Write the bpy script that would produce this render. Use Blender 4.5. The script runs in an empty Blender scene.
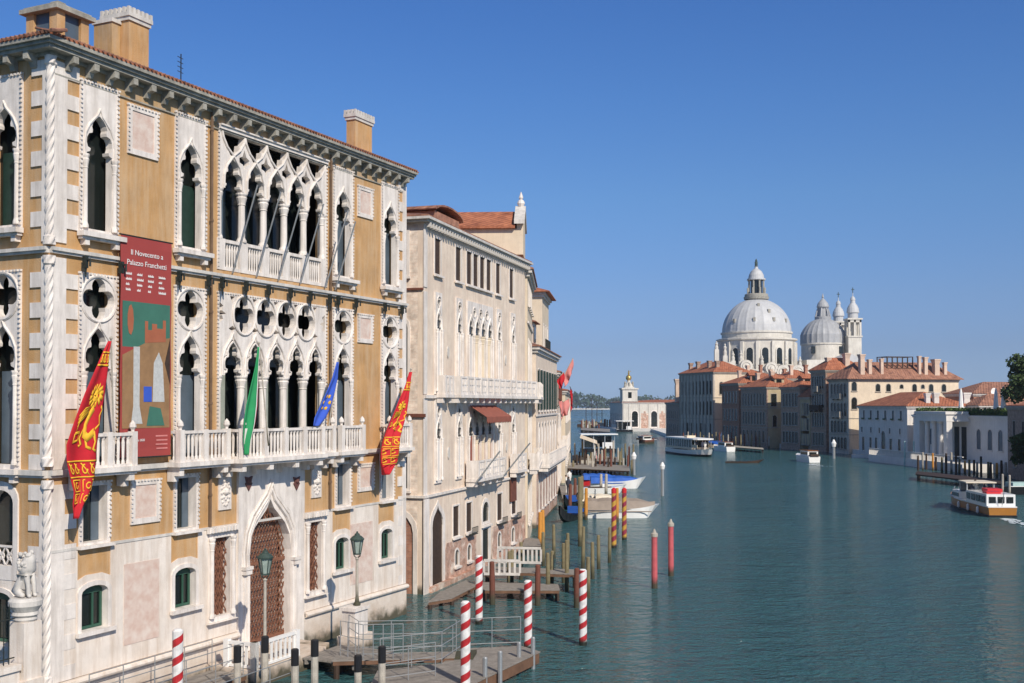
import bpy, bmesh, math, random
from math import sin, cos, pi, radians, sqrt, atan2, tan
from mathutils import Vector, Matrix
from mathutils.geometry import tessellate_polygon
rnd = random.Random(11)
sc = bpy.context.scene
COL = sc.collection

# ------------------------------------------------------------ camera, sky, sun
F, W_, H_ = 1100.0, 1024, 683
CAMZ = 9.0
PITCH = radians(1.0)
HOR = 404.5
CY = HOR - F * tan(PITCH)
cam = bpy.data.cameras.new('camera')
camo = bpy.data.objects.new('camera', cam)
COL.objects.link(camo)
camo.location = (0, 0, CAMZ)
camo.rotation_euler = (radians(90) + PITCH, 0, 0)
cam.sensor_width = 36
cam.lens = F / W_ * 36
cam.shift_y = (CY - H_ / 2) / W_
cam.clip_end = 20000
sc.camera = camo

SUN = Vector((.487 * cos(radians(37)), -.873 * cos(radians(37)), sin(radians(37)))).normalized()
world = bpy.data.worlds.new('World')
sc.world = world
world.use_nodes = True
nt = world.node_tree
nt.nodes.clear()
sky = nt.nodes.new('ShaderNodeTexSky')
sky.sky_type = 'NISHITA'
sky.sun_disc = False
sky.sun_elevation = radians(37)
sky.sun_rotation = atan2(SUN.x, SUN.y)
sky.altitude = 0
sky.air_density = 1.0
sky.dust_density = 0.35
sky.ozone_density = 2.6
bg = nt.nodes.new('ShaderNodeBackground')
bg.inputs['Strength'].default_value = 0.095
wo = nt.nodes.new('ShaderNodeOutputWorld')
# sky tint by elevation above the horizon (deeper, cleaner blue than the default sky low down)
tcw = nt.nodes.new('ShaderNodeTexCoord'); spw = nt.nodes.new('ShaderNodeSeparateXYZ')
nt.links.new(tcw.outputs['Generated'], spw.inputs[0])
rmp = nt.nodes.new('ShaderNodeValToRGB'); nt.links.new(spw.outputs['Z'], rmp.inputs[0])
TINT = [(0.0059, [0.2392, 0.3560, 0.6950]), (0.0495, [0.223, 0.2882, 0.5]), (0.0947, [0.2528, 0.3207, 0.4948]), (0.1833, [0.2639, 0.3811, 0.545]), (0.2679, [0.236, 0.3858, 0.5938]), (0.3432, [0.2125, 0.3746, 0.6161]), (0.5, [0.33, 0.42, 0.52]), (0.75, [0.42, 0.45, 0.47])]  # top stops, out of view, set near neutral to add ambient fill in shade
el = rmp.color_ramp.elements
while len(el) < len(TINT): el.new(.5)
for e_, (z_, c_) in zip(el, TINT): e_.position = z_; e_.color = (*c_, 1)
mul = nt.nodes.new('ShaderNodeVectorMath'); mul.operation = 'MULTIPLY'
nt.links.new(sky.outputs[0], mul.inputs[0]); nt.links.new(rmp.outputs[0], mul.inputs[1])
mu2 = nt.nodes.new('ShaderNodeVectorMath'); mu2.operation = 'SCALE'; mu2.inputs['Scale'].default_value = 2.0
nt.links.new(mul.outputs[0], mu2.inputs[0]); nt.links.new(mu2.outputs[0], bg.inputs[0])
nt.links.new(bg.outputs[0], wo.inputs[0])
sl = bpy.data.lights.new('sun', 'SUN')
sl.energy = 4.6
sl.angle = radians(0.55)
sl.color = (1.0, 0.92, 0.80)
slo = bpy.data.objects.new('sun', sl)
COL.objects.link(slo)
slo.rotation_euler = SUN.to_track_quat('Z', 'Y').to_euler()
slo.location = (60, -60, 80)
sc.view_settings.view_transform = 'Standard'
sc.view_settings.look = 'None'
sc.view_settings.exposure = 0.0
sc.view_settings.gamma = 1.0
sc.view_settings.use_curve_mapping = False

# ------------------------------------------------------------ measuring helpers
def ray(px, py):
    x = (px - W_ / 2) / F
    y = (CY - py) / F
    return Vector((x, cos(PITCH) - y * sin(PITCH), sin(PITCH) + y * cos(PITCH)))

def onz(px, py, z=0.0):
    d = ray(px, py)
    t = (z - CAMZ) / d.z
    return Vector((d.x * t, d.y * t, z))

def ony(px, py, Y):
    d = ray(px, py)
    t = Y / d.y
    return Vector((d.x * t, Y, CAMZ + d.z * t))

class Plane:
    def __init__(s, A, B):
        s.A = Vector((A[0], A[1], 0)); s.u = (Vector((B[0], B[1], 0)) - s.A)
        s.L = s.u.length; s.u.normalize()
        s.n = Vector((s.u.y, -s.u.x, 0)); s.ang = atan2(s.u.y, s.u.x)
    def at(s, px, py, d=0.0):
        """pixel -> (s, z) on the plane parallel to the facade, d metres in front of it"""
        r = ray(px, py)
        P0 = s.A + s.n * d
        t = P0.dot(s.n) / r.dot(s.n)
        P = r * t
        return (P - s.A).dot(s.u), CAMZ + P.z
    def w(s, a, d, z):
        p = s.A + s.u * a + s.n * d
        return Vector((p.x, p.y, z))
    def loc(s, P):
        q = Vector((P[0], P[1], 0)) - s.A
        return q.dot(s.u), q.dot(s.n)

# ------------------------------------------------------------ materials
def mat(name, col, rough=.75, var=.12, scale=1.5, col2=None, streak=0., bump=0., bscale=25, metal=0., spec=.4,
        dirt=None, dirt_z=None, coat=0.):
    m = bpy.data.materials.new(name); m.use_nodes = True
    t = m.node_tree; N = t.nodes; L = t.links
    b = N['Principled BSDF']
    b.inputs['Roughness'].default_value = rough
    b.inputs['Metallic'].default_value = metal
    b.inputs['Specular IOR Level'].default_value = spec
    b.inputs['Coat Weight'].default_value = coat
    tc = N.new('ShaderNodeTexCoord')
    nz = N.new('ShaderNodeTexNoise'); nz.inputs['Scale'].default_value = scale
    nz.inputs['Detail'].default_value = 6; nz.inputs['Roughness'].default_value = .65
    L.new(tc.outputs['Object'], nz.inputs['Vector'])
    mx = N.new('ShaderNodeMix'); mx.data_type = 'RGBA'
    c1 = [max(0, c * (1 - var)) for c in col]
    c2 = list(col2) if col2 else [min(1, c * (1 + var)) for c in col]
    mx.inputs[6].default_value = (*c1, 1); mx.inputs[7].default_value = (*c2, 1)
    rp = N.new('ShaderNodeMapRange'); rp.inputs[1].default_value = .3; rp.inputs[2].default_value = .7
    L.new(nz.outputs['Fac'], rp.inputs[0]); L.new(rp.outputs[0], mx.inputs[0])
    out = mx.outputs[2]
    if streak > 0 or dirt:
        dc = dirt or [c * .45 for c in col]
        mp = N.new('ShaderNodeMapping'); mp.inputs['Scale'].default_value = (2.2, 2.2, .22)
        L.new(tc.outputs['Object'], mp.inputs[0])
        n2 = N.new('ShaderNodeTexNoise'); n2.inputs['Scale'].default_value = 1.6
        n2.inputs['Detail'].default_value = 8; n2.inputs['Roughness'].default_value = .7
        L.new(mp.outputs[0], n2.inputs['Vector'])
        r2 = N.new('ShaderNodeMapRange'); r2.inputs[1].default_value = .43; r2.inputs[2].default_value = .72
        r2.inputs[4].default_value = max(streak, .001)
        L.new(n2.outputs['Fac'], r2.inputs[0])
        fac = r2.outputs[0]
        if dirt_z:      # rising damp: ragged tide line above the water
            sx = N.new('ShaderNodeSeparateXYZ'); L.new(tc.outputs['Object'], sx.inputs[0])
            n3 = N.new('ShaderNodeTexNoise'); n3.inputs['Scale'].default_value = .9; n3.inputs['Detail'].default_value = 8
            n3.inputs['Roughness'].default_value = .75
            L.new(tc.outputs['Object'], n3.inputs['Vector'])
            ma = N.new('ShaderNodeMath'); ma.operation = 'MULTIPLY_ADD'
            L.new(n3.outputs['Fac'], ma.inputs[0]); ma.inputs[1].default_value = -2.2 * (dirt_z[1] - dirt_z[0])
            L.new(sx.outputs['Z'], ma.inputs[2])
            r3 = N.new('ShaderNodeMapRange')
            r3.inputs[1].default_value = dirt_z[0] - 1.1 * (dirt_z[1] - dirt_z[0]); r3.inputs[2].default_value = dirt_z[1] - 1.1 * (dirt_z[1] - dirt_z[0])
            r3.inputs[3].default_value = dirt_z[2]; r3.inputs[4].default_value = 0
            L.new(ma.outputs[0], r3.inputs[0])
            mm = N.new('ShaderNodeMath'); mm.operation = 'MAXIMUM'
            L.new(fac, mm.inputs[0]); L.new(r3.outputs[0], mm.inputs[1]); fac = mm.outputs[0]
        m2 = N.new('ShaderNodeMix'); m2.data_type = 'RGBA'
        L.new(fac, m2.inputs[0]); L.new(out, m2.inputs[6]); m2.inputs[7].default_value = (*dc, 1)
        out = m2.outputs[2]
        if dirt_z:      # dark weed at the waterline, with a ragged edge
            n6 = N.new('ShaderNodeTexNoise'); n6.inputs['Scale'].default_value = 2.5; n6.inputs['Detail'].default_value = 6
            L.new(tc.outputs['Object'], n6.inputs['Vector'])
            m6 = N.new('ShaderNodeMath'); m6.operation = 'MULTIPLY_ADD'; m6.inputs[1].default_value = -.9
            L.new(n6.outputs['Fac'], m6.inputs[0]); L.new(sx.outputs['Z'], m6.inputs[2])
            r6 = N.new('ShaderNodeMapRange'); r6.inputs[1].default_value = -.28; r6.inputs[2].default_value = .08
            r6.inputs[3].default_value = .92; r6.inputs[4].default_value = 0; L.new(m6.outputs[0], r6.inputs[0])
            m7 = N.new('ShaderNodeMix'); m7.data_type = 'RGBA'; L.new(r6.outputs[0], m7.inputs[0]); L.new(out, m7.inputs[6])
            m7.inputs[7].default_value = (.055, .052, .03, 1); out = m7.outputs[2]
    L.new(out, b.inputs['Base Color'])
    if bump > 0:
        n4 = N.new('ShaderNodeTexNoise'); n4.inputs['Scale'].default_value = bscale; n4.inputs['Detail'].default_value = 4
        L.new(tc.outputs['Object'], n4.inputs['Vector'])
        bp = N.new('ShaderNodeBump'); bp.inputs['Strength'].default_value = bump; bp.inputs['Distance'].default_value = .03
        L.new(n4.outputs['Fac'], bp.inputs['Height']); L.new(bp.outputs[0], b.inputs['Normal'])
    m['out'] = 1
    return m

def brick_mat(name, c1, c2, mortar, bw=.25, bh=.07, patch=None, patch_lo=.5, dirt_z=None):
    m = bpy.data.materials.new(name); m.use_nodes = True
    t = m.node_tree; N = t.nodes; L = t.links; b = N['Principled BSDF']; b.inputs['Roughness'].default_value = .85
    tc = N.new('ShaderNodeTexCoord'); sx = N.new('ShaderNodeSeparateXYZ'); L.new(tc.outputs['Object'], sx.inputs[0])
    ad = N.new('ShaderNodeMath'); ad.operation = 'ADD'; L.new(sx.outputs['X'], ad.inputs[0]); L.new(sx.outputs['Y'], ad.inputs[1])
    cx = N.new('ShaderNodeCombineXYZ'); L.new(ad.outputs[0], cx.inputs[0]); L.new(sx.outputs['Z'], cx.inputs[1])
    br = N.new('ShaderNodeTexBrick'); br.inputs['Scale'].default_value = 1
    br.inputs['Brick Width'].default_value = bw; br.inputs['Row Height'].default_value = bh
    br.inputs['Mortar Size'].default_value = .008; br.inputs['Color1'].default_value = (*c1, 1)
    br.inputs['Color2'].default_value = (*c2, 1); br.inputs['Mortar'].default_value = (*mortar, 1)
    L.new(cx.outputs[0], br.inputs['Vector'])
    nz = N.new('ShaderNodeTexNoise'); nz.inputs['Scale'].default_value = .8; nz.inputs['Detail'].default_value = 8; nz.inputs['Roughness'].default_value = .7
    L.new(tc.outputs['Object'], nz.inputs['Vector'])
    rp = N.new('ShaderNodeMapRange'); rp.inputs[1].default_value = patch_lo; rp.inputs[2].default_value = patch_lo + .1
    L.new(nz.outputs['Fac'], rp.inputs[0])
    mx = N.new('ShaderNodeMix'); mx.data_type = 'RGBA'
    L.new(br.outputs['Color'], mx.inputs[6]); mx.inputs[7].default_value = (*(patch or mortar), 1)
    L.new(rp.outputs[0], mx.inputs[0])
    if not patch:
        mx.inputs[0].default_value = 0; t.links.remove(mx.inputs[0].links[0])
    n5 = N.new('ShaderNodeTexNoise'); n5.inputs['Scale'].default_value = 2.3; n5.inputs['Detail'].default_value = 8
    L.new(tc.outputs['Object'], n5.inputs['Vector'])
    hv = N.new('ShaderNodeHueSaturation'); L.new(mx.outputs[2], hv.inputs['Color'])
    r5 = N.new('ShaderNodeMapRange'); r5.inputs[1].default_value = .3; r5.inputs[2].default_value = .7; r5.inputs[3].default_value = .65; r5.inputs[4].default_value = 1.25
    L.new(n5.outputs['Fac'], r5.inputs[0]); L.new(r5.outputs[0], hv.inputs['Value'])
    L.new(hv.outputs[0], b.inputs['Base Color'])
    return m

def tile_mat(name, col, col2):
    m = bpy.data.materials.new(name); m.use_nodes = True
    t = m.node_tree; N = t.nodes; L = t.links; b = N['Principled BSDF']; b.inputs['Roughness'].default_value = .85
    tc = N.new('ShaderNodeTexCoord')
    v = N.new('ShaderNodeTexVoronoi'); v.inputs['Scale'].default_value = 3.2
    L.new(tc.outputs['Object'], v.inputs['Vector'])
    nz = N.new('ShaderNodeTexNoise'); nz.inputs['Scale'].default_value = .9; nz.inputs['Detail'].default_value = 9; nz.inputs['Roughness'].default_value = .75
    L.new(tc.outputs['Object'], nz.inputs['Vector'])
    mx = N.new('ShaderNodeMix'); mx.data_type = 'RGBA'
    mx.inputs[6].default_value = (*col, 1); mx.inputs[7].default_value = (*col2, 1)
    sp = N.new('ShaderNodeSeparateColor'); L.new(v.outputs['Color'], sp.inputs[0])
    ad = N.new('ShaderNodeMath'); ad.operation = 'MULTIPLY_ADD'; ad.inputs[1].default_value = .45
    L.new(sp.outputs[0], ad.inputs[0])
    r5 = N.new('ShaderNodeMapRange'); r5.inputs[1].default_value = .35; r5.inputs[2].default_value = .65; r5.inputs[4].default_value = .75
    L.new(nz.outputs['Fac'], r5.inputs[0]); L.new(r5.outputs[0], ad.inputs[2])
    L.new(ad.outputs[0], mx.inputs[0]); L.new(mx.outputs[2], b.inputs['Base Color'])
    wv = N.new('ShaderNodeTexWave'); wv.inputs['Scale'].default_value = 1.3; wv.bands_direction = 'DIAGONAL'
    wv.inputs['Distortion'].default_value = .6
    L.new(tc.outputs['Object'], wv.inputs['Vector'])
    bp = N.new('ShaderNodeBump'); bp.inputs['Strength'].default_value = .7; bp.inputs['Distance'].default_value = .08
    L.new(wv.outputs['Fac'], bp.inputs['Height']); L.new(bp.outputs[0], b.inputs['Normal'])
    return m

def glassy(name, col, rough=.12):
    m = mat(name, col, rough=rough, var=.3, scale=.7, spec=.5)
    return m

MT = dict(
    ochre=mat('ochre stucco', (.50, .285, .118), .85, .22, .8, streak=.8, dirt=(.58, .43, .28), bump=.4),
    ochre_band=mat('weathered ochre', (.44, .28, .13), .85, .2, 1.5, streak=.6, dirt=(.5, .42, .34), bump=.25),
    istria=mat('istrian stone', (.78, .715, .655), .7, .12, 2.0, streak=.72, dirt=(.40, .34, .29), bump=.2),
    istria_grey=mat('grimy istrian stone', (.62, .58, .53), .75, .15, 2.5, streak=.5, dirt=(.28, .27, .25), bump=.2),
    stone_grey=mat('weathered stone', (.36, .34, .29), .8, .3, 3, streak=.6, dirt=(.12, .115, .10), bump=.4),
    basewall=mat('stained white stone', (.77, .69, .61), .75, .12, 1.2, streak=.75, dirt=(.50, .38, .28), dirt_z=(.0, 1.5, .9), bump=.3),
    pinkmarble=mat('pink veined marble', (.66, .44, .35), .6, .12, 2.6, col2=(.74, .64, .56), bump=.1),
    glass=glassy('dark window glass', (.012, .016, .015)),
    curtain=mat('blue grey glass', (.085, .115, .145), .35, .25, 1.0, spec=.5),
    curtain_white=mat('pale blind', (.68, .64, .60), .7, .08, 1),
    green_shutter=mat('dark green shutter', (.012, .035, .025), .6, .2, 6),
    green_frame=mat('green painted frame', (.03, .09, .06), .5, .1, 6),
    tile=tile_mat('terracotta tiles', (.19, .055, .028), (.47, .17, .085)),
    tile_old=tile_mat('weathered terracotta tiles', (.13, .055, .038), (.40, .19, .12)),
    iron=mat('dark iron', (.02, .025, .022), .6, .3, 8),
    steel=mat('galvanised steel', (.42, .43, .43), .45, .1, 8, metal=.6),
    verdigris=mat('green bronze lamp', (.04, .065, .055), .6, .3, 9),
    lampglass=mat('pale lamp glass', (.30, .36, .32), .15, .2, 4),
    rust_grille=mat('rusty iron grille', (.20, .085, .05), .75, .35, 9),
    wood_dark=mat('dark wood', (.05, .03, .02), .7, .3, 6),
    wood_grey=mat('grey deck planks', (.27, .24, .21), .8, .25, 5, streak=.4, bump=.4),
    wood_olive=mat('algae stained oak post', (.20, .165, .09), .85, .3, 2.5, dirt=(.045, .05, .025), dirt_z=(.2, .9, .9), bump=.5),
    wood_red=mat('reddish brown post', (.16, .055, .035), .8, .25, 2.5, dirt=(.04, .045, .03), dirt_z=(.2, .7, .9), bump=.4),
    wood_orange=mat('orange painted post', (.55, .24, .04), .7, .15, 2.5, dirt=(.05, .05, .03), dirt_z=(.2, .6, .9)),
    wood_pale=mat('pale weathered post', (.42, .38, .32), .85, .2, 4, dirt=(.10, .10, .07), dirt_z=(.2, .8, .9), bump=.4),
    black=mat('black cap', (.012, .012, .014), .5, .1, 5),
    white=mat('white paint', (.80, .78, .75), .45, .06, 3),
    white_boat=mat('white gelcoat', (.80, .79, .76), .25, .04, 3, coat=.3),
    red=mat('red paint', (.55, .02, .025), .5, .12, 3),
    pinkred=mat('faded red paint', (.50, .10, .11), .7, .2, 3, dirt=(.10, .04, .035), dirt_z=(.2, .6, .9)),
    bannerred=mat('banner red', (.34, .055, .048), .7, .05, 1),
    bannergreen=mat('banner green', (.05, .16, .115), .7, .1, 2),
    bannerbrown=mat('banner brown', (.30, .17, .08), .7, .2, 2),
    bannerorange=mat('banner terracotta', (.38, .12, .06), .7, .1, 2),
    flagred=mat('flag red', (.50, .012, .022), .8, .15, 2.5),
    flagyellow=mat('flag gold', (.78, .44, .03), .8, .12, 4),
    flaggreen=mat('flag green', (.02, .26, .09), .8, .12, 3),
    flagblue=mat('flag blue', (.04, .10, .50), .8, .12, 3),
    flagpink=mat('faded pink flag', (.62, .22, .20), .8, .2, 1),
    awning=mat('red brown awning', (.28, .09, .06), .9, .15, 3),
    cream=mat('cream stucco', (.70, .58, .43), .85, .10, .8, streak=.3, dirt=(.40, .32, .25), bump=.2),
    barbaro=mat('beige weathered stucco', (.76, .635, .51), .85, .16, .9, streak=.6, dirt=(.52, .36, .28), dirt_z=(.0, 3.2, .5), bump=.3),
    gold=mat('gilded ball', (.55, .38, .12), .35, .2, 4, metal=.7),
    lead=mat('lead dome sheet', (.50, .50, .50), .55, .12, .5, streak=.35, dirt=(.33, .34, .36)),
    lead_dark=mat('dark lead dome sheet', (.36, .365, .375), .55, .15, .5, streak=.5, dirt=(.24, .25, .265)),
    salute=mat('white church stone', (.62, .585, .52), .75, .15, .3, streak=.55, dirt=(.32, .295, .26)),
    leaf=mat('tree foliage', (.045, .085, .025), .7, .45, .6, col2=(.085, .13, .035)),
    leaf_far=mat('far wood foliage', (.055, .09, .06), .8, .4, .05),
    bark=mat('tree bark', (.09, .065, .045), .9, .3, 4),
    blue_tarp=mat('blue boat cover', (.02, .10, .42), .6, .12, 2, bump=.3, bscale=4),
    beige_tarp=mat('grey brown boat cover', (.27, .22, .18), .8, .1, 2, bump=.4, bscale=4),
    cream_tarp=mat('cream boat cover', (.66, .58, .46), .8, .08, 2, bump=.4, bscale=4),
    varnish=mat('varnished wood hull', (.30, .11, .03), .25, .2, 5, coat=.5),
    yellow_hull=mat('yellow hull paint', (.70, .36, .03), .35, .06, 2, coat=.2),
    black_hull=mat('black hull paint', (.012, .013, .015), .3, .2, 2),
    skin=mat('skin', (.50, .30, .21), .6, .05, 5),
    cloth_dark=mat('dark clothes', (.04, .045, .07), .9, .2, 8),
    cloth_white=mat('white clothes', (.7, .68, .65), .9, .1, 8),
    teal=mat('pale teal paint', (.40, .55, .52), .6, .15, 3),
)
MT['brick'] = brick_mat('pale old brick', (.70, .54, .43), (.78, .66, .55), (.74, .66, .57))
MT['brick_patch'] = brick_mat('brick with plaster patches', (.42, .21, .14), (.50, .29, .21), (.50, .42, .35), patch=(.70, .58, .48), patch_lo=.52)
MT['brick_red'] = brick_mat('red brown brick', (.32, .13, .08), (.40, .18, .11), (.34, .24, .18))
MT['brick_dark'] = brick_mat('dark brown brick', (.32, .205, .15), (.42, .28, .21), (.36, .29, .23))

# ------------------------------------------------------------ mesh builder
IDT = lambda p: p
LEFT = lambda p: (p[1], -p[0], p[2])               # left side face of a building: a runs from -depth to 0

class MB:
    def __init__(s, T=None):
        s.v = []; s.f = []; s.T = T or IDT
    def add(s, vs, fs):
        o = len(s.v)
        s.v += [s.T(tuple(p)) for p in vs]
        s.f += [tuple(i + o for i in f) for f in fs]
        return s
    def box(s, x0, x1, y0, y1, z0, z1):
        return s.add([(x0, y0, z0), (x1, y0, z0), (x1, y1, z0), (x0, y1, z0), (x0, y0, z1), (x1, y0, z1), (x1, y1, z1), (x0, y1, z1)],
                     [(0, 3, 2, 1), (4, 5, 6, 7), (0, 1, 5, 4), (1, 2, 6, 5), (2, 3, 7, 6), (3, 0, 4, 7)])
    def obox(s, c, ux, lx, ly, z0, z1):
        """box centred on c (x, y), long axis ux (unit 2-vector)"""
        x, y = c; a, b = ux
        P = [(x + a * i * lx / 2 - b * j * ly / 2, y + b * i * lx / 2 + a * j * ly / 2) for i, j in ((-1, -1), (1, -1), (1, 1), (-1, 1))]
        return s.prism_xy(P, z0, z1)
    def prism_xy(s, P, z0, z1):
        n = len(P)
        tr = tessellate_polygon([[Vector((p[0], p[1], 0)) for p in P]])
        vs = [(p[0], p[1], z0) for p in P] + [(p[0], p[1], z1) for p in P]
        fs = [(i, (i + 1) % n, (i + 1) % n + n, i + n) for i in range(n)]
        fs += [tuple(t) for t in tr] + [tuple(i + n for i in t) for t in tr]
        return s.add(vs, fs)
    def panel(s, outline, holes, y0, y1):
        """plate in the x-z plane with holes, from y0 to y1"""
        loops = [outline] + list(holes)
        P = []; fs = []; k = 0
        for lp in loops:
            n = len(lp)
            P += lp
            k += n
        n = len(P)
        tr = tessellate_polygon([[Vector((p[0], p[1], 0)) for p in lp] for lp in loops])
        vs = [(p[0], y0, p[1]) for p in P] + [(p[0], y1, p[1]) for p in P]
        fs = [tuple(t) for t in tr] + [tuple(i + n for i in t) for t in tr]
        k = 0
        for lp in loops:
            m = len(lp)
            fs += [(k + i, k + (i + 1) % m, k + (i + 1) % m + n, k + i + n) for i in range(m)]
            k += m
        return s.add(vs, fs)
    def lathe(s, cx, cy, prof, n=12, a0=0., sx=1., sy=1.):
        vs = []; fs = []
        for r, z in prof:
            for i in range(n):
                a = a0 + 2 * pi * i / n
                vs.append((cx + r * cos(a) * sx, cy + r * sin(a) * sy, z))
        for j in range(len(prof) - 1):
            for i in range(n):
                k = (i + 1) % n
                fs.append((j * n + i, j * n + k, (j + 1) * n + k, (j + 1) * n + i))
        if prof[0][0] > 1e-4: fs.append(tuple(reversed(range(n))))
        if prof[-1][0] > 1e-4: fs.append(tuple((len(prof) - 1) * n + i for i in range(n)))
        return s.add(vs, fs)
    def tube(s, pts, r, n=6, closed=False):
        pts = [Vector(p) for p in pts]
        m = len(pts); rings = []; vs = []; fs = []
        prev = None
        for i, p in enumerate(pts):
            if closed: d = pts[(i + 1) % m] - pts[i - 1]
            else: d = pts[min(i + 1, m - 1)] - pts[max(i - 1, 0)]
            if d.length < 1e-9: d = Vector((0, 0, 1))
            d.normalize()
            if prev is None:
                up = Vector((0, 0, 1)) if abs(d.z) < .9 else Vector((0, 1, 0))
                a = d.cross(up).normalized()
            else:
                a = (prev - d * prev.dot(d))
                a = a.normalized() if a.length > 1e-6 else d.orthogonal().normalized()
            prev = a
            b = d.cross(a)
            rr = r[i] if isinstance(r, (list, tuple)) else r
            vs += [tuple(p + (a * cos(2 * pi * k / n + pi / 4) + b * sin(2 * pi * k / n + pi / 4)) * rr) for k in range(n)]
        for i in range(m if closed else m - 1):
            j = (i + 1) % m
            for k in range(n):
                q = (k + 1) % n
                fs.append((i * n + k, i * n + q, j * n + q, j * n + k))
        if not closed:
            fs.append(tuple(reversed(range(n)))); fs.append(tuple((m - 1) * n + k for k in range(n)))
        return s.add(vs, fs)
    def ball(s, c, r, n=10, m=6, sc3=(1, 1, 1)):
        prof = [(max(r * sin(pi * j / m), 1e-5), -r * cos(pi * j / m)) for j in range(m + 1)]
        vs = []; fs = []
        for pr, z in prof:
            for i in range(n):
                a = 2 * pi * i / n
                vs.append((c[0] + pr * cos(a) * sc3[0], c[1] + pr * sin(a) * sc3[1], c[2] + z * sc3[2]))
        for j in range(m):
            for i in range(n):
                k = (i + 1) % n
                fs.append((j * n + i, j * n + k, (j + 1) * n + k, (j + 1) * n + i))
        return s.add(vs, fs)
    def build(s, name, m, parent=None, smooth=False, label=None):
        me = bpy.data.meshes.new(name)
        me.from_pydata([tuple(p) for p in s.v], [], s.f)
        bm = bmesh.new(); bm.from_mesh(me)
        bmesh.ops.recalc_face_normals(bm, faces=bm.faces)
        bm.to_mesh(me); bm.free()
        me.materials.append(MT[m] if isinstance(m, str) else m)
        if smooth:
            for p in me.polygons: p.use_smooth = True
        o = bpy.data.objects.new(name, me)
        COL.objects.link(o)
        if parent: o.parent = parent
        if label: o['label'] = label
        return o

def thing(name, label, cat, loc=(0, 0, 0), rz=0., group=None):
    o = bpy.data.objects.new(name, None); COL.objects.link(o)
    o.empty_display_size = .2
    o.location = loc; o.rotation_euler = (0, 0, rz); o['label'] = label; o['category'] = cat
    if group: o['group'] = group
    return o
def tag(o, label, cat, group=None):
    o['label'] = label; o['category'] = cat
    if group: o['group'] = group
    return o
def struct(name, mb, m, kind='structure'):
    o = mb.build(name, m); o['kind'] = kind
    return o
def kids(o):
    return [c for c in COL.objects if c.parent == o]
def copy_tree(o, parent=None):
    c = o.copy(); COL.objects.link(c)
    if parent: c.parent = parent
    for ch in o.children: copy_tree(ch, c)
    return c
ORD = ['first', 'second', 'third', 'fourth', 'fifth', 'sixth', 'seventh', 'eighth', 'ninth', 'tenth', 'eleventh', 'twelfth',
       'thirteenth', 'fourteenth', 'fifteenth', 'sixteenth', 'seventeenth', 'eighteenth', 'nineteenth', 'twentieth',
       'twenty-first', 'twenty-second', 'twenty-third', 'twenty-fourth', 'twenty-fifth', 'twenty-sixth', 'twenty-seventh', 'twenty-eighth', 'twenty-ninth', 'thirtieth']

# ------------------------------------------------------------ 2D outlines (x, z)
def rect(x0, x1, z0, z1): return [(x0, z0), (x1, z0), (x1, z1), (x0, z1)]
LAN = [(1, 0), (1, .06), (.74, .10), (.70, .17), (.92, .20), (1.0, .30), (.98, .42), (.84, .52), (.56, .56), (.54, .63), (.60, .70), (.52, .80), (.30, .91), (0, 1.0)]
def lancet_head(a, w, zs, za):
    h = za - zs
    R_ = [(a + x * w / 2, zs + y * h) for x, y in LAN]
    L_ = [(a - x * w / 2, zs + y * h) for x, y in reversed(LAN[:-1])]
    return R_ + L_             # right springing over the top to left springing
def lancet(a, w, z0, zs, za):
    return [(a - w / 2, z0), (a + w / 2, z0)] + lancet_head(a, w, zs, za)
OGEE = [(1, 0), (1.03, .22), (.95, .45), (.72, .63), (.42, .76), (.18, .86), (0, 1.0)]
def ogee_pts(a, hw, zs, za):
    h = za - zs
    return [(a + x * hw, zs + y * h) for x, y in OGEE] + [(a - x * hw, zs + y * h) for x, y in reversed(OGEE[:-1])]
def quatre(a, z, R, n=40, sx=1.):
    out = []
    A, B = R * .565, R * .43
    for i in range(n):
        th = 2 * pi * i / n
        ph = (th + pi / 4) % (pi / 2) - pi / 4
        r = A * cos(ph) + sqrt(max(B * B - (A * sin(ph)) ** 2, 0)) 
        out.append((a + r * cos(th) * sx, z + r * sin(th)))
    return out
def archpoly(a, w, z0, z1, seg=10, rise=None):
    rise = w / 2 if rise is None else rise
    zs = z1 - rise
    return [(a - w / 2, z0), (a + w / 2, z0)] + [(a + w / 2 * cos(pi * i / seg), zs + rise * sin(pi * i / seg)) for i in range(seg + 1)]
def gotharch(a, w, z0, z1, rise=.85):
    zs = z1 - w * rise
    return [(a - w / 2, z0), (a + w / 2, z0)] + ogee_pts(a, w / 2, zs, z1)
def circ(a, z, r, n=20, sx=1.): return [(a + r * cos(2 * pi * i / n) * sx, z + r * sin(2 * pi * i / n)) for i in range(n)]
# ------------------------------------------------------------ the ochre gothic palace in front
A_ = onz(46, 690, 1.2); B_ = onz(404.5, 586, 1.2)
FP = Plane(A_, B_)
LF = FP.L
SX = lambda px: FP.at(px, HOR)[0]
pal = thing('gothic_palace', 'ochre gothic palace with white tracery windows and rope corner column at the near left', 'palace', (FP.A.x, FP.A.y, 0), FP.ang)
DEP = 20.0
ZC = 18.62      # underside of the cornice
ZT = 19.15

def dogtooth(mb, x0, x1, z0, z1, y0=-.10, y1=-.03, t=.055, p=.13):
    n = max(2, int((x1 - x0) / p)); 
    for i in range(n + 1):
        c = x0 + (x1 - x0) * i / n
        mb.box(c - p * .27, c + p * .27, y0, y1, z1 - t, z1 + .002)
    n = max(2, int((z1 - z0) / p))
    for i in range(1, n):
        c = z0 + (z1 - z0) * i / n
        mb.box(x0 - .002, x0 + t, y0, y1, c - p * .27, c + p * .27)
        mb.box(x1 - t, x1 + .002, y0, y1, c - p * .27, c + p * .27)

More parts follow.
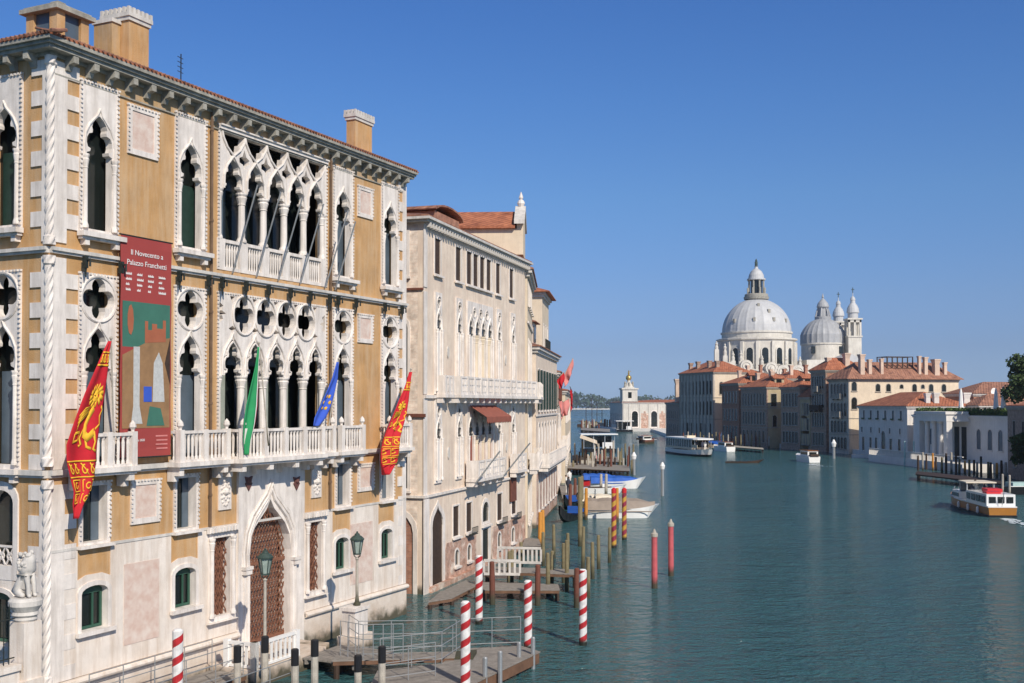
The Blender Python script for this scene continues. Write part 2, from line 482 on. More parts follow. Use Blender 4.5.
def column(mb, x, y, z0, z1, r, n=10):
    mb.lathe(x, y, [(r * 1.45, z0), (r * 1.45, z0 + .06), (r * 1.15, z0 + .13), (r, z0 + .17), (r * .93, z1 - .42), (r * 1.15, z1 - .40),
                    (r * 1.0, z1 - .37), (r * 1.15, z1 - .30), (r * 1.5, z1 - .16), (r * 1.3, z1 - .12), (r * 1.65, z1 - .05), (r * 1.65, z1)], n)

def single_window(T, a, hw, z0, zt, w, zsp, zap, quat=None, low='curtain', zbal=None, sill=True, dark_z=None):
    mb = MB(T)
    holes = [lancet(a, w, z0 + .12, zsp, zap)]
    if quat: holes.append(quatre(a, quat[0], quat[1]))
    mb.panel(rect(a - hw, a + hw, z0, zt), holes, -.05, .2)
    dogtooth(mb, a - hw, a + hw, z0, zt)
    mb.tube([(a + x, -.06, z) for x, z in ogee_pts(0, w / 2 + .08, zsp, zap + .20)], .042, 6)
    if quat:
        mb.tube([(x, -.055, z) for x, z in circ(a, quat[0], quat[1] * 1.10, 28)], .05, 6, closed=True)
    for sg in (-1, 1):
        column(mb, a + sg * (w / 2 + .07), -.08, z0 + .12, zsp, .065, 8)
    f = mb.build('window', 'istria', pal)
    MB(T).box(a - hw + .02, a + hw - .02, .42, .46, z0, zt - .02).build('pane', 'glass', f)
    zz = zsp + .05 if dark_z is None else dark_z
    if low == 'curtain':
        MB(T).box(a - w * .5, a + hw - .03, .37, .40, z0 + .12, zz).build('curtain', 'curtain', f)
    elif low == 'shutter':
        MB(T).box(a - w * .5, a + hw - .03, .35, .40, z0 + .12, zz).build('shutter', 'green_shutter', f)
    elif low == 'half':
        MB(T).box(a - w * .5, a - w * .05, .335, .36, z0 + .12, zz + .1).build('curtain', 'curtain', f)
    if sill:
        s_ = MB(T); s_.box(a - hw - .1, a + hw + .1, -.32, -.052, z0 - .14, z0)
        s_.box(a - hw - .05, a + hw + .05, -.22, -.052, z0 - .22, z0 - .142)
        for sg in (-1, 1):
            s_.box(a + sg * (hw - .15) - .08, a + sg * (hw - .15) + .08, -.2, -.002, z0 - .38, z0 - .222)
        s_.build('sill', 'istria', f)
    return f
T0 = lambda p: p

def balcony(T, a0, a1, zf, d, zr, parent=pal, bs=.17, br=.046, ends=True, name='balcony', corb=True, m='istria'):
    mb = MB(T)
    mb.box(a0 - .08, a1 + .08, -d - .08, -.052, zf - .14, zf)
    mb.box(a0, a1, -d, -.052, zf - .22, zf - .142)
    if corb:
        n = max(2, int((a1 - a0) / 1.2) + 1)
        for i in range(n):
            c = a0 + .15 + (a1 - a0 - .3) * i / (n - 1)
            mb.panel([(0, 0)] * 0 or [(c - .1, zf - .60), (c + .1, zf - .60), (c + .1, zf - .222), (c - .1, zf - .222)], [], -.32, -.052)
            mb.box(c - .1, c + .1, -d + .05, -.322, zf - .42, zf - .222)
    o = mb.build(name, m, parent)
    b = MB(T)
    zt = zf + zr
    def run(p, q):
        L = sqrt((q[0] - p[0]) ** 2 + (q[1] - p[1]) ** 2)
        ux, uy = (q[0] - p[0]) / L, (q[1] - p[1]) / L
        c = ((p[0] + q[0]) / 2, (p[1] + q[1]) / 2)
        b.obox(c, (ux, uy), L - .2, .16, zt - .09, zt)
        b.obox(c, (ux, uy), L - .2, .13, zf + .002, zf + .08)
        n = max(1, int((L - .2) / bs))
        for i in range(n):
            t = .1 + (L - .2) * (i + .5) / n
            b.lathe(p[0] + ux * t, p[1] + uy * t, [(br * 1.2, zf + .08), (br * 1.2, zf + .14), (br * .8, zf + .2), (br * 1.1, zt - .3), (br * .8, zt - .2), (br * 1.3, zt - .09)], 6)
    y = -d + .08
    n = max(1, round((a1 - a0) / 1.25))
    xs = [a0 + .1 + (a1 - a0 - .2) * i / n for i in range(n + 1)]
    for x in xs:
        b.box(x - .1, x + .1, y - .1, y + .1, zf + .002, zt + .03)
    for i in range(n): run((xs[i], y), (xs[i + 1], y))
    if ends:
        for x in (xs[0], xs[-1]): run((x, y), (x, -.04))
    for x in (xs[0], xs[-1]):
        b.lathe(x, y, [(.05, zt + .03), (.05, zt + .08), (.11, zt + .16), (.09, zt + .26), (.01, zt + .36)], 8)
    b.build('balustrade', m, o)
    return o

# --- element positions taken along the facade
wins = [(1.74, .72), (5.58, .72), (14.24, .70), (17.74, .68)]
PX0, PX1 = 6.93, 13.15
DOOR = 9.68
front_holes = []
for a, h in wins:
    front_holes += [rect(a - h + .04, a + h - .04, 13.92, 18.25), rect(a - h + .04, a + h - .04, 7.2, 12.74)]
front_holes += [rect(PX0 + .04, PX1 - .04, 13.5, 18.36), rect(PX0 + .04, PX1 - .04, 7.2, 12.74)]
mez = [(1.66, .45), (5.45, .44), (14.3, .42), (17.55, .42)]
gw = [(1.66, .50), (5.40, .48), (14.2, .45), (17.5, .45)]
for a, h in mez: front_holes.append(rect(a - h, a + h, 5.05, 6.67))
ghol = [archpoly(a, h * 2, 2.55, 3.82, 8, .2) for a, h in gw]
lat = [(7.12, .44), (12.38, .42)]
DZ = 5.68
DOORR = 1.05
lhol = [rect(a - h, a + h, 2.0, 4.6) for a, h in lat]
dw = 2.36
dhol = [gotharch(DOOR, dw, .55, DZ, DOORR)]
front_holes += ghol + lhol + dhol
mb = MB()
mb.panel([(0, -1), (LF, -1), (LF, ZC), (0, ZC)], front_holes, 0, .45)
wall = mb.build('wall', 'ochre', pal)
w2 = MB(LEFT)
side_a = [-1.75, -6.0, -10.5, -15]
sh = []
for a in side_a:
    sh += [rect(a - .68, a + .68, 13.92, 18.25), rect(a - .68, a + .68, 7.2, 12.74), rect(a - .55, a + .55, 4.2, 6.7)]
sg_ = [archpoly(a, .9, 2.3, 3.75, 8, .2) for a in side_a]
w2.panel([(-DEP, -1), (-.452, -1), (-.452, ZC), (-DEP, ZC)], sh + sg_, 0, .45)
w2.build('side_wall', 'ochre', pal)
MB().box(LF - .45, LF, .452, DEP, -1, ZC).build('side_wall', 'ochre', pal)
MB().box(.452, LF - .452, DEP - .45, DEP, -1, ZC).build('rear_wall', 'ochre', pal)
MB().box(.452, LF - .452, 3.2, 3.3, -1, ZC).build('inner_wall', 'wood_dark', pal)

# lower white cladding, proud of the stucco
for T, a0, a1, hl, bays, name in ((IDT, .0, LF + .03, ghol + lhol + dhol, [(a - .62, a + .62) for a, h in gw], 'lower_cladding'),
                                  (LEFT, -DEP, -.0, sg_, [(a - .7, a + .7) for a in side_a], 'side_cladding')):
    mb = MB(T)
    out = [(a0, 1.32), (a1, 1.32), (a1, 4.9)]
    hh = list(hl)
    top = []
    for b0, b1 in sorted(bays, reverse=True):
        top += [(b1, 4.9), (b1, 4.02), ((b0 + b1) / 2 + .3, 4.14), ((b0 + b1) / 2 - .3, 4.14), (b0, 4.02), (b0, 4.9)]
    out += top + [(a0, 4.9)]
    if T is IDT:
        dl, dr_ = SX(237) + .002, SX(303) - .002
        lo = [p for p in out if p[0] < DOOR]; hi_ = [p for p in out if p[0] > DOOR]
        o1 = [(a0, 1.32), (dl, 1.32), (dl, 4.9)] + [p for p in top if p[0] < dl] + [(a0, 4.9)]
        o2 = [(dr_, 1.32), (a1, 1.32), (a1, 4.9)] + [p for p in top if p[0] > dr_] + [(dr_, 4.9)]
        mb.panel(o1, [h for h in ghol + lhol if h[0][0] < DOOR], -.035, -.001)
        mb.build(name, 'basewall', pal); mb = MB(T)
        mb.panel(o2, [h for h in ghol + lhol if h[0][0] > DOOR], -.035, -.001)
    else:
        mb.panel(out, hh, -.035, -.001)
    mb.build(name, 'basewall', pal)
    m3 = MB(T)
    if T is IDT:
        segs = [(a0, SX(237) - .02), (SX(303) + .02, a1)]
    else: segs = [(a0, .14)]
    for q0, q1 in segs:
        m3.box(q0 if q0 else .142, q1, -.14, -.001, 1.12, 1.30)
        m3.tube([(q0 if q0 else .142, -.14, 1.21), (q1, -.14, 1.21)], .085, 8)
        m3.box(q0 if q0 else .142, q1, -.08, -.001, -1, 1.118)
        m3.build('plinth', 'basewall', pal); m3 = MB(T)
    # string courses and ochre frame strips
    s_ = MB(T)
    for zz, dd, hh_ in ((13.3, .16, .10), (7.12, .18, .14)):
        s_.box(a0, a1 if T is IDT else .0, -dd, -.001, zz - hh_ / 2, zz + hh_ / 2)
        s_.box(a0, a1 if T is IDT else .0, -dd * .6, -.001, zz - hh_ / 2 - .07, zz - hh_ / 2 - .002)
    s_.box(a0, a1 if T is IDT else 0, -.06, -.001, 4.905, 4.985) if T is IDT else None
    s_.build('string_course', 'istria_grey', pal)

# marble slabs set in the lower wall, marble plaques above
for x0, x1, y0, y1, px in ((124, 159, 565, 640, 141), (350, 372, 505, 600, 361)):
    a0 = SX(x0); a1 = SX(x1)
    MB().box(a0, a1, -.05, -.037, 1.85, 4.25).build('marble_slab', 'pinkmarble', pal)
for x0, x1, y0, y1 in ((127, 157, 108, 157), (357, 372, 187, 218), (357, 372, 314, 343), (130, 159, 479, 523), (357, 373, 463, 491)):
    a0, z1 = FP.at(x0, y0); a1, z0 = FP.at(x1, y1)
    if y0 == 314: a1 -= .0
    zt = FP.at((x0 + x1) / 2, y0)[1]; zb = FP.at((x0 + x1) / 2, y1)[1]
    mb = MB(); mb.panel(rect(a0, a1, zb, zt), [rect(a0 + .17, a1 - .17, zb + .17, zt - .17)], -.06, .0)
    dogtooth(mb, a0, a1, zb, zt)
    f = mb.build('wall_plaque', 'istria', pal)
    MB().box(a0 + .172, a1 - .172, -.03, -.002, zb + .172, zt - .172).build('marble_inset', 'pinkmarble', f)
# carved roundels beside the door
for px, py in ((224, 491), (315.5, 481)):
    a, z = FP.at(px, py)
    mb = MB(); mb.panel(archpoly(a, .62, z - .62, z + .62, 12), [], -.06, 0)
    for i in range(16):
        t = 2 * pi * i / 16
        mb.ball((a + .20 * cos(t), -.06, z - .05 + .42 * sin(t)), .055, 6, 4)
    mb.ball((a, -.07, z), .13, 8, 5)
    for i in range(8):
        t = 2 * pi * i / 8
        mb.ball((a + .1 * cos(t), -.06, z - .02 + .24 * sin(t)), .06, 6, 4)
    o = mb.build('carved_plaque', 'istria', pal)

# windows
for i, (a, h) in enumerate(wins):
    low = ['none', 'shutter', 'curtain', 'curtain'][i]
    single_window(IDT, a, h, 13.92, 18.28, .96, 16.15, 17.35, low=low, dark_z=16.3 if i > 1 else 16.1)
    f = single_window(IDT, a, h, 7.2, 12.77, .96, 9.95, 11.2, quat=(12.05, .60), low='curtain', sill=False, dark_z=9.95)
for a in side_a:
    single_window(LEFT, a, .72, 13.92, 18.28, .98, 16.15, 17.35, low='shutter', dark_z=16.2)
    single_window(LEFT, a, .72, 7.2, 12.77, .98, 9.95, 11.2, quat=(12.05, .60), low='curtain', sill=True, dark_z=9.95)
    mb = MB(LEFT); mb.panel(archpoly(a, 1.34, 4.1, 6.85, 10, .5), [archpoly(a, .96, 4.5, 6.6, 10, .36)], -.05, .3)
    f = mb.build('window', 'istria', pal)
    MB(LEFT).box(a - .6, a + .6, .302, .34, 4.15, 6.6).build('pane', 'glass', f)
    g = MB(LEFT)
    for k in range(3):
        for sg in (-1, 1):
            c = a + (k - 1) * .32
            g.tube([(c - .14 * sg, .0, 4.52), (c + .14 * sg, .0, 5.0)], .025, 4)
        g.tube([(x, .0, z) for x, z in circ(c, 4.76, .1, 10)], .02, 4, True)
    g.box(a - .48, a + .48, -.03, .03, 5.0, 5.06)
    g.build('railing', 'istria', f)

def frame_rect(T, a, hw, z0, z1, t, y0, y1): 
    mb = MB(T); mb.panel(rect(a - hw - t, a + hw + t, z0 - t, z1 + t), [rect(a - hw + .004, a + hw - .004, z0 + .004, z1 - .004)], y0, y1); return mb
for i, (a, h) in enumerate(mez):
    mb = frame_rect(IDT, a, h, 5.05, 6.67, .13, -.055, .3)
    dogtooth(mb, a - h - .13, a + h + .13, 5.05, 6.8)
    mb.box(a - h - .2, a + h + .2, -.2, -.056, 4.9, 4.985)
    f = mb.build('window', 'istria', pal)
    MB().box(a - h, a + h, .302, .34, 5.05, 6.67).build('pane', 'glass', f)
    g = MB(); g.box(a - .06 - h * .4, a + .02 - h * .4, .25, .3, 5.06, 6.66); g.build('casement', 'wood_dark', f)
    MB().box(a + h * .35, a + h * .98, .27, .3, 5.06, 6.66).build('curtain', 'curtain', f)
for T, lst, z0, z1 in ((IDT, gw, 2.55, 3.82), (LEFT, [(a, .45) for a in side_a], 2.3, 3.75)):
    for i, (a, h) in enumerate(lst):
        mb = MB(T)
        mb.panel(archpoly(a, h * 2 + .26, z0 - .1, z1 + .13, 8, .28), [archpoly(a, h * 2 - .01, z0 + .004, z1 - .004, 8, .2)], -.075, .25)
        mb.box(a - h - .22, a + h + .22, -.2, -.076, z0 - .12, z0 - .0)
        f = mb.build('window', 'istria', pal)
        MB(T).box(a - h, a + h, .22, .25, z0, z1).build('pane', 'glass', f)
        g = MB(T); g.panel(rect(a - h + .02, a + h - .02, z0 + .02, z1), [rect(a - h + .1, a + .1, z0 + .1, z1 - .25), rect(a + .16, a + h - .1, z0 + .1, z1 - .25)], .16, .2)
        g.build('window_frame', 'green_frame', f)
# latticed windows flanking the door
def lattice(mb, x0, x1, z0, z1, p=.22, r=.013, y=.1, inside=None):
    """wavy diagonal iron bars"""
    n = int((x1 - x0 + z1 - z0) / p) + 2
    for sg in (1, -1):
        for i in range(-n, n):
            pts = []
            c = (x0 + i * p) if sg > 0 else (x1 - i * p)
            steps = int((z1 - z0) / .14)
            seg = []
            for k in range(steps + 1):
                z = z0 + (z1 - z0) * k / steps
                x = c + sg * (z - z0) * .5 + .02 * sin(k * 2.1)
                ok = x0 <= x <= x1 and (inside is None or inside(x, z))
                if ok: seg.append((x, y, z))
                elif seg:
                    if len(seg) > 1: mb.tube(seg, r, 4)
                    seg = []
            if len(seg) > 1: mb.tube(seg, r, 4)
for a, h in lat:
    mb = frame_rect(IDT, a, h, 2.0, 4.6, .16, -.08, .25)
    mb.box(a - h - .3, a + h + .3, -.2, -.081, 4.78, 4.98)
    for k in range(9): mb.box(a - h - .25 + k * .155, a - h - .17 + k * .155, -.24, -.201, 4.8, 4.95)
    for sg in (-1, 1): column(mb, a + sg * (h + .09), -.12, 2.0, 4.6, .07, 8)
    mb.box(a - h - .3, a + h + .3, -.24, -.081, 1.83, 2.0 - .165)
    f = mb.build('window', 'istria', pal)
    g = MB(); lattice(g, a - h, a + h, 2.02, 4.58, .2, .02); g.build('grille', 'rust_grille', f)
    MB().box(a - h, a + h, .24, .28, 2.0, 4.6).build('pane', 'rust_grille', f)

# the great door
mb = MB()
d0, d1 = SX(237), SX(303)
mb.panel([(d0, -.6), (d1, -.6), (d1, 6.96), (d0, 6.96)], [gotharch(DOOR, dw - .01, .554, DZ - .01, DOORR)], -.09, .4)
for y, hw, r, zx in ((-.13, .08, .075, .35), (-.11, .24, .06, .66), (-.17, .16, .05, .5)):
    zs = DZ - dw * DOORR
    for sg in (-1, 1):
        mb.tube([(DOOR + sg * (dw / 2 + hw), y, .6), (DOOR + sg * (dw / 2 + hw), y, zs)], r, 6)
    mb.tube([(x, y, z) for x, z in ogee_pts(DOOR, dw / 2 + hw, zs, DZ + zx)], r, 6)
for sg in (-1, 1):
    x = DOOR + sg * (dw / 2 + .20)
    mb.box(x - .2, x + .2, -.3, -.091, 3.36, 3.47); mb.box(x - .17, x + .17, -.27, -.091, 3.2, 3.358)
dr = mb.build('doorway', 'istria', pal)
def indoor(x, z):
    zs = DZ - dw * DOORR
    if z < zs: return abs(x - DOOR) < dw / 2
    t = (z - zs) / (DZ - zs)
    w = 0
    for (x0, y0), (x1, y1) in zip(OGEE, OGEE[1:]):
        if y0 <= t <= y1: w = x0 + (x1 - x0) * (t - y0) / (y1 - y0)
    return abs(x - DOOR) < dw / 2 * w
g = MB(); lattice(g, DOOR - dw / 2, DOOR + dw / 2, .6, DZ, .17, .022, .2, indoor)
g.box(DOOR - dw / 2, DOOR + dw / 2, .17, .23, 3.38, 3.5)
g.box(DOOR - dw / 2, DOOR + dw / 2, .16, .24, 4.2, 4.72) if False else None
g.box(DOOR - dw / 2, DOOR + dw / 2, .18, .24, .56, .8)
g.build('grille', 'rust_grille', dr)
MB().box(DOOR - dw / 2, DOOR + dw / 2, .5, .6, .5, 5.8).build('door_leaf', mat('pale mottled lobby', (.42, .27, .2), .8, .5, 4, col2=(.60, .5, .42)), dr)
for px in (246, 294):
    a, z = FP.at(px, 482)
    mb = MB(); mb.panel([(a, z - .3), (a + .18, z - .05), (a + .12, z), (a + .2, z + .2), (a, z + .16), (a - .2, z + .2), (a - .12, z), (a - .18, z - .05)], [], -.14, -.092)
    mb.ball((a, -.13, z + .05), .1, 8, 5)
    mb.build('carved_shield', mat('dark porphyry', (.14, .06, .05), .6, .2, 6) if px == 246 else bpy.data.materials['dark porphyry'], pal)

# upper five-light window
mb = MB()
n = 5; x0, x1 = PX0, PX1; bay = (x1 - x0 - .3) / n; xb = x0 + .15
zcap = 16.25; ztop = 18.36
cs = [xb + bay * (i + .5) for i in range(n)]
out = [(x0, zcap)]
for c in cs:
    out += list(reversed(lancet_head(c, bay - .24, zcap, 17.3)))
out += [(x1, zcap), (x1, ztop), (x0, ztop)]
holes = []
for c in cs:
    q = bay / 2
    holes.append([(c - q * .93, ztop - .22), (c - q * .82, ztop - .5), (c - q * .55, ztop - .52), (c - q * .5, ztop - .72), (c - q * .25, ztop - .93), (c, ztop - 1.0),
                  (c + q * .25, ztop - .93), (c + q * .5, ztop - .72), (c + q * .55, ztop - .52), (c + q * .82, ztop - .5), (c + q * .93, ztop - .22)])
for i in range(1, n):
    c = xb + bay * i
    holes.append([(c, 17.74), (c - .1, 17.5), (c - .27, 17.42), (c - .26, 17.27), (c - .08, 17.22), (c, 17.06), (c + .08, 17.22), (c + .26, 17.27), (c + .27, 17.42), (c + .1, 17.5)])
mb.panel(out, holes, -.02, .2)
for i in range(n):
    c = cs[i]
    for sg in (-1, 1):
        xo = c + sg * bay / 2
        # intersecting mouldings: from a capital up across the bay to the peak over the next column
        pts = [(xo - sg * .10, -.05, zcap), (xo - sg * .12, -.05, zcap + .45), (xo - sg * bay * .22, -.05, 17.05), (c, -.05, 17.42), (c - sg * bay * .28, -.05, 17.66), (c - sg * bay * .45, -.05, 17.95), (c - sg * bay * .5, -.05, 18.14)]
        mb.tube(pts, .042, 6)
mb.box(x0, x1, -.1, -.021, ztop - .16, ztop); mb.box(x0, x1, -.16, -.101, ztop - .05, ztop)
mb.box(x0, x0 + .15, -.02, .28, 13.5, zcap - .002); mb.box(x1 - .15, x1, -.02, .28, 13.5, zcap - .002)
dogtooth(mb, x0 - .02, x1 + .02, 13.5, ztop, -.06, .0)
pw = mb.build('loggia_window', 'istria', pal)
for i in range(n + 1):
    c = MB(); column(c, xb + bay * i, .1, 14.55, zcap, .125 if 0 < i < n else .1, 12); c.build('column', 'istria', pw, smooth=False)
MB().box(x0 + .05, x1 - .05, 1.1, 1.15, 13.45, 18.4).build('pane', 'glass', pw)
for i in range(n):
    MB().box(cs[i] + bay * .12, cs[i] + bay * .38, .78, .82, 13.5, 16.6).build('curtain', 'green_shutter' if i % 2 else 'curtain', pw)
m_ = MB(); m_.box(x0 + .05, x1 - .05, .3, 1.1, 13.3, 13.48); m_.build('loggia_floor', 'stone_grey', pw)
b = MB()
for i in range(n + 1):
    x = xb + bay * i
    b.box(x - .2, x + .2, -.03, .2, 13.5, 14.55)
for i in range(n):
    xa, xz = xb + bay * i + .2, xb + bay * (i + 1) - .2
    b.box(xa, xz, -.02, .16, 14.43, 14.54); b.box(xa, xz, -.02, .16, 13.5, 13.62)
    for k in range(6):
        x = xa + (xz - xa) * (k + .5) / 6
        b.lathe(x, .07, [(.04, 13.62), (.03, 13.75), (.045, 14.2), (.03, 14.3), (.045, 14.43)], 6)
b.build('balustrade', 'istria', pw)

# lower five-light window with quatrefoils over the columns
mb = MB()
zcap = 9.98; ztop = 12.77
out = [(x0, zcap)]
for c in cs: out += list(reversed(lancet_head(c, bay - .24, zcap, 11.2)))
out += [(x1, zcap), (x1, ztop), (x0, ztop)]
holes = []
for i in range(1, n): holes.append(quatre(xb + bay * i, 12.05, .63, sx=.86))
for sg, x in ((1, x0 + .08), (-1, x1 - .08)):
    h_ = [(x, 11.72), (x + sg * .2, 11.85), (x + sg * .12, 11.98), (x + sg * .34, 12.05), (x + sg * .12, 12.14), (x + sg * .2, 12.3), (x, 12.42)]
    holes.append(h_)
for c in cs:
    holes.append([(c, 11.66), (c - .19, 11.56), (c - .07, 11.5), (c, 11.40), (c + .07, 11.5), (c + .19, 11.56)])
    holes.append([(c - .13, 12.66), (c, 12.40), (c + .13, 12.66)])
mb.panel(out, holes, -.02, .2)
for i in range(n):
    c = cs[i]
    mb.tube([(x, -.05, z) for x, z in ogee_pts(c, bay / 2 - .06, zcap, 11.42)], .045, 6)
    mb.tube([(x, -.04, z) for x, z in lancet_head(c, bay - .30, zcap, 11.12)], .035, 5)
for i in range(1, n):
    mb.tube([(x, -.05, z) for x, z in circ(xb + bay * i, 12.05, .665, 28, .87)], .04, 6, True)
dogtooth(mb, x0 - .02, x1 + .02, 7.3, ztop, -.06, .0)
mb.box(x0, x0 + .15, -.02, .28, 7.2, zcap - .002); mb.box(x1 - .15, x1, -.02, .28, 7.2, zcap - .002)
pw = mb.build('loggia_window', 'istria', pal)
for i in range(n + 1):
    c = MB(); column(c, xb + bay * i, .1, 7.25, zcap, .135 if 0 < i < n else .1, 12); c.build('column', 'istria', pw)
MB().box(x0 + .05, x1 - .05, 1.0, 1.05, 7.1, 12.8).build('pane', 'glass', pw)
for i in range(n):
    MB().box(cs[i] - bay * .02, cs[i] + bay * .42, .7, .74, 7.2, 10.4).build('curtain', mat('pale loggia blind', (.30, .33, .29), .8, .2, 2) if i == 0 else bpy.data.materials['pale loggia blind'], pw)

balcony(IDT, .62, 2.72, 7.2, .6, .98)
balcony(IDT, 4.52, 6.9, 7.2, .6, .98)
balcony(IDT, 7.1, 11.75, 7.2, .95, .98)
balcony(IDT, 11.95, 12.95, 7.2, .6, .98)
balcony(IDT, 13.35, 15.0, 7.2, .6, .98)
balcony(IDT, 16.85, 18.65, 7.2, .6, .98)

# corner quoins and rope columns
for T, a0, s in ((IDT, .0, 1), (LEFT, .0, -1)):
    k = 0; z = 1.32
    while z < ZC - .1:
        wd = ((.98, .56) if s > 0 else (.68, .26))[k % 2]
        zz = min(z + .42, ZC)
        if not (13.1 < z + .2 < 13.45 or 6.95 < z + .2 < 7.3):
            q = MB(T); a, b2 = (.09, wd) if s > 0 else (-wd, -.09)
            q.box(a, b2, -.045 + (.008 if z < 4.9 else 0) - (.012 if z < 4.9 else 0), -.001 if z > 4.9 else -.036, z, zz - .001)
            q.build('quoin', 'istria', pal)
        z += .42; k += 1
k = 0; z = 1.32
while z < ZC - .1:
    if k % 2 == 0:
        q = MB(); q.box(LF - .62, LF - .25, -.045, -.001 if z > 4.9 else -.036, z, z + .41); q.build('quoin', 'istria', pal)
    z += .42; k += 1
q = MB(); q.box(LF - .25, LF + .03, -.055, -.036, 1.32, 4.9); q.box(LF - .25, LF + .03, -.055, -.001, 4.99, ZC); q.build('corner_strip', 'istria', pal)
for z0, z1 in ((1.30, 6.92), (7.3, 13.1), (13.4, ZC)):
    vs = []; fs = []; n = 20; m = int((z1 - z0) / .045)
    for j in range(m + 1):
        z = z0 + (z1 - z0) * j / m
        e = .05 if j < 6 or j > m - 6 else 0
        for i in range(n):
            t = 2 * pi * i / n
            r = .105 + .020 * cos(4 * t - z * 19) + e
            vs.append((-.0 + r * cos(t), r * sin(t), z))
    for j in range(m):
        for i in range(n): fs.append((j * n + i, j * n + (i + 1) % n, (j + 1) * n + (i + 1) % n, (j + 1) * n + i))
    fs.append(tuple(range(n))); fs.append(tuple(m * n + i for i in range(n)))
    MB().add(vs, fs).build('rope_column', 'istria', pal)

# cornice with brackets, roof
mb = MB()
for zz, d in ((ZC, .10), (ZC + .10, .40), (ZC + .20, .48), (ZC + .28, .56)):
    mb.box(-d, LF + d * .25, -d, DEP + .1, zz + .001, zz + .099)
cor = mb.build('cornice', 'stone_grey', pal)
bk = None
def brk(T, a):
    m_ = MB(T)
    m_.add([(a - .09, -.013, ZC - .30), (a + .09, -.013, ZC - .30), (a + .09, -.12, ZC - .28), (a - .09, -.12, ZC - .28),
            (a - .09, -.18, ZC - .14), (a + .09, -.18, ZC - .14), (a - .09, -.38, ZC - .10), (a + .09, -.38, ZC - .10), (a - .09, -.38, ZC + .098), (a + .09, -.38, ZC + .098), (a - .09, -.013, ZC + .098), (a + .09, -.013, ZC + .098)],
           [(0, 1, 2, 3), (3, 2, 5, 4), (4, 5, 7, 6), (6, 7, 9, 8), (8, 9, 11, 10), (0, 3, 4, 6, 8, 10), (1, 2, 5, 7, 9, 11), (0, 1, 11, 10)])
    return m_
nb = 25
for i in range(nb):
    brk(IDT, .55 + (LF - .9) * i / (nb - 1)).build('bracket', 'stone_grey', cor)
for i in range(14): brk(LEFT, -.55 - .78 * i).build('bracket', 'stone_grey', cor)
d = MB(lambda p: (p[0] * cos(pi / 4) + p[1] * sin(pi / 4) * -1 * -1, 0, 0)) if False else None
MB().box(0, LF, -.052, -.002, ZC - .48, ZC - .44).build('frieze', 'stone_grey', pal)
MB().box(0.001, LF, -.012, -.002, ZC - .44, ZC).build('frieze', 'ochre_band', pal)

def hip_roof(mb, x0, x1, y0, y1, z, h, ov=.3, t=.12):
    x0 -= ov; x1 += ov; y0 -= ov; y1 += ov
    w, d = x1 - x0, y1 - y0
    k = min(w, d) / 2
    if w >= d: r0, r1 = (x0 + k, (y0 + y1) / 2), (x1 - k, (y0 + y1) / 2)
    else: r0, r1 = ((x0 + x1) / 2, y0 + k), ((x0 + x1) / 2, y1 - k)
    v = [(x0, y0, z), (x1, y0, z), (x1, y1, z), (x0, y1, z), (x0, y0, z + t), (x1, y0, z + t), (x1, y1, z + t), (x0, y1, z + t), (*r0, z + t + h), (*r1, z + t + h)]
    f = [(0, 1, 2, 3), (0, 1, 5, 4), (1, 2, 6, 5), (2, 3, 7, 6), (3, 0, 4, 7)]
    if w >= d: f += [(4, 5, 9, 8), (6, 7, 8, 9), (4, 8, 7), (5, 6, 9)]
    else: f += [(4, 5, 8), (6, 7, 9), (4, 8, 9, 7), (5, 6, 9, 8)]
    mb.add(v, f)
    return mb
rf = hip_roof(MB(), 0, LF - .35, 0, DEP, ZC + .382, 2.6, .56, .05).build('roof', 'tile', pal)
e = MB()
for i in range(int(LF / .17) + 1):
    x = -.6 + i * .17 * 1.03
    e.tube([(x, -.62, ZC + .43), (x, -.1, ZC + .58)], .035, 6)
for i in range(60):
    y = -.7 + i * .17
    e.tube([(-.62, y, ZC + .43), (-.1, y, ZC + .58)], .05, 6)
e.build('eave_tiles', 'tile_old', rf)

def chimney(x, y, w, d, z0, z1, m, parent, cap='crenel', name='chimney'):
    mb = MB(); mb.box(x - w / 2, x + w / 2, y - d / 2, y + d / 2, z0, z1 - .42)
    o = mb.build(name, m, parent)
    c = MB(); c.box(x - w / 2 - .05, x + w / 2 + .05, y - d / 2 - .05, y + d / 2 + .05, z1 - .419, z1 - .30)
    c.box(x - w / 2 - .09, x + w / 2 + .09, y - d / 2 - .09, y + d / 2 + .09, z1 - .299, z1 - .17)
    nx = max(2, int((w + .3) / .22)); ny = max(2, int((d + .3) / .22))
    for i in range(nx + 1):
        for yy in (y - d / 2 - .03, y + d / 2 + .03):
            xx = x - w / 2 - .03 + (w + .06) * i / nx; c.box(xx - .05, xx + .05, yy - .05, yy + .05, z1 - .168, z1)
    for i in range(1, ny):
        for xx in (x - w / 2 - .03, x + w / 2 + .03):
            yy = y - d / 2 - .03 + (d + .06) * i / ny; c.box(xx - .05, xx + .05, yy - .05, yy + .05, z1 - .168, z1)
    c.build('chimney_cap', 'istria_grey', o)
    return o
def inl(px, py, yin):      # roof-top things: position behind the facade plane
    return FP.at(px, py, -yin)
def chim_px(x0, x1, ytop, yf, dp, m, lab=None):
    a0 = inl(x0, ytop, yf)[0]; a1, _ = inl(x1, ytop, yf); z = inl((x0 + x1) / 2, ytop, yf)[1]
    return chimney((a0 + a1) / 2, yf + dp / 2, a1 - a0, dp, 19.0, z, m, rf)
chim_px(129, 149, 11, 1.0, 1.05, 'ochre')
a_ = inl(129, 20, 1.0)[0]
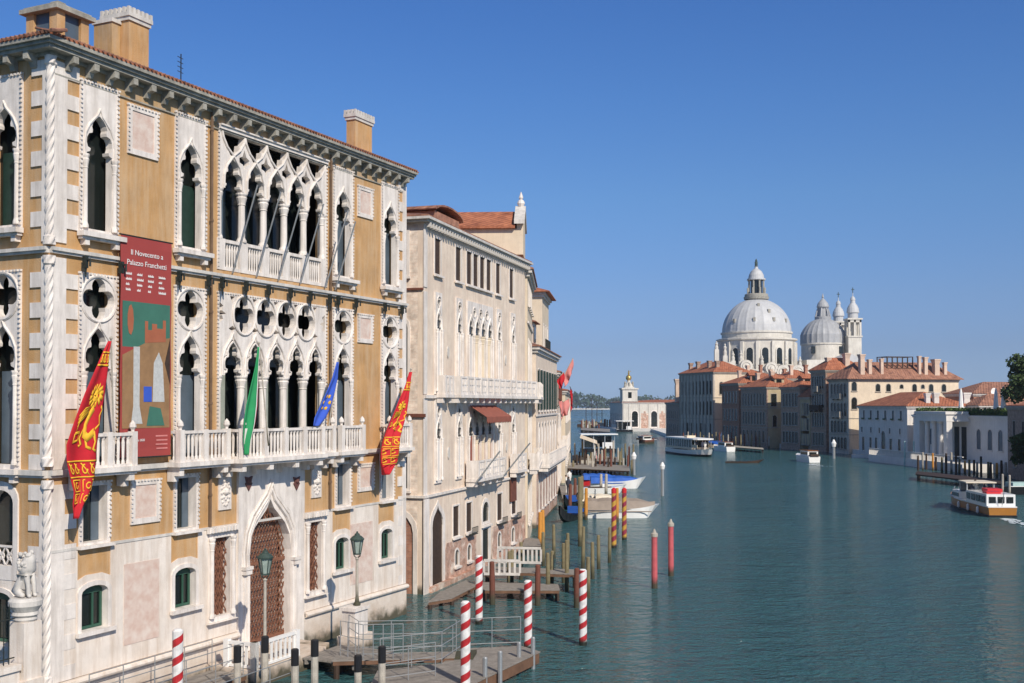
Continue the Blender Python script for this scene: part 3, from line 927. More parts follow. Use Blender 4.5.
_c = MB(); _z = inl(118, 18, 1.2)[1]; _c.box(a_ - .36, a_ - .01, 1.35, 2.1, 19.0, _z - .12); _c = _c.build('chimney', 'ochre_band', rf); MB().box(a_ - .40, a_ - .01, 1.3, 2.15, _z - .119, _z).build('chimney_cap', 'istria_grey', _c)
chim_px(355, 372, 113, .9, .42, 'ochre')
# glazed roof lantern (altana) over the corner
p0 = inl(24, 5, 1.2); p1 = inl(53, 5, 1.2); p2 = inl(88, 22, 1.2)
lx0, lz = p1[0] - .2, p1[1]
LY = 1.1
lx0 = inl(57, 9, LY)[0]; lx1 = inl(89, 20, LY)[0]; zt = inl(57, 9, LY)[1]
ly0, ly1 = LY, LY + 1.25
mb = MB()
pw_ = .3
for X in (lx0, lx1 - pw_):
    for Y in (ly0, ly1 - pw_): mb.box(X, X + pw_, Y, Y + pw_, 19.2, zt)
mb.box(lx0 + pw_, lx1 - pw_, ly0 + .01, ly0 + .2, 19.2, 19.75); mb.box(lx0 + .01, lx0 + .2, ly0 + pw_, ly1 - pw_, 19.2, 19.75)
ln = mb.build('roof_lantern', 'ochre', rf)
m_ = MB(); m_.box(lx0 - .14, lx1 + .14, ly0 - .14, ly1 + .14, zt + .001, zt + .13); m_.box(lx0 - .05, lx1 + .05, ly0 - .05, ly1 + .05, zt + .131, zt + .2)
m_.box(lx0 + .3, lx0 + .6, ly0 + .3, ly0 + .6, zt + .201, zt + .4)
m_.build('lantern_roof', 'stone_grey', ln)
MB().box(lx0 + .1, lx1 - .1, ly0 + .1, ly0 + .12, 19.75, zt).build('pane', 'curtain', ln)
MB().box(lx0 + .1, lx0 + .12, ly0 + .14, ly1 - .1, 19.75, zt).build('pane', 'curtain', ln)
a, z = inl(181, 54, 1.0)
an = MB(); an.tube([(a, 1, 19.3), (a, 1, z)], .02, 5)
for i in range(4): an.tube([(a - .16, 1, z - .12 - i * .16), (a + .16, 1.05, z - .12 - i * .16)], .012, 4)
an.build('antenna', 'iron', rf)

# downpipes, hooks on the string course, slanting awning rods
for px in (208.5, 328.5):
    a = SX(px); p = MB(); p.tube([(a, -.1, 5.0), (a, -.1, ZC)], .05, 6); p.tube([(a, -.1, 7.0), (a, -.3, 7.0), (a, -.3, 7.2), (a, -.1, 7.25)], .05, 6) if False else None
    for z in (6, 9, 12, 15, 18): p.tube([(a, -.1, z), (a, -.1, z + .08)], .07, 6)
    p.build('downpipe', mat('brown downpipe', (.16, .10, .06), .6, .2, 5) if px < 300 else bpy.data.materials['brown downpipe'], pal)
for px in (80, 116, 174.5, 204, 217.6, 241.5, 264, 286, 306, 325.5, 334, 352, 381, 398):
    a = SX(px) - .06; h = MB()
    h.box(a - .05, a + .05, -.3, -.165, 12.86, 13.2); h.tube([(a, -.17, 13.1), (a, -.42, 13.1), (a, -.42, 12.9)], .035, 5)
    h.tube([(a, -.23, 12.86), (a, -.23, 12.6)], [.05, .01], 5)
    h.build('iron_hook', 'iron', pal)
for px in (228, 252, 274, 296, 321):
    a = SX(px); r = MB(); r.tube([(a, -.18, 13.42), (a, -1.2, 16.3)], .028, 6); r.build('awning_rod', 'steel', pal)
a = SX(331); r = MB(); r.tube([(a, -.18, 13.42), (a, -1.1, 16.0)], .028, 6); r.build('awning_rod', 'steel', pal)
# ------------------------------------------------------------ water
def water_mat():
    m = bpy.data.materials.new('canal water'); m.use_nodes = True
    t = m.node_tree; N = t.nodes; L = t.links; b = N['Principled BSDF']
    tc = N.new('ShaderNodeTexCoord')
    nz = N.new('ShaderNodeTexNoise'); nz.inputs['Scale'].default_value = .035; nz.inputs['Detail'].default_value = 4
    L.new(tc.outputs['Object'], nz.inputs['Vector'])
    mx = N.new('ShaderNodeMix'); mx.data_type = 'RGBA'
    mx.inputs[6].default_value = (.027, .086, .092, 1); mx.inputs[7].default_value = (.046, .120, .128, 1)
    L.new(nz.outputs['Fac'], mx.inputs[0]); L.new(mx.outputs[2], b.inputs['Base Color'])
    n9 = N.new('ShaderNodeTexNoise'); n9.inputs['Scale'].default_value = .02; n9.inputs['Detail'].default_value = 5
    mp9 = N.new('ShaderNodeMapping'); mp9.inputs['Scale'].default_value = (1, .35, 1); L.new(tc.outputs['Object'], mp9.inputs[0]); L.new(mp9.outputs[0], n9.inputs['Vector'])
    r9 = N.new('ShaderNodeMapRange'); r9.inputs[1].default_value = .35; r9.inputs[2].default_value = .65; r9.inputs[3].default_value = .05; r9.inputs[4].default_value = .22
    L.new(n9.outputs['Fac'], r9.inputs[0]); L.new(r9.outputs[0], b.inputs['Roughness']); b.inputs['IOR'].default_value = 1.33
    b.inputs['Specular IOR Level'].default_value = .5
    h = None
    for sc_, amp, st in ((.45, .55, (1, 1.7, 1)), (1.5, .34, (1, 1.9, 1)), (4.5, .20, (1, 1.6, 1)), (.06, 1.4, (1, 1.2, 1))):
        mp = N.new('ShaderNodeMapping'); mp.inputs['Scale'].default_value = st; mp.inputs['Rotation'].default_value = (0, 0, .25)
        L.new(tc.outputs['Object'], mp.inputs[0])
        n = N.new('ShaderNodeTexNoise'); n.inputs['Scale'].default_value = sc_; n.inputs['Detail'].default_value = 2.5
        n.inputs['Distortion'].default_value = .4
        L.new(mp.outputs[0], n.inputs['Vector'])
        ma = N.new('ShaderNodeMath'); ma.operation = 'MULTIPLY_ADD'; ma.inputs[1].default_value = amp
        L.new(n.outputs['Fac'], ma.inputs[0])
        if h: L.new(h, ma.inputs[2])
        else: ma.inputs[2].default_value = 0
        h = ma.outputs[0]
    bp = N.new('ShaderNodeBump'); bp.inputs['Strength'].default_value = 1.0; bp.inputs['Distance'].default_value = .8
    L.new(h, bp.inputs['Height']); L.new(bp.outputs[0], b.inputs['Normal'])
    return m
MT['water'] = water_mat()
w = MB(); w.add([(-6000, -600, 0), (6000, -600, 0), (6000, 15000, 0), (-6000, 15000, 0)], [(0, 1, 2, 3)])
wo_ = struct('canal_water', w, 'water')
# ------------------------------------------------------------ exhibition banner on the palace
def text_mesh(name, body, size, m, parent, T, x, z, y, align='CENTER', sx=1.0, extr=.002, rz=0):
    cu = bpy.data.curves.new(name, 'FONT'); cu.body = body; cu.size = size; cu.align_x = align; cu.extrude = extr; cu.offset = .0
    o = bpy.data.objects.new(name, cu); COL.objects.link(o)
    bpy.context.view_layer.update()
    me = bpy.data.meshes.new_from_object(o.evaluated_get(bpy.context.evaluated_depsgraph_get()))
    COL.objects.unlink(o); bpy.data.objects.remove(o)
    mb = MB(T)
    mb.add([(x + v.co.x * sx * cos(rz) - v.co.y * sin(rz), y - v.co.z, z + v.co.y * cos(rz) + v.co.x * sx * sin(rz)) for v in me.vertices], [tuple(p.vertices) for p in me.polygons])
    bpy.data.meshes.remove(me)
    return mb.build(name, m, parent)
BY = .26          # metres in front of the wall
ba0 = FP.at(120.5, 300, BY)[0]; ba1 = FP.at(171, 300, BY)[0]
bzt = FP.at(146, 239, BY)[1]; bzb = FP.at(146, 457, BY)[1]
bc = FP.w((ba0 + ba1) / 2, BY, 0)
bn = thing('exhibition_banner', 'tall dark red exhibition banner with a green and brown picture on the palace wall', 'banner', (bc.x, bc.y, bzb), FP.ang)
bw = (ba1 - ba0) / 2; bh = bzt - bzb
fz = lambda py: (FP.at(146, py, BY)[1] - bzb)
g = 24
mb = MB(); vs = []; fs = []
for j in range(g + 1):
    for i in range(9):
        x = -bw + 2 * bw * i / 8; z = bh * j / g
        vs.append((x, .012 * sin(j * .9 + i * .3) * (1 if 0 < j < g else 0), z))
for j in range(g):
    for i in range(8): fs.append((j * 9 + i, j * 9 + i + 1, (j + 1) * 9 + i + 1, (j + 1) * 9 + i))
mb.add(vs, fs); cl = mb.build('banner_cloth', 'bannerred', bn)
cl.modifiers.new('thick', 'SOLIDIFY').thickness = .01
mb = MB(); mb.tube([(-bw - .05, 0, bh + .01), (bw + .05, 0, bh + .01)], .025, 6); mb.tube([(-bw - .05, 0, 0), (bw + .05, 0, 0)], .025, 6); mb.build('banner_rod', 'iron', bn)
def bpoly(name, P, m, y): MB().panel([(-bw + 2 * bw * u, bh * v) for u, v in P], [], y - .004, y).build(name, m, bn)
zt_, zb_ = fz(303) / bh, fz(428) / bh
bpoly('picture_sky', [(.03, .5), (.97, .5), (.97, zt_), (.03, zt_)], 'bannergreen', -.018)
bpoly('picture_ground', [(.03, zb_), (.97, zb_), (.97, zb_ + .20), (.97, zb_ + .42), (.55, zb_ + .40), (.03, zb_ + .33)], 'bannerbrown', -.023)
bpoly('picture_shape', [(.46, zb_ + .39), (.88, zb_ + .40), (.88, zb_ + .50), (.82, zb_ + .50), (.82, zb_ + .46), (.70, zb_ + .46), (.70, zb_ + .48), (.60, zb_ + .48), (.60, zb_ + .45), (.52, zb_ + .45), (.52, zb_ + .49), (.46, zb_ + .49)], 'bannerorange', -.028)
bpoly('picture_shape', [(.2, zb_ + .02), (.42, zb_ + .02), (.36, zb_ + .10), (.36, zb_ + .37), (.24, zb_ + .37), (.24, zb_ + .10)], mat('banner grey', (.50, .50, .48), .7, .15, 9), -.028)
bpoly('picture_shape', [(.12 + .1 * cos(t * .7) * .6 + .06, zb_ + .49 + .07 * sin(t * .7)) for t in range(9)], 'bannerorange', -.028)
bpoly('picture_shape', [(.62, zb_ + .12), (.86, zb_ + .12), (.82, zb_ + .30), (.74, zb_ + .35), (.64, zb_ + .30)], bpy.data.materials['banner grey'], -.028)
bpoly('picture_shape', [(.44, zb_ + .12), (.60, zb_ + .12), (.60, zb_ + .19), (.44, zb_ + .19)], 'flagblue', -.032)
bpoly('picture_shape', [(.50, zb_ + .01), (.86, zb_ + .01), (.78, zb_ + .09), (.56, zb_ + .10)], 'bannergreen', -.032)
bpoly('picture_shape', [(.0 + .97, zb_ + .2), (.97, zb_ + .42), (.86, zb_ + .30)], 'wood_dark', -.032)
text_mesh('lettering', 'Il Novecento a', .225, 'white', bn, None, 0, fz(257), -.02)
text_mesh('lettering', 'Palazzo Franchetti', .225, 'white', bn, None, 0, fz(267), -.02)
text_mesh('lettering', '19 giugno 2020', .10, 'white', bn, None, -bw * .35, fz(441), -.02)
for j, row in enumerate(([.23, .20, .24, .27], [.22, .26, .23, .14], [.15, .20, .16, .22], [.19, .14, .13, .30])):
    x = -.8
    for i, wd in enumerate(row):
        cx_ = -bw * .82 + i * bw * .43
        bars = MB(); n = int(wd / .022)
        for k in range(n):
            hh = .05 if (k * 7 + i + j) % 3 else .075
            bars.box(cx_ + k * .024, cx_ + k * .024 + .017, -.024, -.020, fz(277 + j * 5.2), fz(277 + j * 5.2) + hh)
        bars.build('small_lettering', 'white', bn)
for j in range(4):
    MB().box(bw * .38 + .03 * (j % 2), bw * .86, -.024, -.020, fz(437 + j * 4.2), fz(437 + j * 4.2) + .045).build('small_logo', 'bannerpale' if 'bannerpale' in MT else 'flagpink', bn)

# ------------------------------------------------------------ flags
def cloth_fn(pl, d, rows, amp, folds, ph=0):
    """rows: (py, px_left, px_right) from top to bottom; returns f(u, v) -> world point"""
    P = []
    for py, xl, xr in rows:
        a0, z = pl.at(xl, py, d); a1, _ = pl.at(xr, py, d)
        P.append((a0, a1, z))
    def f(u, v, off=0.):
        t = v * (len(P) - 1); i = min(int(t), len(P) - 2); k = t - i
        k2 = k
        a0 = P[i][0] * (1 - k2) + P[i + 1][0] * k2; a1 = P[i][1] * (1 - k2) + P[i + 1][1] * k2; z = P[i][2] * (1 - k2) + P[i + 1][2] * k2
        a = a0 + (a1 - a0) * u
        w = amp * sin(folds * u * 2 * pi + ph + v * 1.7) * (.25 + v * .75) + amp * .5 * sin(7 * v + 3 * u)
        p = pl.w(a, d + w + off, z)
        return p
    return f
def flag(label, pl, d, rows, stripes, base, tip, emblem=None, amp=.10, folds=1.5, group='flags on the ochre palace', m0='flagred'):
    b0 = pl.w(*base)
    t = thing('flag', label, 'flag', tuple(b0), 0, group)
    L0 = lambda p: tuple(Vector(p) - b0)
    tp = pl.w(*tip)
    mb = MB(L0); mb.tube([tuple(b0), tuple(tp)], .028, 6); mb.ball(tuple(tp), .05, 8, 5); mb.build('pole', 'wood_pale', t)
    f = cloth_fn(pl, d, rows, amp, folds)
    nu, nv = 22, 44
    for s0, s1, m in stripes:
        mb = MB(L0); vs = []; fs = []
        k = max(3, int(nu * (s1 - s0)) + 1)
        for j in range(nv + 1):
            for i in range(k + 1): vs.append(tuple(f(s0 + (s1 - s0) * i / k, j / nv)))
        for j in range(nv):
            for i in range(k): fs.append((j * (k + 1) + i, j * (k + 1) + i + 1, (j + 1) * (k + 1) + i + 1, (j + 1) * (k + 1) + i))
        o = mb.add(vs, fs).build('flag_cloth', m, t, smooth=True)
        o.modifiers.new('thick', 'SOLIDIFY').thickness = .012
    def stroke(nm, pts, wd, m='flagyellow'):
        for sgn in (1,):
            vs = []; fs = []
            for i, (u, v) in enumerate(pts):
                a = pts[max(0, i - 1)]; b = pts[min(len(pts) - 1, i + 1)]
                du, dv = (b[0] - a[0]), (b[1] - a[1]) * 3; l = sqrt(du * du + dv * dv) or 1
                nu_, nv_ = -dv / l, du / l / 3
                vs += [tuple(f(u + nu_ * wd, v + nv_ * wd, .022)), tuple(f(u - nu_ * wd, v - nv_ * wd, .022))]
            for i in range(len(pts) - 1): fs.append((2 * i, 2 * i + 1, 2 * i + 3, 2 * i + 2))
            mb = MB(L0); mb.add(vs, fs); o = mb.build(nm, m, t, smooth=True); o.modifiers.new('thick', 'SOLIDIFY').thickness = .008
    if emblem: emblem(stroke)
    return t
def arc(cu, cv, ru, rv, a0, a1, n=10): return [(cu + ru * cos(radians(a0 + (a1 - a0) * i / n)), cv + rv * sin(radians(a0 + (a1 - a0) * i / n))) for i in range(n + 1)]
def lion(stroke):
    # gold winged lion and framed ornament borders
    for k in range(12):
        a = k / 12 * 2 * pi
        stroke('lion_mane', [(.62 + .12 * cos(a), .30 + .022 * sin(a)), (.62 + .27 * cos(a + .3), .30 + .05 * sin(a + .3))], .028)
    stroke('lion_head', arc(.63, .30, .05, .010, 0, 360, 10), .05)
    stroke('lion_face', [(.55, .318), (.62, .325), (.70, .318)], .016)
    stroke('lion_body', [(.66, .35), (.58, .38), (.52, .42), (.55, .46), (.66, .475), (.80, .45)], .055)
    for k in range(5): stroke('lion_wing', [(.52, .35 + k * .006), (.30 - .03 * k, .355 + k * .014), (.10 + .02 * k, .385 + k * .015)], .014)
    stroke('lion_leg', [(.50, .44), (.42, .475), (.52, .50), (.44, .512)], .028)
    stroke('lion_leg', [(.60, .47), (.66, .515), (.78, .53)], .028)
    stroke('lion_leg', [(.80, .45), (.90, .49), (.84, .53), (.94, .545)], .028)
    stroke('lion_tail', [(.82, .44), (.95, .42), (.90, .385), (.97, .36), (.9, .345)], .018)
    stroke('open_book', [(.16, .455), (.36, .45), (.37, .485), (.17, .49), (.16, .455)], .018)
    for v in (.10, .165, .60, .70):
        stroke('border_line', [(u / 10, v) for u in range(0, 11)], .014)
    for v0, v1 in ((.10, .165), (.60, .70)):
        for k in range(4):
            u = .14 + k * .24
            stroke('border_ornament', arc(u, (v0 + v1) / 2, .07, (v1 - v0) * .28, 0, 280, 8), .016)
            stroke('border_ornament', [(u - .1, v0 + .012), (u + .02, (v0 + v1) / 2), (u + .1, v1 - .012)], .014)
    for u0, u1, v0, v1 in ((.08, .45, .72, .80), (.55, .92, .72, .80), (.08, .45, .82, .89), (.55, .92, .82, .89)):
        stroke('border_frame', [(u0, v0), (u1, v0), (u1, v1), (u0, v1), (u0, v0)], .014)
        stroke('border_ornament', arc((u0 + u1) / 2, (v0 + v1) / 2, .09, .022, 0, 330, 8), .016)
flag('red and gold lion flag hanging beside the rope corner column', FP, .75,
     [(341, 108, 111), (352, 102, 109.5), (372, 93, 108), (395, 83, 105), (420, 74, 100.5), (445, 66, 96.5), (462, 66.5, 95), (478, 70, 93.5), (492, 73, 90), (505, 71, 84), (519, 72, 78.5)],
     [(0, 1, 'flagred')], (2.35, .1, 6.9), (*[FP.at(111, 338, .75)[0], .75], FP.at(111, 338, .75)[1]), lion, .07, 1.3)
flag('red and gold lion flag at the far corner of the ochre palace', FP, .9,
     [(372, 409, 411), (385, 404, 410.5), (400, 397, 409), (415, 391.5, 406), (428, 387, 401), (440, 383, 397), (452, 380, 396), (463, 379, 395), (475, 382, 388)],
     [(0, 1, 'flagred')], (18.2, .1, 6.9), (*[FP.at(411, 369, .9)[0], .9], FP.at(411, 369, .9)[1]), lion, .14, 2.2)
flag('green white and red tricolour flag over the central balcony', FP, 1.0,
     [(347, 257.5, 259), (365, 254.5, 259), (385, 250, 259), (405, 246, 258), (425, 243.5, 255), (440, 242.5, 251), (455, 243, 249)],
     [(0, .80, 'flaggreen'), (.80, .9, 'white'), (.9, 1, 'flagred')], (8.4, .98, 7.6), (*[FP.at(259, 343, 1.0)[0], 1.0], FP.at(259, 343, 1.0)[1]), None, .06, 1.5)
def stars(stroke):
    for k in range(6):
        a = k / 6 * 2 * pi; stroke('gold_star', arc(.5 + .28 * cos(a), .55 + .10 * sin(a), .06, .010, 0, 360, 6), .05)
flag('blue flag with small gold stars right of the central balcony', FP, 1.0,
     [(362, 336.5, 338.5), (378, 331.5, 338), (392, 326, 334.5), (406, 320, 330), (418, 314, 325), (426, 312, 319)],
     [(0, 1, 'flagblue')], (12.9, .1, 6.95), (*[FP.at(339, 359, 1.0)[0], 1.0], FP.at(339, 359, 1.0)[1]), stars, .05, 1.2)

# ------------------------------------------------------------ street lamps on the landing
def lamp(label, P, zb, ztop, group='lantern posts on the palace landing'):
    t = thing('lamp_post', label, 'lamp post', (P.x, P.y, zb), .2, group)
    H = ztop - zb; hl = .95
    mb = MB(); mb.lathe(0, 0, [(.13, 0), (.13, .08), (.08, .14), (.055, .35), (.045, H - hl - .1), (.07, H - hl - .06), (.05, H - hl)], 10); mb.build('post', 'wood_pale', t)
    a = MB()
    for k in range(4):
        an = pi / 2 * k + pi / 4
        a.tube([(0.03 * cos(an), .03 * sin(an), H - hl - .02), (.16 * cos(an), .16 * sin(an), H - hl + .06), (.14 * cos(an), .14 * sin(an), H - hl + .14)], .014, 5)
    for k in range(6):
        an = pi / 3 * k
        a.tube([(.13 * cos(an), .13 * sin(an), H - hl + .12), (.22 * cos(an), .22 * sin(an), H - .32)], .016, 5)
    a.lathe(0, 0, [(.15, H - hl + .10), (.15, H - hl + .14)], 6); a.build('lantern_frame', 'verdigris', t)
    c = MB(); c.lathe(0, 0, [(.25, H - .33), (.26, H - .28), (.16, H - .18), (.10, H - .15), (.09, H - .1), (.03, H - .06), (.04, H - .03), (.0, H)], 12); c.build('lantern_cap', 'verdigris', t)
    gl = MB(); gl.lathe(0, 0, [(.12, H - hl + .15), (.205, H - .33)], 6); gl.build('lantern_glass', 'lampglass', t)
    return t
LP1 = onz(265, 668, .6); LP1 = ony(265, 600, 35.0)
lamp('lantern post in front of the ogee door of the ochre palace', Vector((LP1.x, 35.0, 0)), .58, ony(266, 548, 35.0).z)
LP2 = ony(357, 600, 40.0)
lamp('lantern post on the white pedestal right of the ogee door', Vector((LP2.x, 40.0, 0)), 1.72, ony(357, 531, 40.0).z)

# ------------------------------------------------------------ water terrace, decks, walkways
lt = thing('water_landing', 'white stone water landing with balustrade in front of the ogee door', 'landing', tuple(FP.w(9.0, 0, 0)), FP.ang)
def L9(p): return (p[0] - 9.0, p[1], p[2])
mb = MB(L9); mb.box(6.3, 10.2, -2.1, -.15, -.6, .56); mb.build('platform', 'basewall', lt)
b = MB(L9)
def rail_run(b, p, q, zf, zr, bs=.22, post=True):
    L = sqrt((q[0] - p[0]) ** 2 + (q[1] - p[1]) ** 2); u = ((q[0] - p[0]) / L, (q[1] - p[1]) / L); c = ((p[0] + q[0]) / 2, (p[1] + q[1]) / 2)
    b.obox(c, u, L, .12, zf + zr - .1, zf + zr); b.obox(c, u, L, .1, zf + .03, zf + .1)
    n = int(L / bs)
    for i in range(n):
        t = L * (i + .5) / n; b.obox((p[0] + u[0] * t, p[1] + u[1] * t), u, .09, .05, zf + .1, zf + zr - .1)
    if post:
        for e in (p, q): b.obox(e, u, .18, .18, zf + .002, zf + zr + .04)
rail_run(b, (6.42, -2.0), (8.6, -2.0), .56, .84); rail_run(b, (6.42, -2.0), (6.42, -.9), .56, .84)
b.build('balustrade', 'white', lt)
s_ = MB(L9); s_.box(10.21, 11.4, -1.4, -.15, -.4, .40); s_.box(10.21, 10.7, -2.0, -1.41, -.4, .3); s_.build('step', 'basewall', lt)
dk = MB(L9)
for i in range(14): dk.box(8.8 + i * .16, 8.8 + i * .16 + .145, -4.3, -2.12, .40, .46)
dk.box(8.8, 11.0, -2.3, -2.2, .25, .398); dk.box(8.8, 11.0, -4.2, -4.1, .25, .398)
o_ = dk.build('timber_ramp', 'wood_grey', lt)
ped = thing('lamp_pedestal', 'white box pedestal with open iron rail carrying the right lantern post', 'pedestal', (LP2.x, 40.0, .0), FP.ang)
mb = MB(); mb.box(-.75, .5, -.35, .35, -.5, .72); mb.build('pedestal_base', 'basewall', ped)
mb = MB(); mb.box(-.55, .28, -.28, .28, .721, 1.6); mb.box(-.62, .35, -.35, .35, 1.601, 1.72); mb.box(-.55, -.35, -.26, .26, 1.721, 1.74); mb.build('pedestal_block', 'istria', ped)

def railing(label, pts, z, h, group='thin steel railings of the landing', rails=3, m='steel', sp=1.2):
    p0 = pts[0]
    t = thing('railing', label, 'railing', (p0[0], p0[1], z), 0, group)
    for (ax, ay), (bx, by) in zip(pts, pts[1:]):
        L = sqrt((bx - ax) ** 2 + (by - ay) ** 2); n = max(1, round(L / sp))
        for i in range(n + 1):
            if i == n and (bx, by) != pts[-1]: continue
            x = ax + (bx - ax) * i / n - p0[0]; y = ay + (by - ay) * i / n - p0[1]
            MB().tube([(x, y, -.05), (x, y, h)], .017, 6).build('post', m, t)
        for r_ in range(rails):
            zz = h * (1 - .42 * r_)
            MB().tube([(ax - p0[0], ay - p0[1], zz), (bx - p0[0], by - p0[1], zz)], .014, 6).build('rail', m, t)
    return t
def deck(label, P, z, th=.16, piles=True, m='wood_grey', cat='jetty', group=None, nm='jetty'):
    cx = sum(p[0] for p in P) / len(P); cy = sum(p[1] for p in P) / len(P)
    t = thing(nm, label, cat, (cx, cy, 0), 0, group)
    Q = [(p[0] - cx, p[1] - cy) for p in P]
    MB().prism_xy(Q, z - .03, z).build('planking', m, t)
    Q2 = [(x * .985, y * .985) for x, y in Q]
    MB().prism_xy(Q2, z - th, z - .031).build('fascia', 'wood_dark' if m != 'wood_grey' else 'deck_side', t)
    if piles:
        for x, y in Q: 
            MB().lathe(x * .93, y * .93, [(.1, -1), (.1, z - th - .001)], 8).build('pile', 'wood_dark', t)
    return t
MT['deck_side'] = mat('brown deck edge', (.16, .085, .05), .8, .3, 2)
# planks pattern material for grey decks
def plank_mat():
    m = MT['wood_grey']; t = m.node_tree; N = t.nodes; L = t.links; b = N['Principled BSDF']
    tc = [n for n in N if n.type == 'TEX_COORD'][0]
    wv = N.new('ShaderNodeTexWave'); wv.inputs['Scale'].default_value = 1.6; wv.bands_direction = 'Y'; wv.wave_profile = 'SAW'
    L.new(tc.outputs['Object'], wv.inputs['Vector'])
    rp = N.new('ShaderNodeMapRange'); rp.inputs[1].default_value = .0; rp.inputs[2].default_value = .12; rp.inputs[3].default_value = .35
    L.new(wv.outputs['Fac'], rp.inputs[0])
    hv = N.new('ShaderNodeHueSaturation'); src = b.inputs['Base Color'].links[0].from_socket
    L.new(src, hv.inputs['Color']); L.new(rp.outputs[0], hv.inputs['Value']); L.new(hv.outputs[0], b.inputs['Base Color'])
plank_mat()
w2 = lambda s_, d: (lambda p: (p.x, p.y))(FP.w(s_, d, 0))
deck('grey plank walkway along the foot of the ochre palace', [w2(.6, .45), w2(6.2, .45), w2(6.2, 1.9), w2(.6, 1.9)], .45)
railing('steel railing on the palace walkway, nearest the wall', [w2(1.0, .55), w2(6.1, .55)], .45, 1.0)
railing('steel railing on the outer edge of the palace walkway', [w2(.9, 1.8), w2(6.1, 1.8)], .45, 1.0)
deck('grey plank walkway in front of the black capped posts', [w2(-.5, 2.6), w2(6.1, 2.6), w2(6.1, 4.1), w2(-.5, 4.1)], .30)
railing('steel railing along the lower front walkway', [w2(-.3, 4.0), w2(3.2, 4.0), w2(6.0, 4.0)], .30, .95)
# gangway and floating pontoon
ga = onz(345, 655, .55); gb = onz(462, 655, .55)
deck('brown gangway from the landing to the floating pontoon', [(-5.9, 37.2), (-5.9, 36.2), (-1.9, 36.7), (-1.9, 37.6)], .60)
railing('tall steel railing along the far side of the gangway', [(-5.7, 38.6), (-5.2, 37.45), (-1.9, 37.65)], .60, 1.05)
railing('curved end steel railing by the lantern pedestal', [(-5.75, 37.0), (-4.9, 36.35), (-3.6, 36.5)], .60, 1.15, sp=.35)
pont = deck('grey floating pontoon with plank deck at the bottom of the view', [(-4.3, 32.3), (-1.85, 32.3), (.98, 38.0), (.35, 38.9), (-1.75, 38.5), (-2.3, 36.3), (-4.3, 35.3)], .50, .38, False, cat='pontoon', nm='pontoon')
railing('steel railing round the far edge of the pontoon', [(-4.2, 35.2), (-2.3, 36.2), (-1.7, 38.35), (.3, 38.75)], .50, 1.05)
railing('low steel railing across the pontoon deck', [(-4.0, 33.6), (-2.4, 34.6)], .50, 1.05)
hp = thing('access_ramp', 'small sloping white ramp plate on the pontoon deck', 'ramp', (-1.9, 37.3, .5))
MB().add([(-.9, -.5, .01), (.6, -.5, .01), (.7, .4, .01), (-.7, .4, .01), (-.9, -.5, .04), (.6, -.5, .14), (.7, .4, .14), (-.7, .4, .04)], [(0, 1, 2, 3), (4, 5, 6, 7), (0, 1, 5, 4), (1, 2, 6, 5), (2, 3, 7, 6), (3, 0, 4, 7)]).build('ramp_plate', 'wood_pale', hp)
bl = [(397, 662), (485, 657, 683), (500, 651, 681), (519, 642, 668), (533, 637, 662)]
for i, (px, yt, yb) in enumerate([(485, 657, 683), (500, 651, 679), (519, 642, 663), (533, 637, 660)]):
    P = onz(px, yb, .3); zt = ony(px, yt, P.y).z
    o = MB().lathe(0, 0, [(.075, -1), (.075, zt - .03), (.05, zt)], 8).build('pontoon_post', 'steel'); o.location = (P.x, P.y, 0)
    tag(o, '%s grey steel post from the left on the right edge of the pontoon' % ORD[i], 'post', 'grey steel posts on the pontoon edge')
# black capped posts
for i, (px, yt) in enumerate([(237.4, 645.6), (265, 636), (294.9, 648.7), (314.7, 639.5), (358, 654.9), (382, 646)]):
    Y = 33.4 if px != 265 else 33.9
    P = ony(px, yt, Y); zt = P.z
    t = thing('capped_post', '%s from the left of six grey posts with black caps before the palace landing' % ORD[i], 'post', (P.x, Y, 0), 0, 'grey posts with black caps')
    MB().lathe(0, 0, [(.115, -1), (.11, zt - .5)], 10).build('post', 'wood_pale', t)
    MB().lathe(0, 0, [(.12, zt - .5), (.12, zt - .03), (.09, zt)], 10).build('cap', 'black', t)
rp = MB().tube([(ony(265, 676, 33.4).x, 33.4, 1.0)] + [(-7.6 + k * .5, 33.5, .95 - .06 * sin(k / 9 * pi)) for k in range(10)], .015, 5)
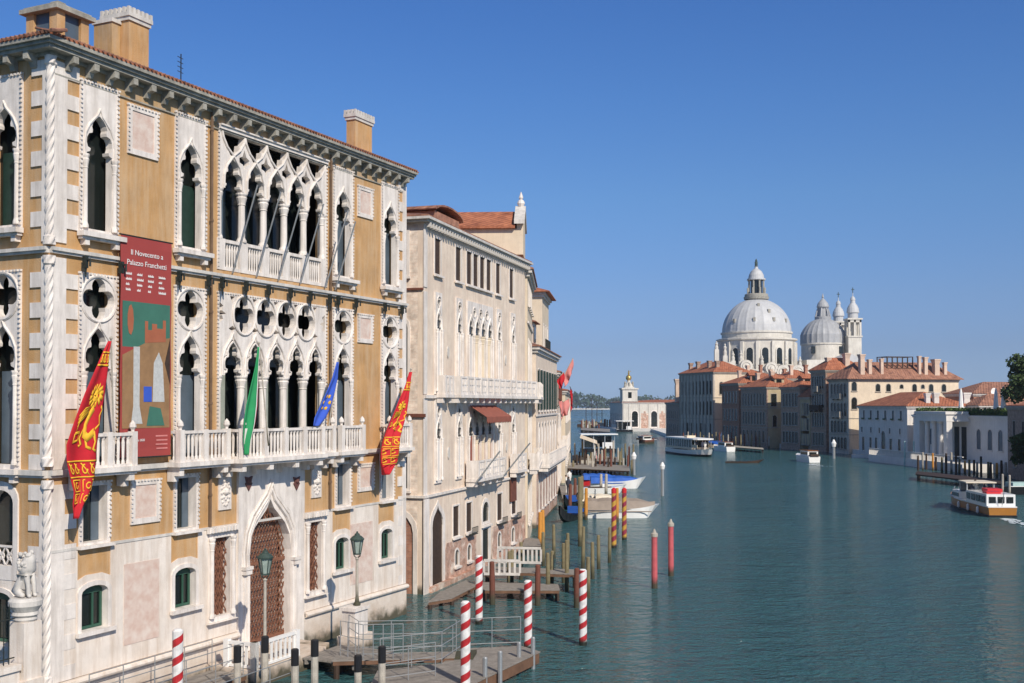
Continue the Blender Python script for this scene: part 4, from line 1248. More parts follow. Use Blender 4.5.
# ------------------------------------------------------------ candy striped mooring poles
def barber_mat(name, c1, c2, period, tw=1.0, duty=.5):
    m = bpy.data.materials.new(name); m.use_nodes = True
    t = m.node_tree; N = t.nodes; L = t.links; b = N['Principled BSDF']; b.inputs['Roughness'].default_value = .45
    tc = N.new('ShaderNodeTexCoord'); sx = N.new('ShaderNodeSeparateXYZ'); L.new(tc.outputs['Object'], sx.inputs[0])
    at = N.new('ShaderNodeMath'); at.operation = 'ARCTAN2'; L.new(sx.outputs['Y'], at.inputs[0]); L.new(sx.outputs['X'], at.inputs[1])
    s1 = N.new('ShaderNodeMath'); s1.operation = 'MULTIPLY_ADD'; s1.inputs[1].default_value = -tw / (2 * pi)
    dz = N.new('ShaderNodeMath'); dz.operation = 'DIVIDE'; dz.inputs[1].default_value = period
    L.new(sx.outputs['Z'], dz.inputs[0]); L.new(at.outputs[0], s1.inputs[0]); L.new(dz.outputs[0], s1.inputs[2])
    fr = N.new('ShaderNodeMath'); fr.operation = 'FRACT'; L.new(s1.outputs[0], fr.inputs[0])
    lt_ = N.new('ShaderNodeMath'); lt_.operation = 'LESS_THAN'; lt_.inputs[1].default_value = duty; L.new(fr.outputs[0], lt_.inputs[0])
    mx = N.new('ShaderNodeMix'); mx.data_type = 'RGBA'; mx.inputs[6].default_value = (*c1, 1); mx.inputs[7].default_value = (*c2, 1)
    L.new(lt_.outputs[0], mx.inputs[0])
    gz = N.new('ShaderNodeMapRange'); gz.inputs[1].default_value = .12; gz.inputs[2].default_value = .3; L.new(sx.outputs['Z'], gz.inputs[0])
    nz = N.new('ShaderNodeTexNoise'); nz.inputs['Scale'].default_value = 5; nz.inputs['Detail'].default_value = 6; L.new(tc.outputs['Object'], nz.inputs['Vector'])
    r5 = N.new('ShaderNodeMapRange'); r5.inputs[1].default_value = .35; r5.inputs[2].default_value = .75; r5.inputs[3].default_value = 1.0; r5.inputs[4].default_value = .62
    L.new(nz.outputs['Fac'], r5.inputs[0]); hv = N.new('ShaderNodeHueSaturation'); L.new(mx.outputs[2], hv.inputs['Color']); L.new(r5.outputs[0], hv.inputs['Value'])
    m2 = N.new('ShaderNodeMix'); m2.data_type = 'RGBA'; m2.inputs[6].default_value = (.02, .022, .015, 1)
    L.new(gz.outputs[0], m2.inputs[0]); L.new(hv.outputs[0], m2.inputs[7]); L.new(m2.outputs[2], b.inputs['Base Color'])
    return m
MT['candy'] = barber_mat('red and white stripes', (.80, .77, .74), (.50, .025, .03), .52, duty=.42)
MT['gold_red'] = barber_mat('gold and red stripes', (.58, .33, .05), (.30, .03, .06), .62, duty=.5)
for i, (px, yb, yt, lab, D) in enumerate([(178, 0, 630, 'candy striped pole beside the palace walkway, nearest the left edge', 31.0), (465.5, 0, 602, 'candy striped pole at the left corner of the pontoon', 33.6),
                                       (479, 624, 556, 'candy striped pole standing alone in the water beyond the pontoon', None), (528, 0, 581, 'candy striped pole just behind the right tip of the pontoon', 40.6),
                                       (583, 645, 570, 'candy striped pole furthest right, standing in open water', None)]):
    P = onz(px, yb, 0) if D is None else ony(px, 600, D)
    zt = ony(px, yt, P.y).z
    t = thing('striped_mooring_pole', 'red and white ' + lab, 'mooring pole', (P.x, P.y, 0), rnd.uniform(0, 6), 'red and white striped mooring poles')
    MB().lathe(0, 0, [(.15, -1.5), (.15, zt - .02), (.13, zt)], 16).build('shaft', 'candy', t, smooth=False)
    MB().lathe(0, 0, [(.12, zt + .001), (.10, zt + .03)], 12).build('top', 'white', t)
# ------------------------------------------------------------ lion pillar, garden wall and railings
gp = onz(25.5, 683, 0); GY = 28.7; gx = ony(25.5, 600, GY).x
lp = thing('gate_pillar', 'white stone garden pillar with moulded cap at the bottom left corner', 'pillar', (gx, GY, 0), FP.ang)
zc = ony(25, 597, GY).z
mb = MB(); mb.box(-.28, .28, -.28, .28, -1, zc - .62); mb.box(-.33, .33, -.33, .33, -1, 1.9); mb.build('shaft', 'basewall', lp)
mb = MB(); mb.lathe(0, 0, [(.26, zc - .619), (.30, zc - .56), (.28, zc - .5), (.34, zc - .44), (.31, zc - .36), (.36, zc - .28), (.42, zc - .2), (.42, zc - .08), (.36, zc)], 24); mb.build('cap', 'istria_grey', lp)
# seated stone lion
me = bpy.data.meshes.new('stone_lion')
V = [(0, 0, .42), (.02, 0, .62), (.08, 0, .84), (.14, 0, 1.02), (.26, 0, 1.04), (-.12, 0, .2), (-.2, .12, .12), (.02, .16, .08), (.12, .16, .05), (-.2, -.12, .12), (.02, -.16, .08), (.12, -.16, .05),
     (.12, .1, .62), (.18, .1, .3), (.2, .1, .05), (.28, .1, .04), (.12, -.1, .62), (.18, -.1, .3), (.2, -.1, .05), (.28, -.1, .04), (-.3, 0, .1), (-.36, .06, .3)]
E = [(0, 1), (1, 2), (2, 3), (3, 4), (0, 5), (5, 6), (6, 7), (7, 8), (5, 9), (9, 10), (10, 11), (1, 12), (12, 13), (13, 14), (14, 15), (1, 16), (16, 17), (17, 18), (18, 19), (5, 20), (20, 21)]
RAD = [.17, .19, .20, .19, .10, .19, .15, .08, .06, .15, .08, .06, .09, .06, .06, .05, .09, .06, .06, .05, .04, .03]
def skinned(name, V, E, RAD, m, parent=None, root=0, sub=1):
    me = bpy.data.meshes.new(name); me.from_pydata(V, E, [])
    o = bpy.data.objects.new(name, me); COL.objects.link(o)
    md = o.modifiers.new('skin', 'SKIN')
    if not me.skin_vertices: bpy.data.meshes
    for i, r_ in enumerate(RAD):
        me.skin_vertices[0].data[i].radius = (r_, r_)
    me.skin_vertices[0].data[root].use_root = True
    md.use_smooth_shade = True
    o.modifiers.new('sub', 'SUBSURF').levels = sub; o.modifiers[-1].render_levels = sub
    me.materials.append(MT[m] if isinstance(m, str) else m)
    if parent: o.parent = parent
    return o
ln_ = thing('stone_lion', 'weathered white stone lion sitting on the garden pillar', 'statue', (gx, GY, zc), -.35)
o = skinned('lion_body', V, E, RAD, 'istria_grey', ln_)
mn = MB()
rr = random.Random(3)
for i in range(46):
    a = rr.uniform(0, 2 * pi); h_ = rr.uniform(.66, 1.16); r_ = .20 * (1 - abs(h_ - .92) * .8)
    mn.ball((.06 + r_ * cos(a) * .85 - .04, r_ * sin(a), h_), rr.uniform(.045, .075), 7, 4)
mn.build('mane', 'istria_grey', ln_)
# garden wall with iron railing running towards the camera
gwT = thing('garden_wall', 'low white garden wall with dark iron spear railing at the bottom left', 'wall', (gx, GY, 0), FP.ang)
mb = MB(); mb.box(-14, -.34, -.2, .2, -1, 2.2); mb.box(-14, -.34, -.27, .27, 2.201, 2.35); mb.build('wall_base', 'basewall', gwT)
ir = MB()
for i in range(60):
    x = -.5 - i * .16
    ir.tube([(x, 0, 2.35), (x, 0, 3.75)], .014, 5); ir.tube([(x, 0, 3.75), (x, 0, 3.9)], [.03, .003], 5)
    if i % 3 == 0: ir.tube([(x + .07 * cos(t), 0, 3.62 + .07 * sin(t)) for t in [k * .7 for k in range(9)]], .01, 4)
ir.tube([(-.34, 0, 2.5), (-14, 0, 2.5)], .018, 5); ir.tube([(-.34, 0, 3.5), (-14, 0, 3.5)], .018, 5)
ir.build('iron_railing', 'iron', gwT)
MB().box(-14, -.6, .6, 12, -1, 1.6).build('garden_terrace', 'leaf', None)
g_ = bpy.data.objects.get('garden_terrace')
bpy.data.objects.remove(g_)
# ------------------------------------------------------------ generic building
def shape(a, z0, z1, w, st):
    if st == 'arch': return archpoly(a, w, z0, z1, 8)
    if st == 'low': return archpoly(a, w, z0, z1, 6, w * .2)
    if st == 'goth': return gotharch(a, w, z0, z1)
    return rect(a - w / 2, a + w / 2, z0, z1)
def window(T, a, z0, z1, w, st, root, fr='istria', pane='glass', t=.1, shutter=None, sill=True, far=False, reveal=.05, nm='window', flower=False, blind=0):
    mb = MB(T)
    inner = shape(a, z0, z1, w, st)
    cx, cz = a, (z0 + z1) / 2
    kx = (w / 2 + t) / (w / 2); kz = ((z1 - z0) / 2 + t) / ((z1 - z0) / 2)
    outer = [(cx + (x - cx) * kx, cz + (z - cz) * kz) for x, z in inner]
    inn2 = [(cx + (x - cx) * .985, cz + (z - cz) * .99) for x, z in inner]
    mb.panel(outer, [inn2], -.035, .03)
    if sill: mb.box(a - w / 2 - t - .06, a + w / 2 + t + .06, -.16, -.037, z0 - t - .06, z0 - t + .04)
    f = mb.build(nm, fr, root)
    MB(T).panel([(cx + (x - cx) * 1.03, cz + (z - cz) * 1.01) for x, z in inner], [], reveal, reveal + .03).build('pane', pane, f)
    if blind:
        MB(T).box(a - w / 2 * .97, a + w / 2 * .97, reveal - .03, reveal - .002, z1 - (z1 - z0) * blind if st != 'rect' else z1 - (z1 - z0) * blind, z1 - .02 if st == 'rect' else z1 - w * .4).build('blind', 'curtain_white', f)
    if shutter:
        for sg in (-1, 1):
            c = a + sg * (w / 2 + w * .25 + t * .3)
            MB(T).box(c - w * .24, c + w * .24, -.12, -.07, z0, z1).build('shutter', shutter, f)
    if flower:
        m = MB(T); m.box(a - w / 2, a + w / 2, -.35, -.19, z0 - .05, z0 + .2)
        m.build('window_box', 'leaf', f)
    return f
def RIGHT(W): return lambda p: (W - p[1], p[0], p[2])
def building(name, label, cat, A, ang, W, D, H, wall='cream', front=(), left=(), right=(), roof='hip', rh=2.2, ov=.4, roofm='tile',
             chim=(), dorm=(), fr='istria', group=None, front_m=None, cornice='istria_grey', ch=.3, base=None, strings=()):
    t = thing(name, label, cat, (A[0], A[1], 0), ang, group)
    T_R = RIGHT(W)
    def hole(w): return shape(w['a'], w['z0'], w['z1'], w['w'], w.get('st', 'rect'))
    MB().panel([(0, -1), (W, -1), (W, H), (0, H)], [hole(w) for w in front], 0, .3).build('front_wall', front_m or wall, t)
    MB(LEFT).panel([(-D, -1), (-.302, -1), (-.302, H), (-D, H)], [hole(w) for w in left], 0, .3).build('side_wall', wall, t)
    MB(T_R).panel([(.302, -1), (D, -1), (D, H), (.302, H)], [hole(w) for w in right], 0, .3).build('side_wall', wall, t)
    MB().box(.302, W - .302, D - .3, D, -1, H).build('rear_wall', wall, t)
    for T, lst in ((IDT, front), (LEFT, left), (T_R, right)):
        for w in lst:
            window(T, w['a'], w['z0'], w['z1'], w['w'], w.get('st', 'rect'), t, fr=w.get('fr', fr), pane=w.get('pane', 'glass'), t=w.get('t', .1),
                   shutter=w.get('sh'), sill=w.get('sill', True), flower=w.get('fl', False), blind=w.get('bl', 0), nm=w.get('nm', 'window'))
    if cornice:
        c = MB(); c.box(-ch, W + ch, -ch, D + .05, H + .001, H + .22); c.box(-ch * .5, W + ch * .5, -ch * .5, D + .02, H - .22, H - .0)
        c.build('cornice', cornice, t)
    for i, z in enumerate(strings):
        MB().box(-.06, W + .06, -.1, -.001, z - .07, z + .07).build('string_course', fr, t)
        MB(T_R).box(0.002, D, -.1, -.001, z - .07, z + .07).build('string_course', fr, t)
    r = None
    if roof == 'hip': r = hip_roof(MB(), 0, W, 0, D, H + .222, rh, ov, .08).build('roof', roofm, t)
    elif roof == 'flat': r = MB().box(0, W, 0, D, H + .222, H + .3).build('roof', 'stone_grey', t)
    for cdef in chim:
        x, y, z1, w = cdef[:4]; m = cdef[4] if len(cdef) > 4 else 'cream'
        mb = MB(); mb.box(x - w / 2, x + w / 2, y - w / 2, y + w / 2, H, z1 - w * 1.1)
        o = mb.build('chimney', m, r)
        MB().lathe(x, y, [(w * .62, z1 - w * 1.099), (w * .88, z1 - w * .25), (w * .95, z1 - w * .24), (w * .95, z1)], 4, pi / 4).build('chimney_pot', m, o)
    for x, y, w in dorm:
        m = MB(); m.box(x - w / 2, x + w / 2, y, y + 2.2, H + .2, H + 2.1); o = m.build('dormer', wall, r)
        m = MB(); m.add([(x - w / 2 - .3, y - .3, H + 2.0), (x + w / 2 + .3, y - .3, H + 2.0), (x, y - .3, H + 2.7), (x - w / 2 - .3, y + 2.6, H + 2.0), (x + w / 2 + .3, y + 2.6, H + 2.0), (x, y + 2.6, H + 2.7)], [(0, 1, 2), (3, 4, 5), (0, 2, 5, 3), (1, 2, 5, 4), (0, 1, 4, 3)])
        m.build('dormer_roof', roofm, o)
        MB().box(x - w * .3, x + w * .3, y - .04, y - .003, H + .6, H + 1.8).build('dormer_window', 'glass', o)
        m = MB(RIGHT(x + w / 2)); m.box(y + .4, y + 1.6, -.04, -.003, H + .7, H + 1.8); m.build('dormer_window', 'glass', o)
    return t
def row(xs, z0, z1, w, st='rect', **k): return [dict(a=x, z0=z0, z1=z1, w=w, st=st, **k) for x in xs]
def lin(a, b, n): return [a + (b - a) * (i + .5) / n for i in range(n)]

# ------------------------------------------------------------ the beige gothic palace beyond
BA = (-4.2, 52.2); BU = (.287, .958)
BP = Plane(BA, (BA[0] + BU[0] * 17.5, BA[1] + BU[1] * 17.5))
BL = 17.5
bs = lambda px: BP.at(px, HOR)[0]
bz = lambda px, py: BP.at(px, py)[1]
HB = 17.7
front = []
TOP = [(437.3), (458), (468.9), (475.4), (482), (488.5), (497.8), (511.3)]
sh_top = {0, 1}
front += row([bs(p) for p in TOP], 15.4, 17.15, .86, t=.09, pane='wood_dark')
# gothic lights of two main floors
GX = [bs(437.3), bs(458), bs(469.5), bs(476), bs(482), bs(488.5), bs(498), bs(512)]
ground = [dict(a=bs(456), z0=2.25, z1=3.8, w=.95), dict(a=bs(469), z0=2.25, z1=3.8, w=.95), dict(a=bs(499.5), z0=2.3, z1=3.85, w=1.0), dict(a=bs(513.7), z0=2.4, z1=3.95, w=1.0)]
for w in ground: w['t'] = .08; w['pane'] = 'wood_dark'
small = [dict(a=bs(456.7), z0=.75, z1=1.55, w=.55, st='arch'), dict(a=bs(469), z0=.75, z1=1.55, w=.55, st='arch'), dict(a=bs(499), z0=.75, z1=1.6, w=.6, st='arch'), dict(a=bs(512.7), z0=.75, z1=1.6, w=.6, st='arch')]
pfront = [dict(a=bs(437.5), z0=-.2, z1=4.05, w=1.5, st='goth', t=.28, pane='wood_dark', sill=False, nm='water_gate')]
pfront += [dict(a=bs(485.5), z0=.35, z1=2.1, w=1.15, t=.25, pane='iron', sill=False, nm='door'), dict(a=bs(485.5), z0=2.5, z1=3.6, w=1.1, st='arch', t=.22, pane='glass')]
allf = front + ground + small + pfront
left = [dict(a=-1.35, z0=15.2, z1=17.2, w=1.0, t=.14), dict(a=-1.35, z0=9.9, z1=13.2, w=1.1, st='arch', t=.12, pane='green_shutter', sill=False), dict(a=-1.35, z0=5.0, z1=8.2, w=1.1, st='arch', t=.14, pane='wood_dark'),
        dict(a=-1.5, z0=-.2, z1=3.9, w=2.0, st='arch', t=.2, pane='brick_red', sill=False, nm='archway'), dict(a=-4.6, z0=9.9, z1=13.2, w=1.1, st='arch', t=.12, pane='green_shutter'), dict(a=-4.6, z0=5.0, z1=8.2, w=1.1, st='arch', t=.12)]
gw_holes = []
bar = building('beige_palace', 'beige gothic palace with white tracery, long balconies and brick side wall beyond the ochre palace', 'palace', BA, BP.ang, BL, 14, HB,
               wall='brick', front_m='barbaro', front=allf, left=left, rh=1.7, roofm='tile_old', cornice=None, ov=.35)
c = MB(); c.box(-.45, BL + .3, -.45, 14.1, HB + .08, HB + .2); c.box(-.3, BL + .15, -.3, 14.05, HB - .02, HB + .079)
c.build('cornice', 'istria_grey', bar)
bb = MB().box(-.07, .07, -.34, -.002, HB - .25, HB - .021); bb = bb.build('bracket', 'istria_grey', bar); bb.location.x = .1
for i in range(1, 46):
    o = bb.copy(); COL.objects.link(o); o.location.x = .1 + i * .385
for z, h in ((9.38, .16), (4.62, .12)):
    m = MB(); m.box(0.002, BL, -.12, -.001, z - h / 2, z + h / 2); m.build('string_course', 'istria', bar)
    m = MB(LEFT); m.box(-14, .12, -.12, -.001, z - h / 2 - (.9 if z > 9 else 0), z + h / 2 - (.9 if z > 9 else 0)); m.build('string_course', 'wood_red' if z > 9 else 'istria', bar)
MB(LEFT).box(-14, 0, -.1, -.001, 14.45, 14.55).build('string_course', 'wood_red', bar)
for z0, z1 in ((-.5, 9.3), (9.5, 14.4), (14.6, HB - .1)):
    MB().box(-.04, .42, -.04, -.002, z0, z1).build('corner_strip', 'istria', bar)
MB().box(.0, 3.6, -.05, -.003, -.5, 4.5) if False else None
def tracery(a0, a1, zb, zt, zc, arches, zap, quats, root, low, col=None, T=IDT, w=.56):
    mb = MB(T)
    out = [(a0, zb), (a1, zb), (a1, zt), (a0, zt)]
    holes = [lancet(a, w, zb + .15, zc, zap) for a in arches]
    holes += [quatre(a, z, .23) for a, z in quats]
    mb.panel(out, holes, -.09, -.002)
    for a in arches:
        mb.tube([(x, -.10, z) for x, z in ogee_pts(a, w / 2 + .09, zc, zap + .3)], .045, 5)
        for sg in (-1, 1): column(mb, a + sg * (w / 2 + .08), -.13, zb + .15, zc, .06, 6)
    for a, z in quats: mb.tube([(x, -.10, zz) for x, zz in circ(a, z, .27, 12)], .035, 4, True)
    f = mb.build('gothic_window', 'istria', root)
    m = MB(T)
    for a in arches: m.box(a - w / 2, a + w / 2, -.03, -.004, zb + .15, zc - .05)
    o = m.build('blind', low, f)
    m = MB(T)
    for a in arches: m.box(a - w / 2, a + w / 2, -.03, -.004, zc - .05, zap)
    for a, z in quats: m.box(a - .25, a + .25, -.03, -.004, z - .25, z + .25)
    m.build('pane', 'glass', f)
for (zb, zt, zc, zap, lo) in ((9.5, 14.5, 12.7, 13.5, 'curtain_white'), (5.15, 9.25, 7.35, 8.15, 'curtain_white')):
    for i, p in enumerate((437.3, 458, 498, 512)):
        a = bs(p); tracery(a - .45, a + .45, zb, zt, zc, [a], zap, [(a - .0, zap + .55)], bar, lo)
    cc = GX[2:6]; tracery(cc[0] - .55, cc[-1] + .55, zb, zt, zc, cc, zap, [((p + q) / 2, zap + .45) for p, q in zip(cc, cc[1:])], bar, 'curtain_white' if zb > 9 else 'awning', w=.72)
    for p, q in zip(cc, cc[1:]):
        m = MB(); column(m, (p + q) / 2, -.2, zb + .1, zc, .11, 8); m.build('column', 'cream', bar)
def slabbal(root, a0, a1, zf, d, h, T=IDT, panels=8, m_='istria'):
    mb = MB(T); mb.box(a0 - .05, a1 + .05, -d - .05, -.125, zf - .16, zf)
    n = max(2, int((a1 - a0) / .9))
    for i in range(n): 
        c = a0 + .1 + (a1 - a0 - .2) * i / (n - 1); mb.box(c - .09, c + .09, -d + .1, -.125, zf - .42, zf - .161)
    o = mb.build('balcony', m_, root)
    b = MB(T); b.box(a0, a1, -d, -d + .12, zf + h - .1, zf + h); b.box(a0, a1, -d, -d + .1, zf + .002, zf + .1)
    b.box(a0, a1, -d + .03, -d + .07, zf + .1, zf + h - .1)
    n = max(2, int((a1 - a0) / 1.1))
    for i in range(n + 1):
        x = a0 + .08 + (a1 - a0 - .16) * i / n; b.box(x - .09, x + .09, -d - .02, -d + .14, zf + .002, zf + h + .02)
    for i in range(int((a1 - a0) / .28)):
        x = a0 + .2 + i * .28; b.box(x - .05, x + .05, -d - .01, -d + .03, zf + .16, zf + .38); b.box(x - .05, x + .05, -d - .01, -d + .03, zf + .5, zf + h - .16)
    for x in (a0 + .05, a1 - .05): b.box(x - .05, x + .05, -d + .12, -.13, zf + .002, zf + h)
    b.build('balustrade', m_, o)
slabbal(bar, bs(434.5) , bs(443), 9.5, .55, .92)
slabbal(bar, bs(446.5), BL, 9.5, .75, .92)
slabbal(bar, cc[0] - .9, cc[-1] + .75, 5.1, .8, .95)
slabbal(bar, bs(508), bs(517), 5.1, .6, .95)
# awning over the lower loggia
aw = MB(); x0_, x1_ = cc[0] - .5, cc[-1] + .6
aw.add([(x0_, -.2, 8.95), (x1_, -.2, 8.95), (x1_, -1.15, 8.35), (x0_, -1.15, 8.35), (x0_, -.2, 8.92), (x1_, -.2, 8.92), (x1_, -1.15, 8.32), (x0_, -1.15, 8.32)], [(0, 1, 2, 3), (4, 5, 6, 7), (0, 1, 5, 4), (1, 2, 6, 5), (2, 3, 7, 6), (3, 0, 4, 7)])
n = 14
P = [(x0_, 8.32), (x1_, 8.32)] + [(x1_ - (x1_ - x0_) * i / (2 * n), 8.08 - (.09 if i % 2 else 0)) for i in range(2 * n + 1)]
aw.panel(P, [], -1.17, -1.14); aw.build('awning', 'awning', bar)
# brick patch and water staining on the ground floor wall, plinth
m = MB(); hl = [shape(w['a'], w['z0'], w['z1'], w['w'], w.get('st', 'rect')) for w in allf]
xl, xr = bs(444), bs(476); xr2 = bs(492)
hh = [h for h in hl if xl + .1 < min(p[0] for p in h) and max(p[0] for p in h) < xr - .05 and max(p[1] for p in h) < 2.0]
m.panel([(xl, .25), (xr, .25), (xr, 2.0), (xl + .4, 2.05), (xl, 1.5)], hh, -.02, -.002); m.build('bare_brick', 'brick_patch', bar)
m = MB(); hh = [h for h in hl if xr2 < min(p[0] for p in h) and max(p[0] for p in h) < BL - .05 and max(p[1] for p in h) < 2.0]
m.panel([(xr2, .25), (BL, .25), (BL, 2.1), (xr2, 2.05)], hh, -.02, -.002); m.build('bare_brick', 'brick_patch', bar)
m = MB(); m.box(0.5, BL, -.25, -.021, -1, .25); m.build('plinth', 'brick_patch', bar)
m = MB(); m.box(-.1, .55, -.1, -.041, -1, 4.5); m.build('corner_pier', 'istria', bar)
for p in (469, 499.5, 513.7):
    a = bs(p); g = MB(); g.tube([(a - .5, -.35, 2.2), (a + .5, -.35, 2.2)], .02, 4); g.tube([(a - .5, -.35, 2.5), (a + .5, -.35, 2.5)], .02, 4)
    for k in range(8): g.tube([(a - .5 + k / 7, -.35, 2.2), (a - .5 + k / 7, -.35, 2.5)], .015, 4)
    g.box(a - .5, a + .5, -.36, -.13, 2.1, 2.15); g.build('window_guard', 'iron', bar)
# small shield plaques
for px, py in ((447.5, 352), (505, 360), (448, 453), (506, 447)):
    a, z = BP.at(px, py); m = MB(); m.panel(circ(a, z, .3, 10, .45), [], -.06, -.002); m.build('wall_shield', 'istria_grey', bar)
# rooftop studio at the back left, gable block beyond
st_ = MB(); st_.box(8.4, 12.4, 2.6, 7.4, HB, HB + 2.1); rs = st_.build('roof_room', 'brick_red', bar)
m = MB()
for i in range(9):
    a0, a1 = pi * i / 9, pi * (i + 1) / 9
    q = [(10.4 - 2.3 * cos(a), HB + 2.1 + .5 * sin(a)) for a in (a0, a1)]
    m.add([(q[0][0], 2.4, q[0][1]), (q[1][0], 2.4, q[1][1]), (q[1][0], 7.6, q[1][1]), (q[0][0], 7.6, q[0][1])], [(0, 1, 2, 3)])
o = m.build('room_roof', 'tile_old', rs); o.modifiers.new('t', 'SOLIDIFY').thickness = .1

# second palace wing: taller, with pediment dormer and pinnacle
E1 = BP.w(BL, 0, 0)
C0 = (E1.x + .15, E1.y + .4); C1 = (1.45, 79.5)
CP = Plane(C0, C1); CL = CP.L
hw_ = 20.0
fr_ = row(lin(.8, CL - .6, 5), 15.4, 17.2, .8) + row(lin(.8, CL - .6, 5), 10.2, 13.2, .9, 'arch', bl=.6) + row(lin(.8, CL - .6, 5), 5.6, 8.4, .9, 'arch', bl=.5) + row(lin(.8, CL - .6, 5), 1.4, 3.4, .8)
wing = building('baroque_wing', 'cream baroque wing with pedimented gable and stone urn rising behind the beige palace', 'palace', C0, CP.ang, CL, 13, 17.3, wall='cream', front=fr_, rh=2.6, roofm='tile_old', strings=(4.8, 9.3, 14.2))
slabbal(wing, .5, CL - .5, 9.5, .8, .9); slabbal(wing, .5, CL - .5, 5.0, .7, .9)
gz_ = 18.25
GX_ = lambda p: (p[0] - 2.1, p[1] + .2, p[2])
m = MB(GX_); m.panel([(.4, gz_), (3.8, gz_), (3.8, gz_ + 2.0), (2.1, gz_ + 2.9), (.4, gz_ + 2.0)], [], .0, .4); m.box(.4, 3.8, .4, 11, gz_, gz_ + 1.6); gb_ = m.build('gable', 'cream', wing)
m = MB(GX_); m.add([(0.0, -.1, gz_ + 1.85), (2.1, -.1, gz_ + 3.05), (4.2, -.1, gz_ + 1.85), (0.0, .55, gz_ + 1.85), (2.1, .55, gz_ + 3.05), (4.2, .55, gz_ + 1.85), (0.0, -.1, gz_ + 2.1), (2.1, -.1, gz_ + 3.3), (4.2, -.1, gz_ + 2.1), (0.0, .55, gz_ + 2.1), (2.1, .55, gz_ + 3.3), (4.2, .55, gz_ + 2.1)],
                [(0, 1, 7, 6), (1, 2, 8, 7), (3, 4, 10, 9), (4, 5, 11, 10), (0, 1, 4, 3), (1, 2, 5, 4), (6, 7, 10, 9), (7, 8, 11, 10), (0, 3, 9, 6), (2, 5, 11, 8)])
m.build('pediment', 'istria_grey', gb_)
m = MB(GX_); m.add([(0.1, .5, gz_ + 1.75), (2.1, .5, gz_ + 2.95), (4.1, .5, gz_ + 1.75), (0.1, 11, gz_ + 1.75), (2.1, 11, gz_ + 2.95), (4.1, 11, gz_ + 1.75), (.1, .5, gz_ + 1.6), (4.1, .5, gz_ + 1.6), (.1, 11, gz_ + 1.6), (4.1, 11, gz_ + 1.6)], [(0, 1, 4, 3), (1, 2, 5, 4), (0, 3, 8, 6), (2, 5, 9, 7), (0, 1, 2, 7, 6), (3, 4, 5, 9, 8), (6, 7, 9, 8)])
m.build('gable_roof', 'tile', gb_)
m = MB(GX_); m.lathe(2.1, .2, [(.26, gz_ + 3.0), (.26, gz_ + 3.15), (.13, gz_ + 3.22), (.26, gz_ + 3.45), (.2, gz_ + 3.62), (.09, gz_ + 3.7), (.15, gz_ + 3.82), (.02, gz_ + 4.2)], 10); m.build('urn', 'istria', gb_)

# brown house with dark shutters
D0 = (1.75, 80.0); D1 = (4.0, 98.0); DP = Plane(D0, D1); DL = DP.L
xs = lin(.8, DL - .8, 7)
fr_ = row(xs, 8.6, 11.6, .9, sh='green_shutter', bl=.0) + row(xs, 4.7, 7.6, .9, 'arch', sh=None, bl=.5) + row(xs, 1.2, 3.2, .9, pane='wood_dark')
brh = building('shuttered_house', 'pink brown canal house with tall dark green shutters and long stone balcony', 'house', D0, DP.ang, DL, 12, 13.0, wall='barbaro', front=fr_, rh=1.8, roofm='tile_old', chim=[(4, 3, 16.2, .7), (11, 4, 16.4, .7)], strings=(8.2,))
slabbal(brh, .8, DL - .8, 4.5, .9, .9)
m = MB(); m.box(5, 8, .8, 3.8, 13.2, 15.4); dm = m.build('dormer', 'barbaro', brh)
hip_roof(MB(), 5, 8, .8, 3.8, 15.402, .7, .3, .06).build('dormer_roof', 'tile_old', dm)
m = MB(); m.box(5.8, 7.2, .74, .798, 13.9, 15.1); m.build('dormer_window', 'glass', dm)
ter = MB(); ter.box(10.5, 15, .3, 3, 13.3, 13.4)
for k in range(10): ter.tube([(10.5 + k * .5, .3, 13.4), (10.5 + k * .5, .3, 14.4)], .03, 4)
ter.tube([(10.5, .3, 14.4), (15, .3, 14.4)], .03, 4); ter.build('roof_terrace', 'iron', brh)
m = MB(); xl = .4; m.panel([(xl, .2), (DL - .3, .2), (DL - .3, 3.9), (DL * .5, 3.3), (xl, 4.2)], [shape(w['a'], w['z0'], w['z1'], w['w'], 'rect') for w in fr_[-7:]], -.03, -.002); m.build('bare_brick', 'brick_patch', brh)
# cream tower house further on
E0 = (2.75, 100.0); EP = Plane(E0, (3.6, 108)); 
tow = building('cream_house', 'tall cream house with hipped red roof above the shuttered house', 'house', E0, EP.ang, EP.L, 14, 19.0, wall='cream',
               left=[dict(a=-1.9, z0=14.0, z1=16.2, w=1.4), dict(a=-6, z0=14.0, z1=16.2, w=1.4)], front=row(lin(.5, 7.5, 3), 14.2, 16.4, 1.0) + row(lin(.5, 7.5, 3), 9.5, 12, 1.0) + row(lin(.5, 7.5, 3), 5, 8, 1.0), rh=1.6, roofm='tile', ov=.7)
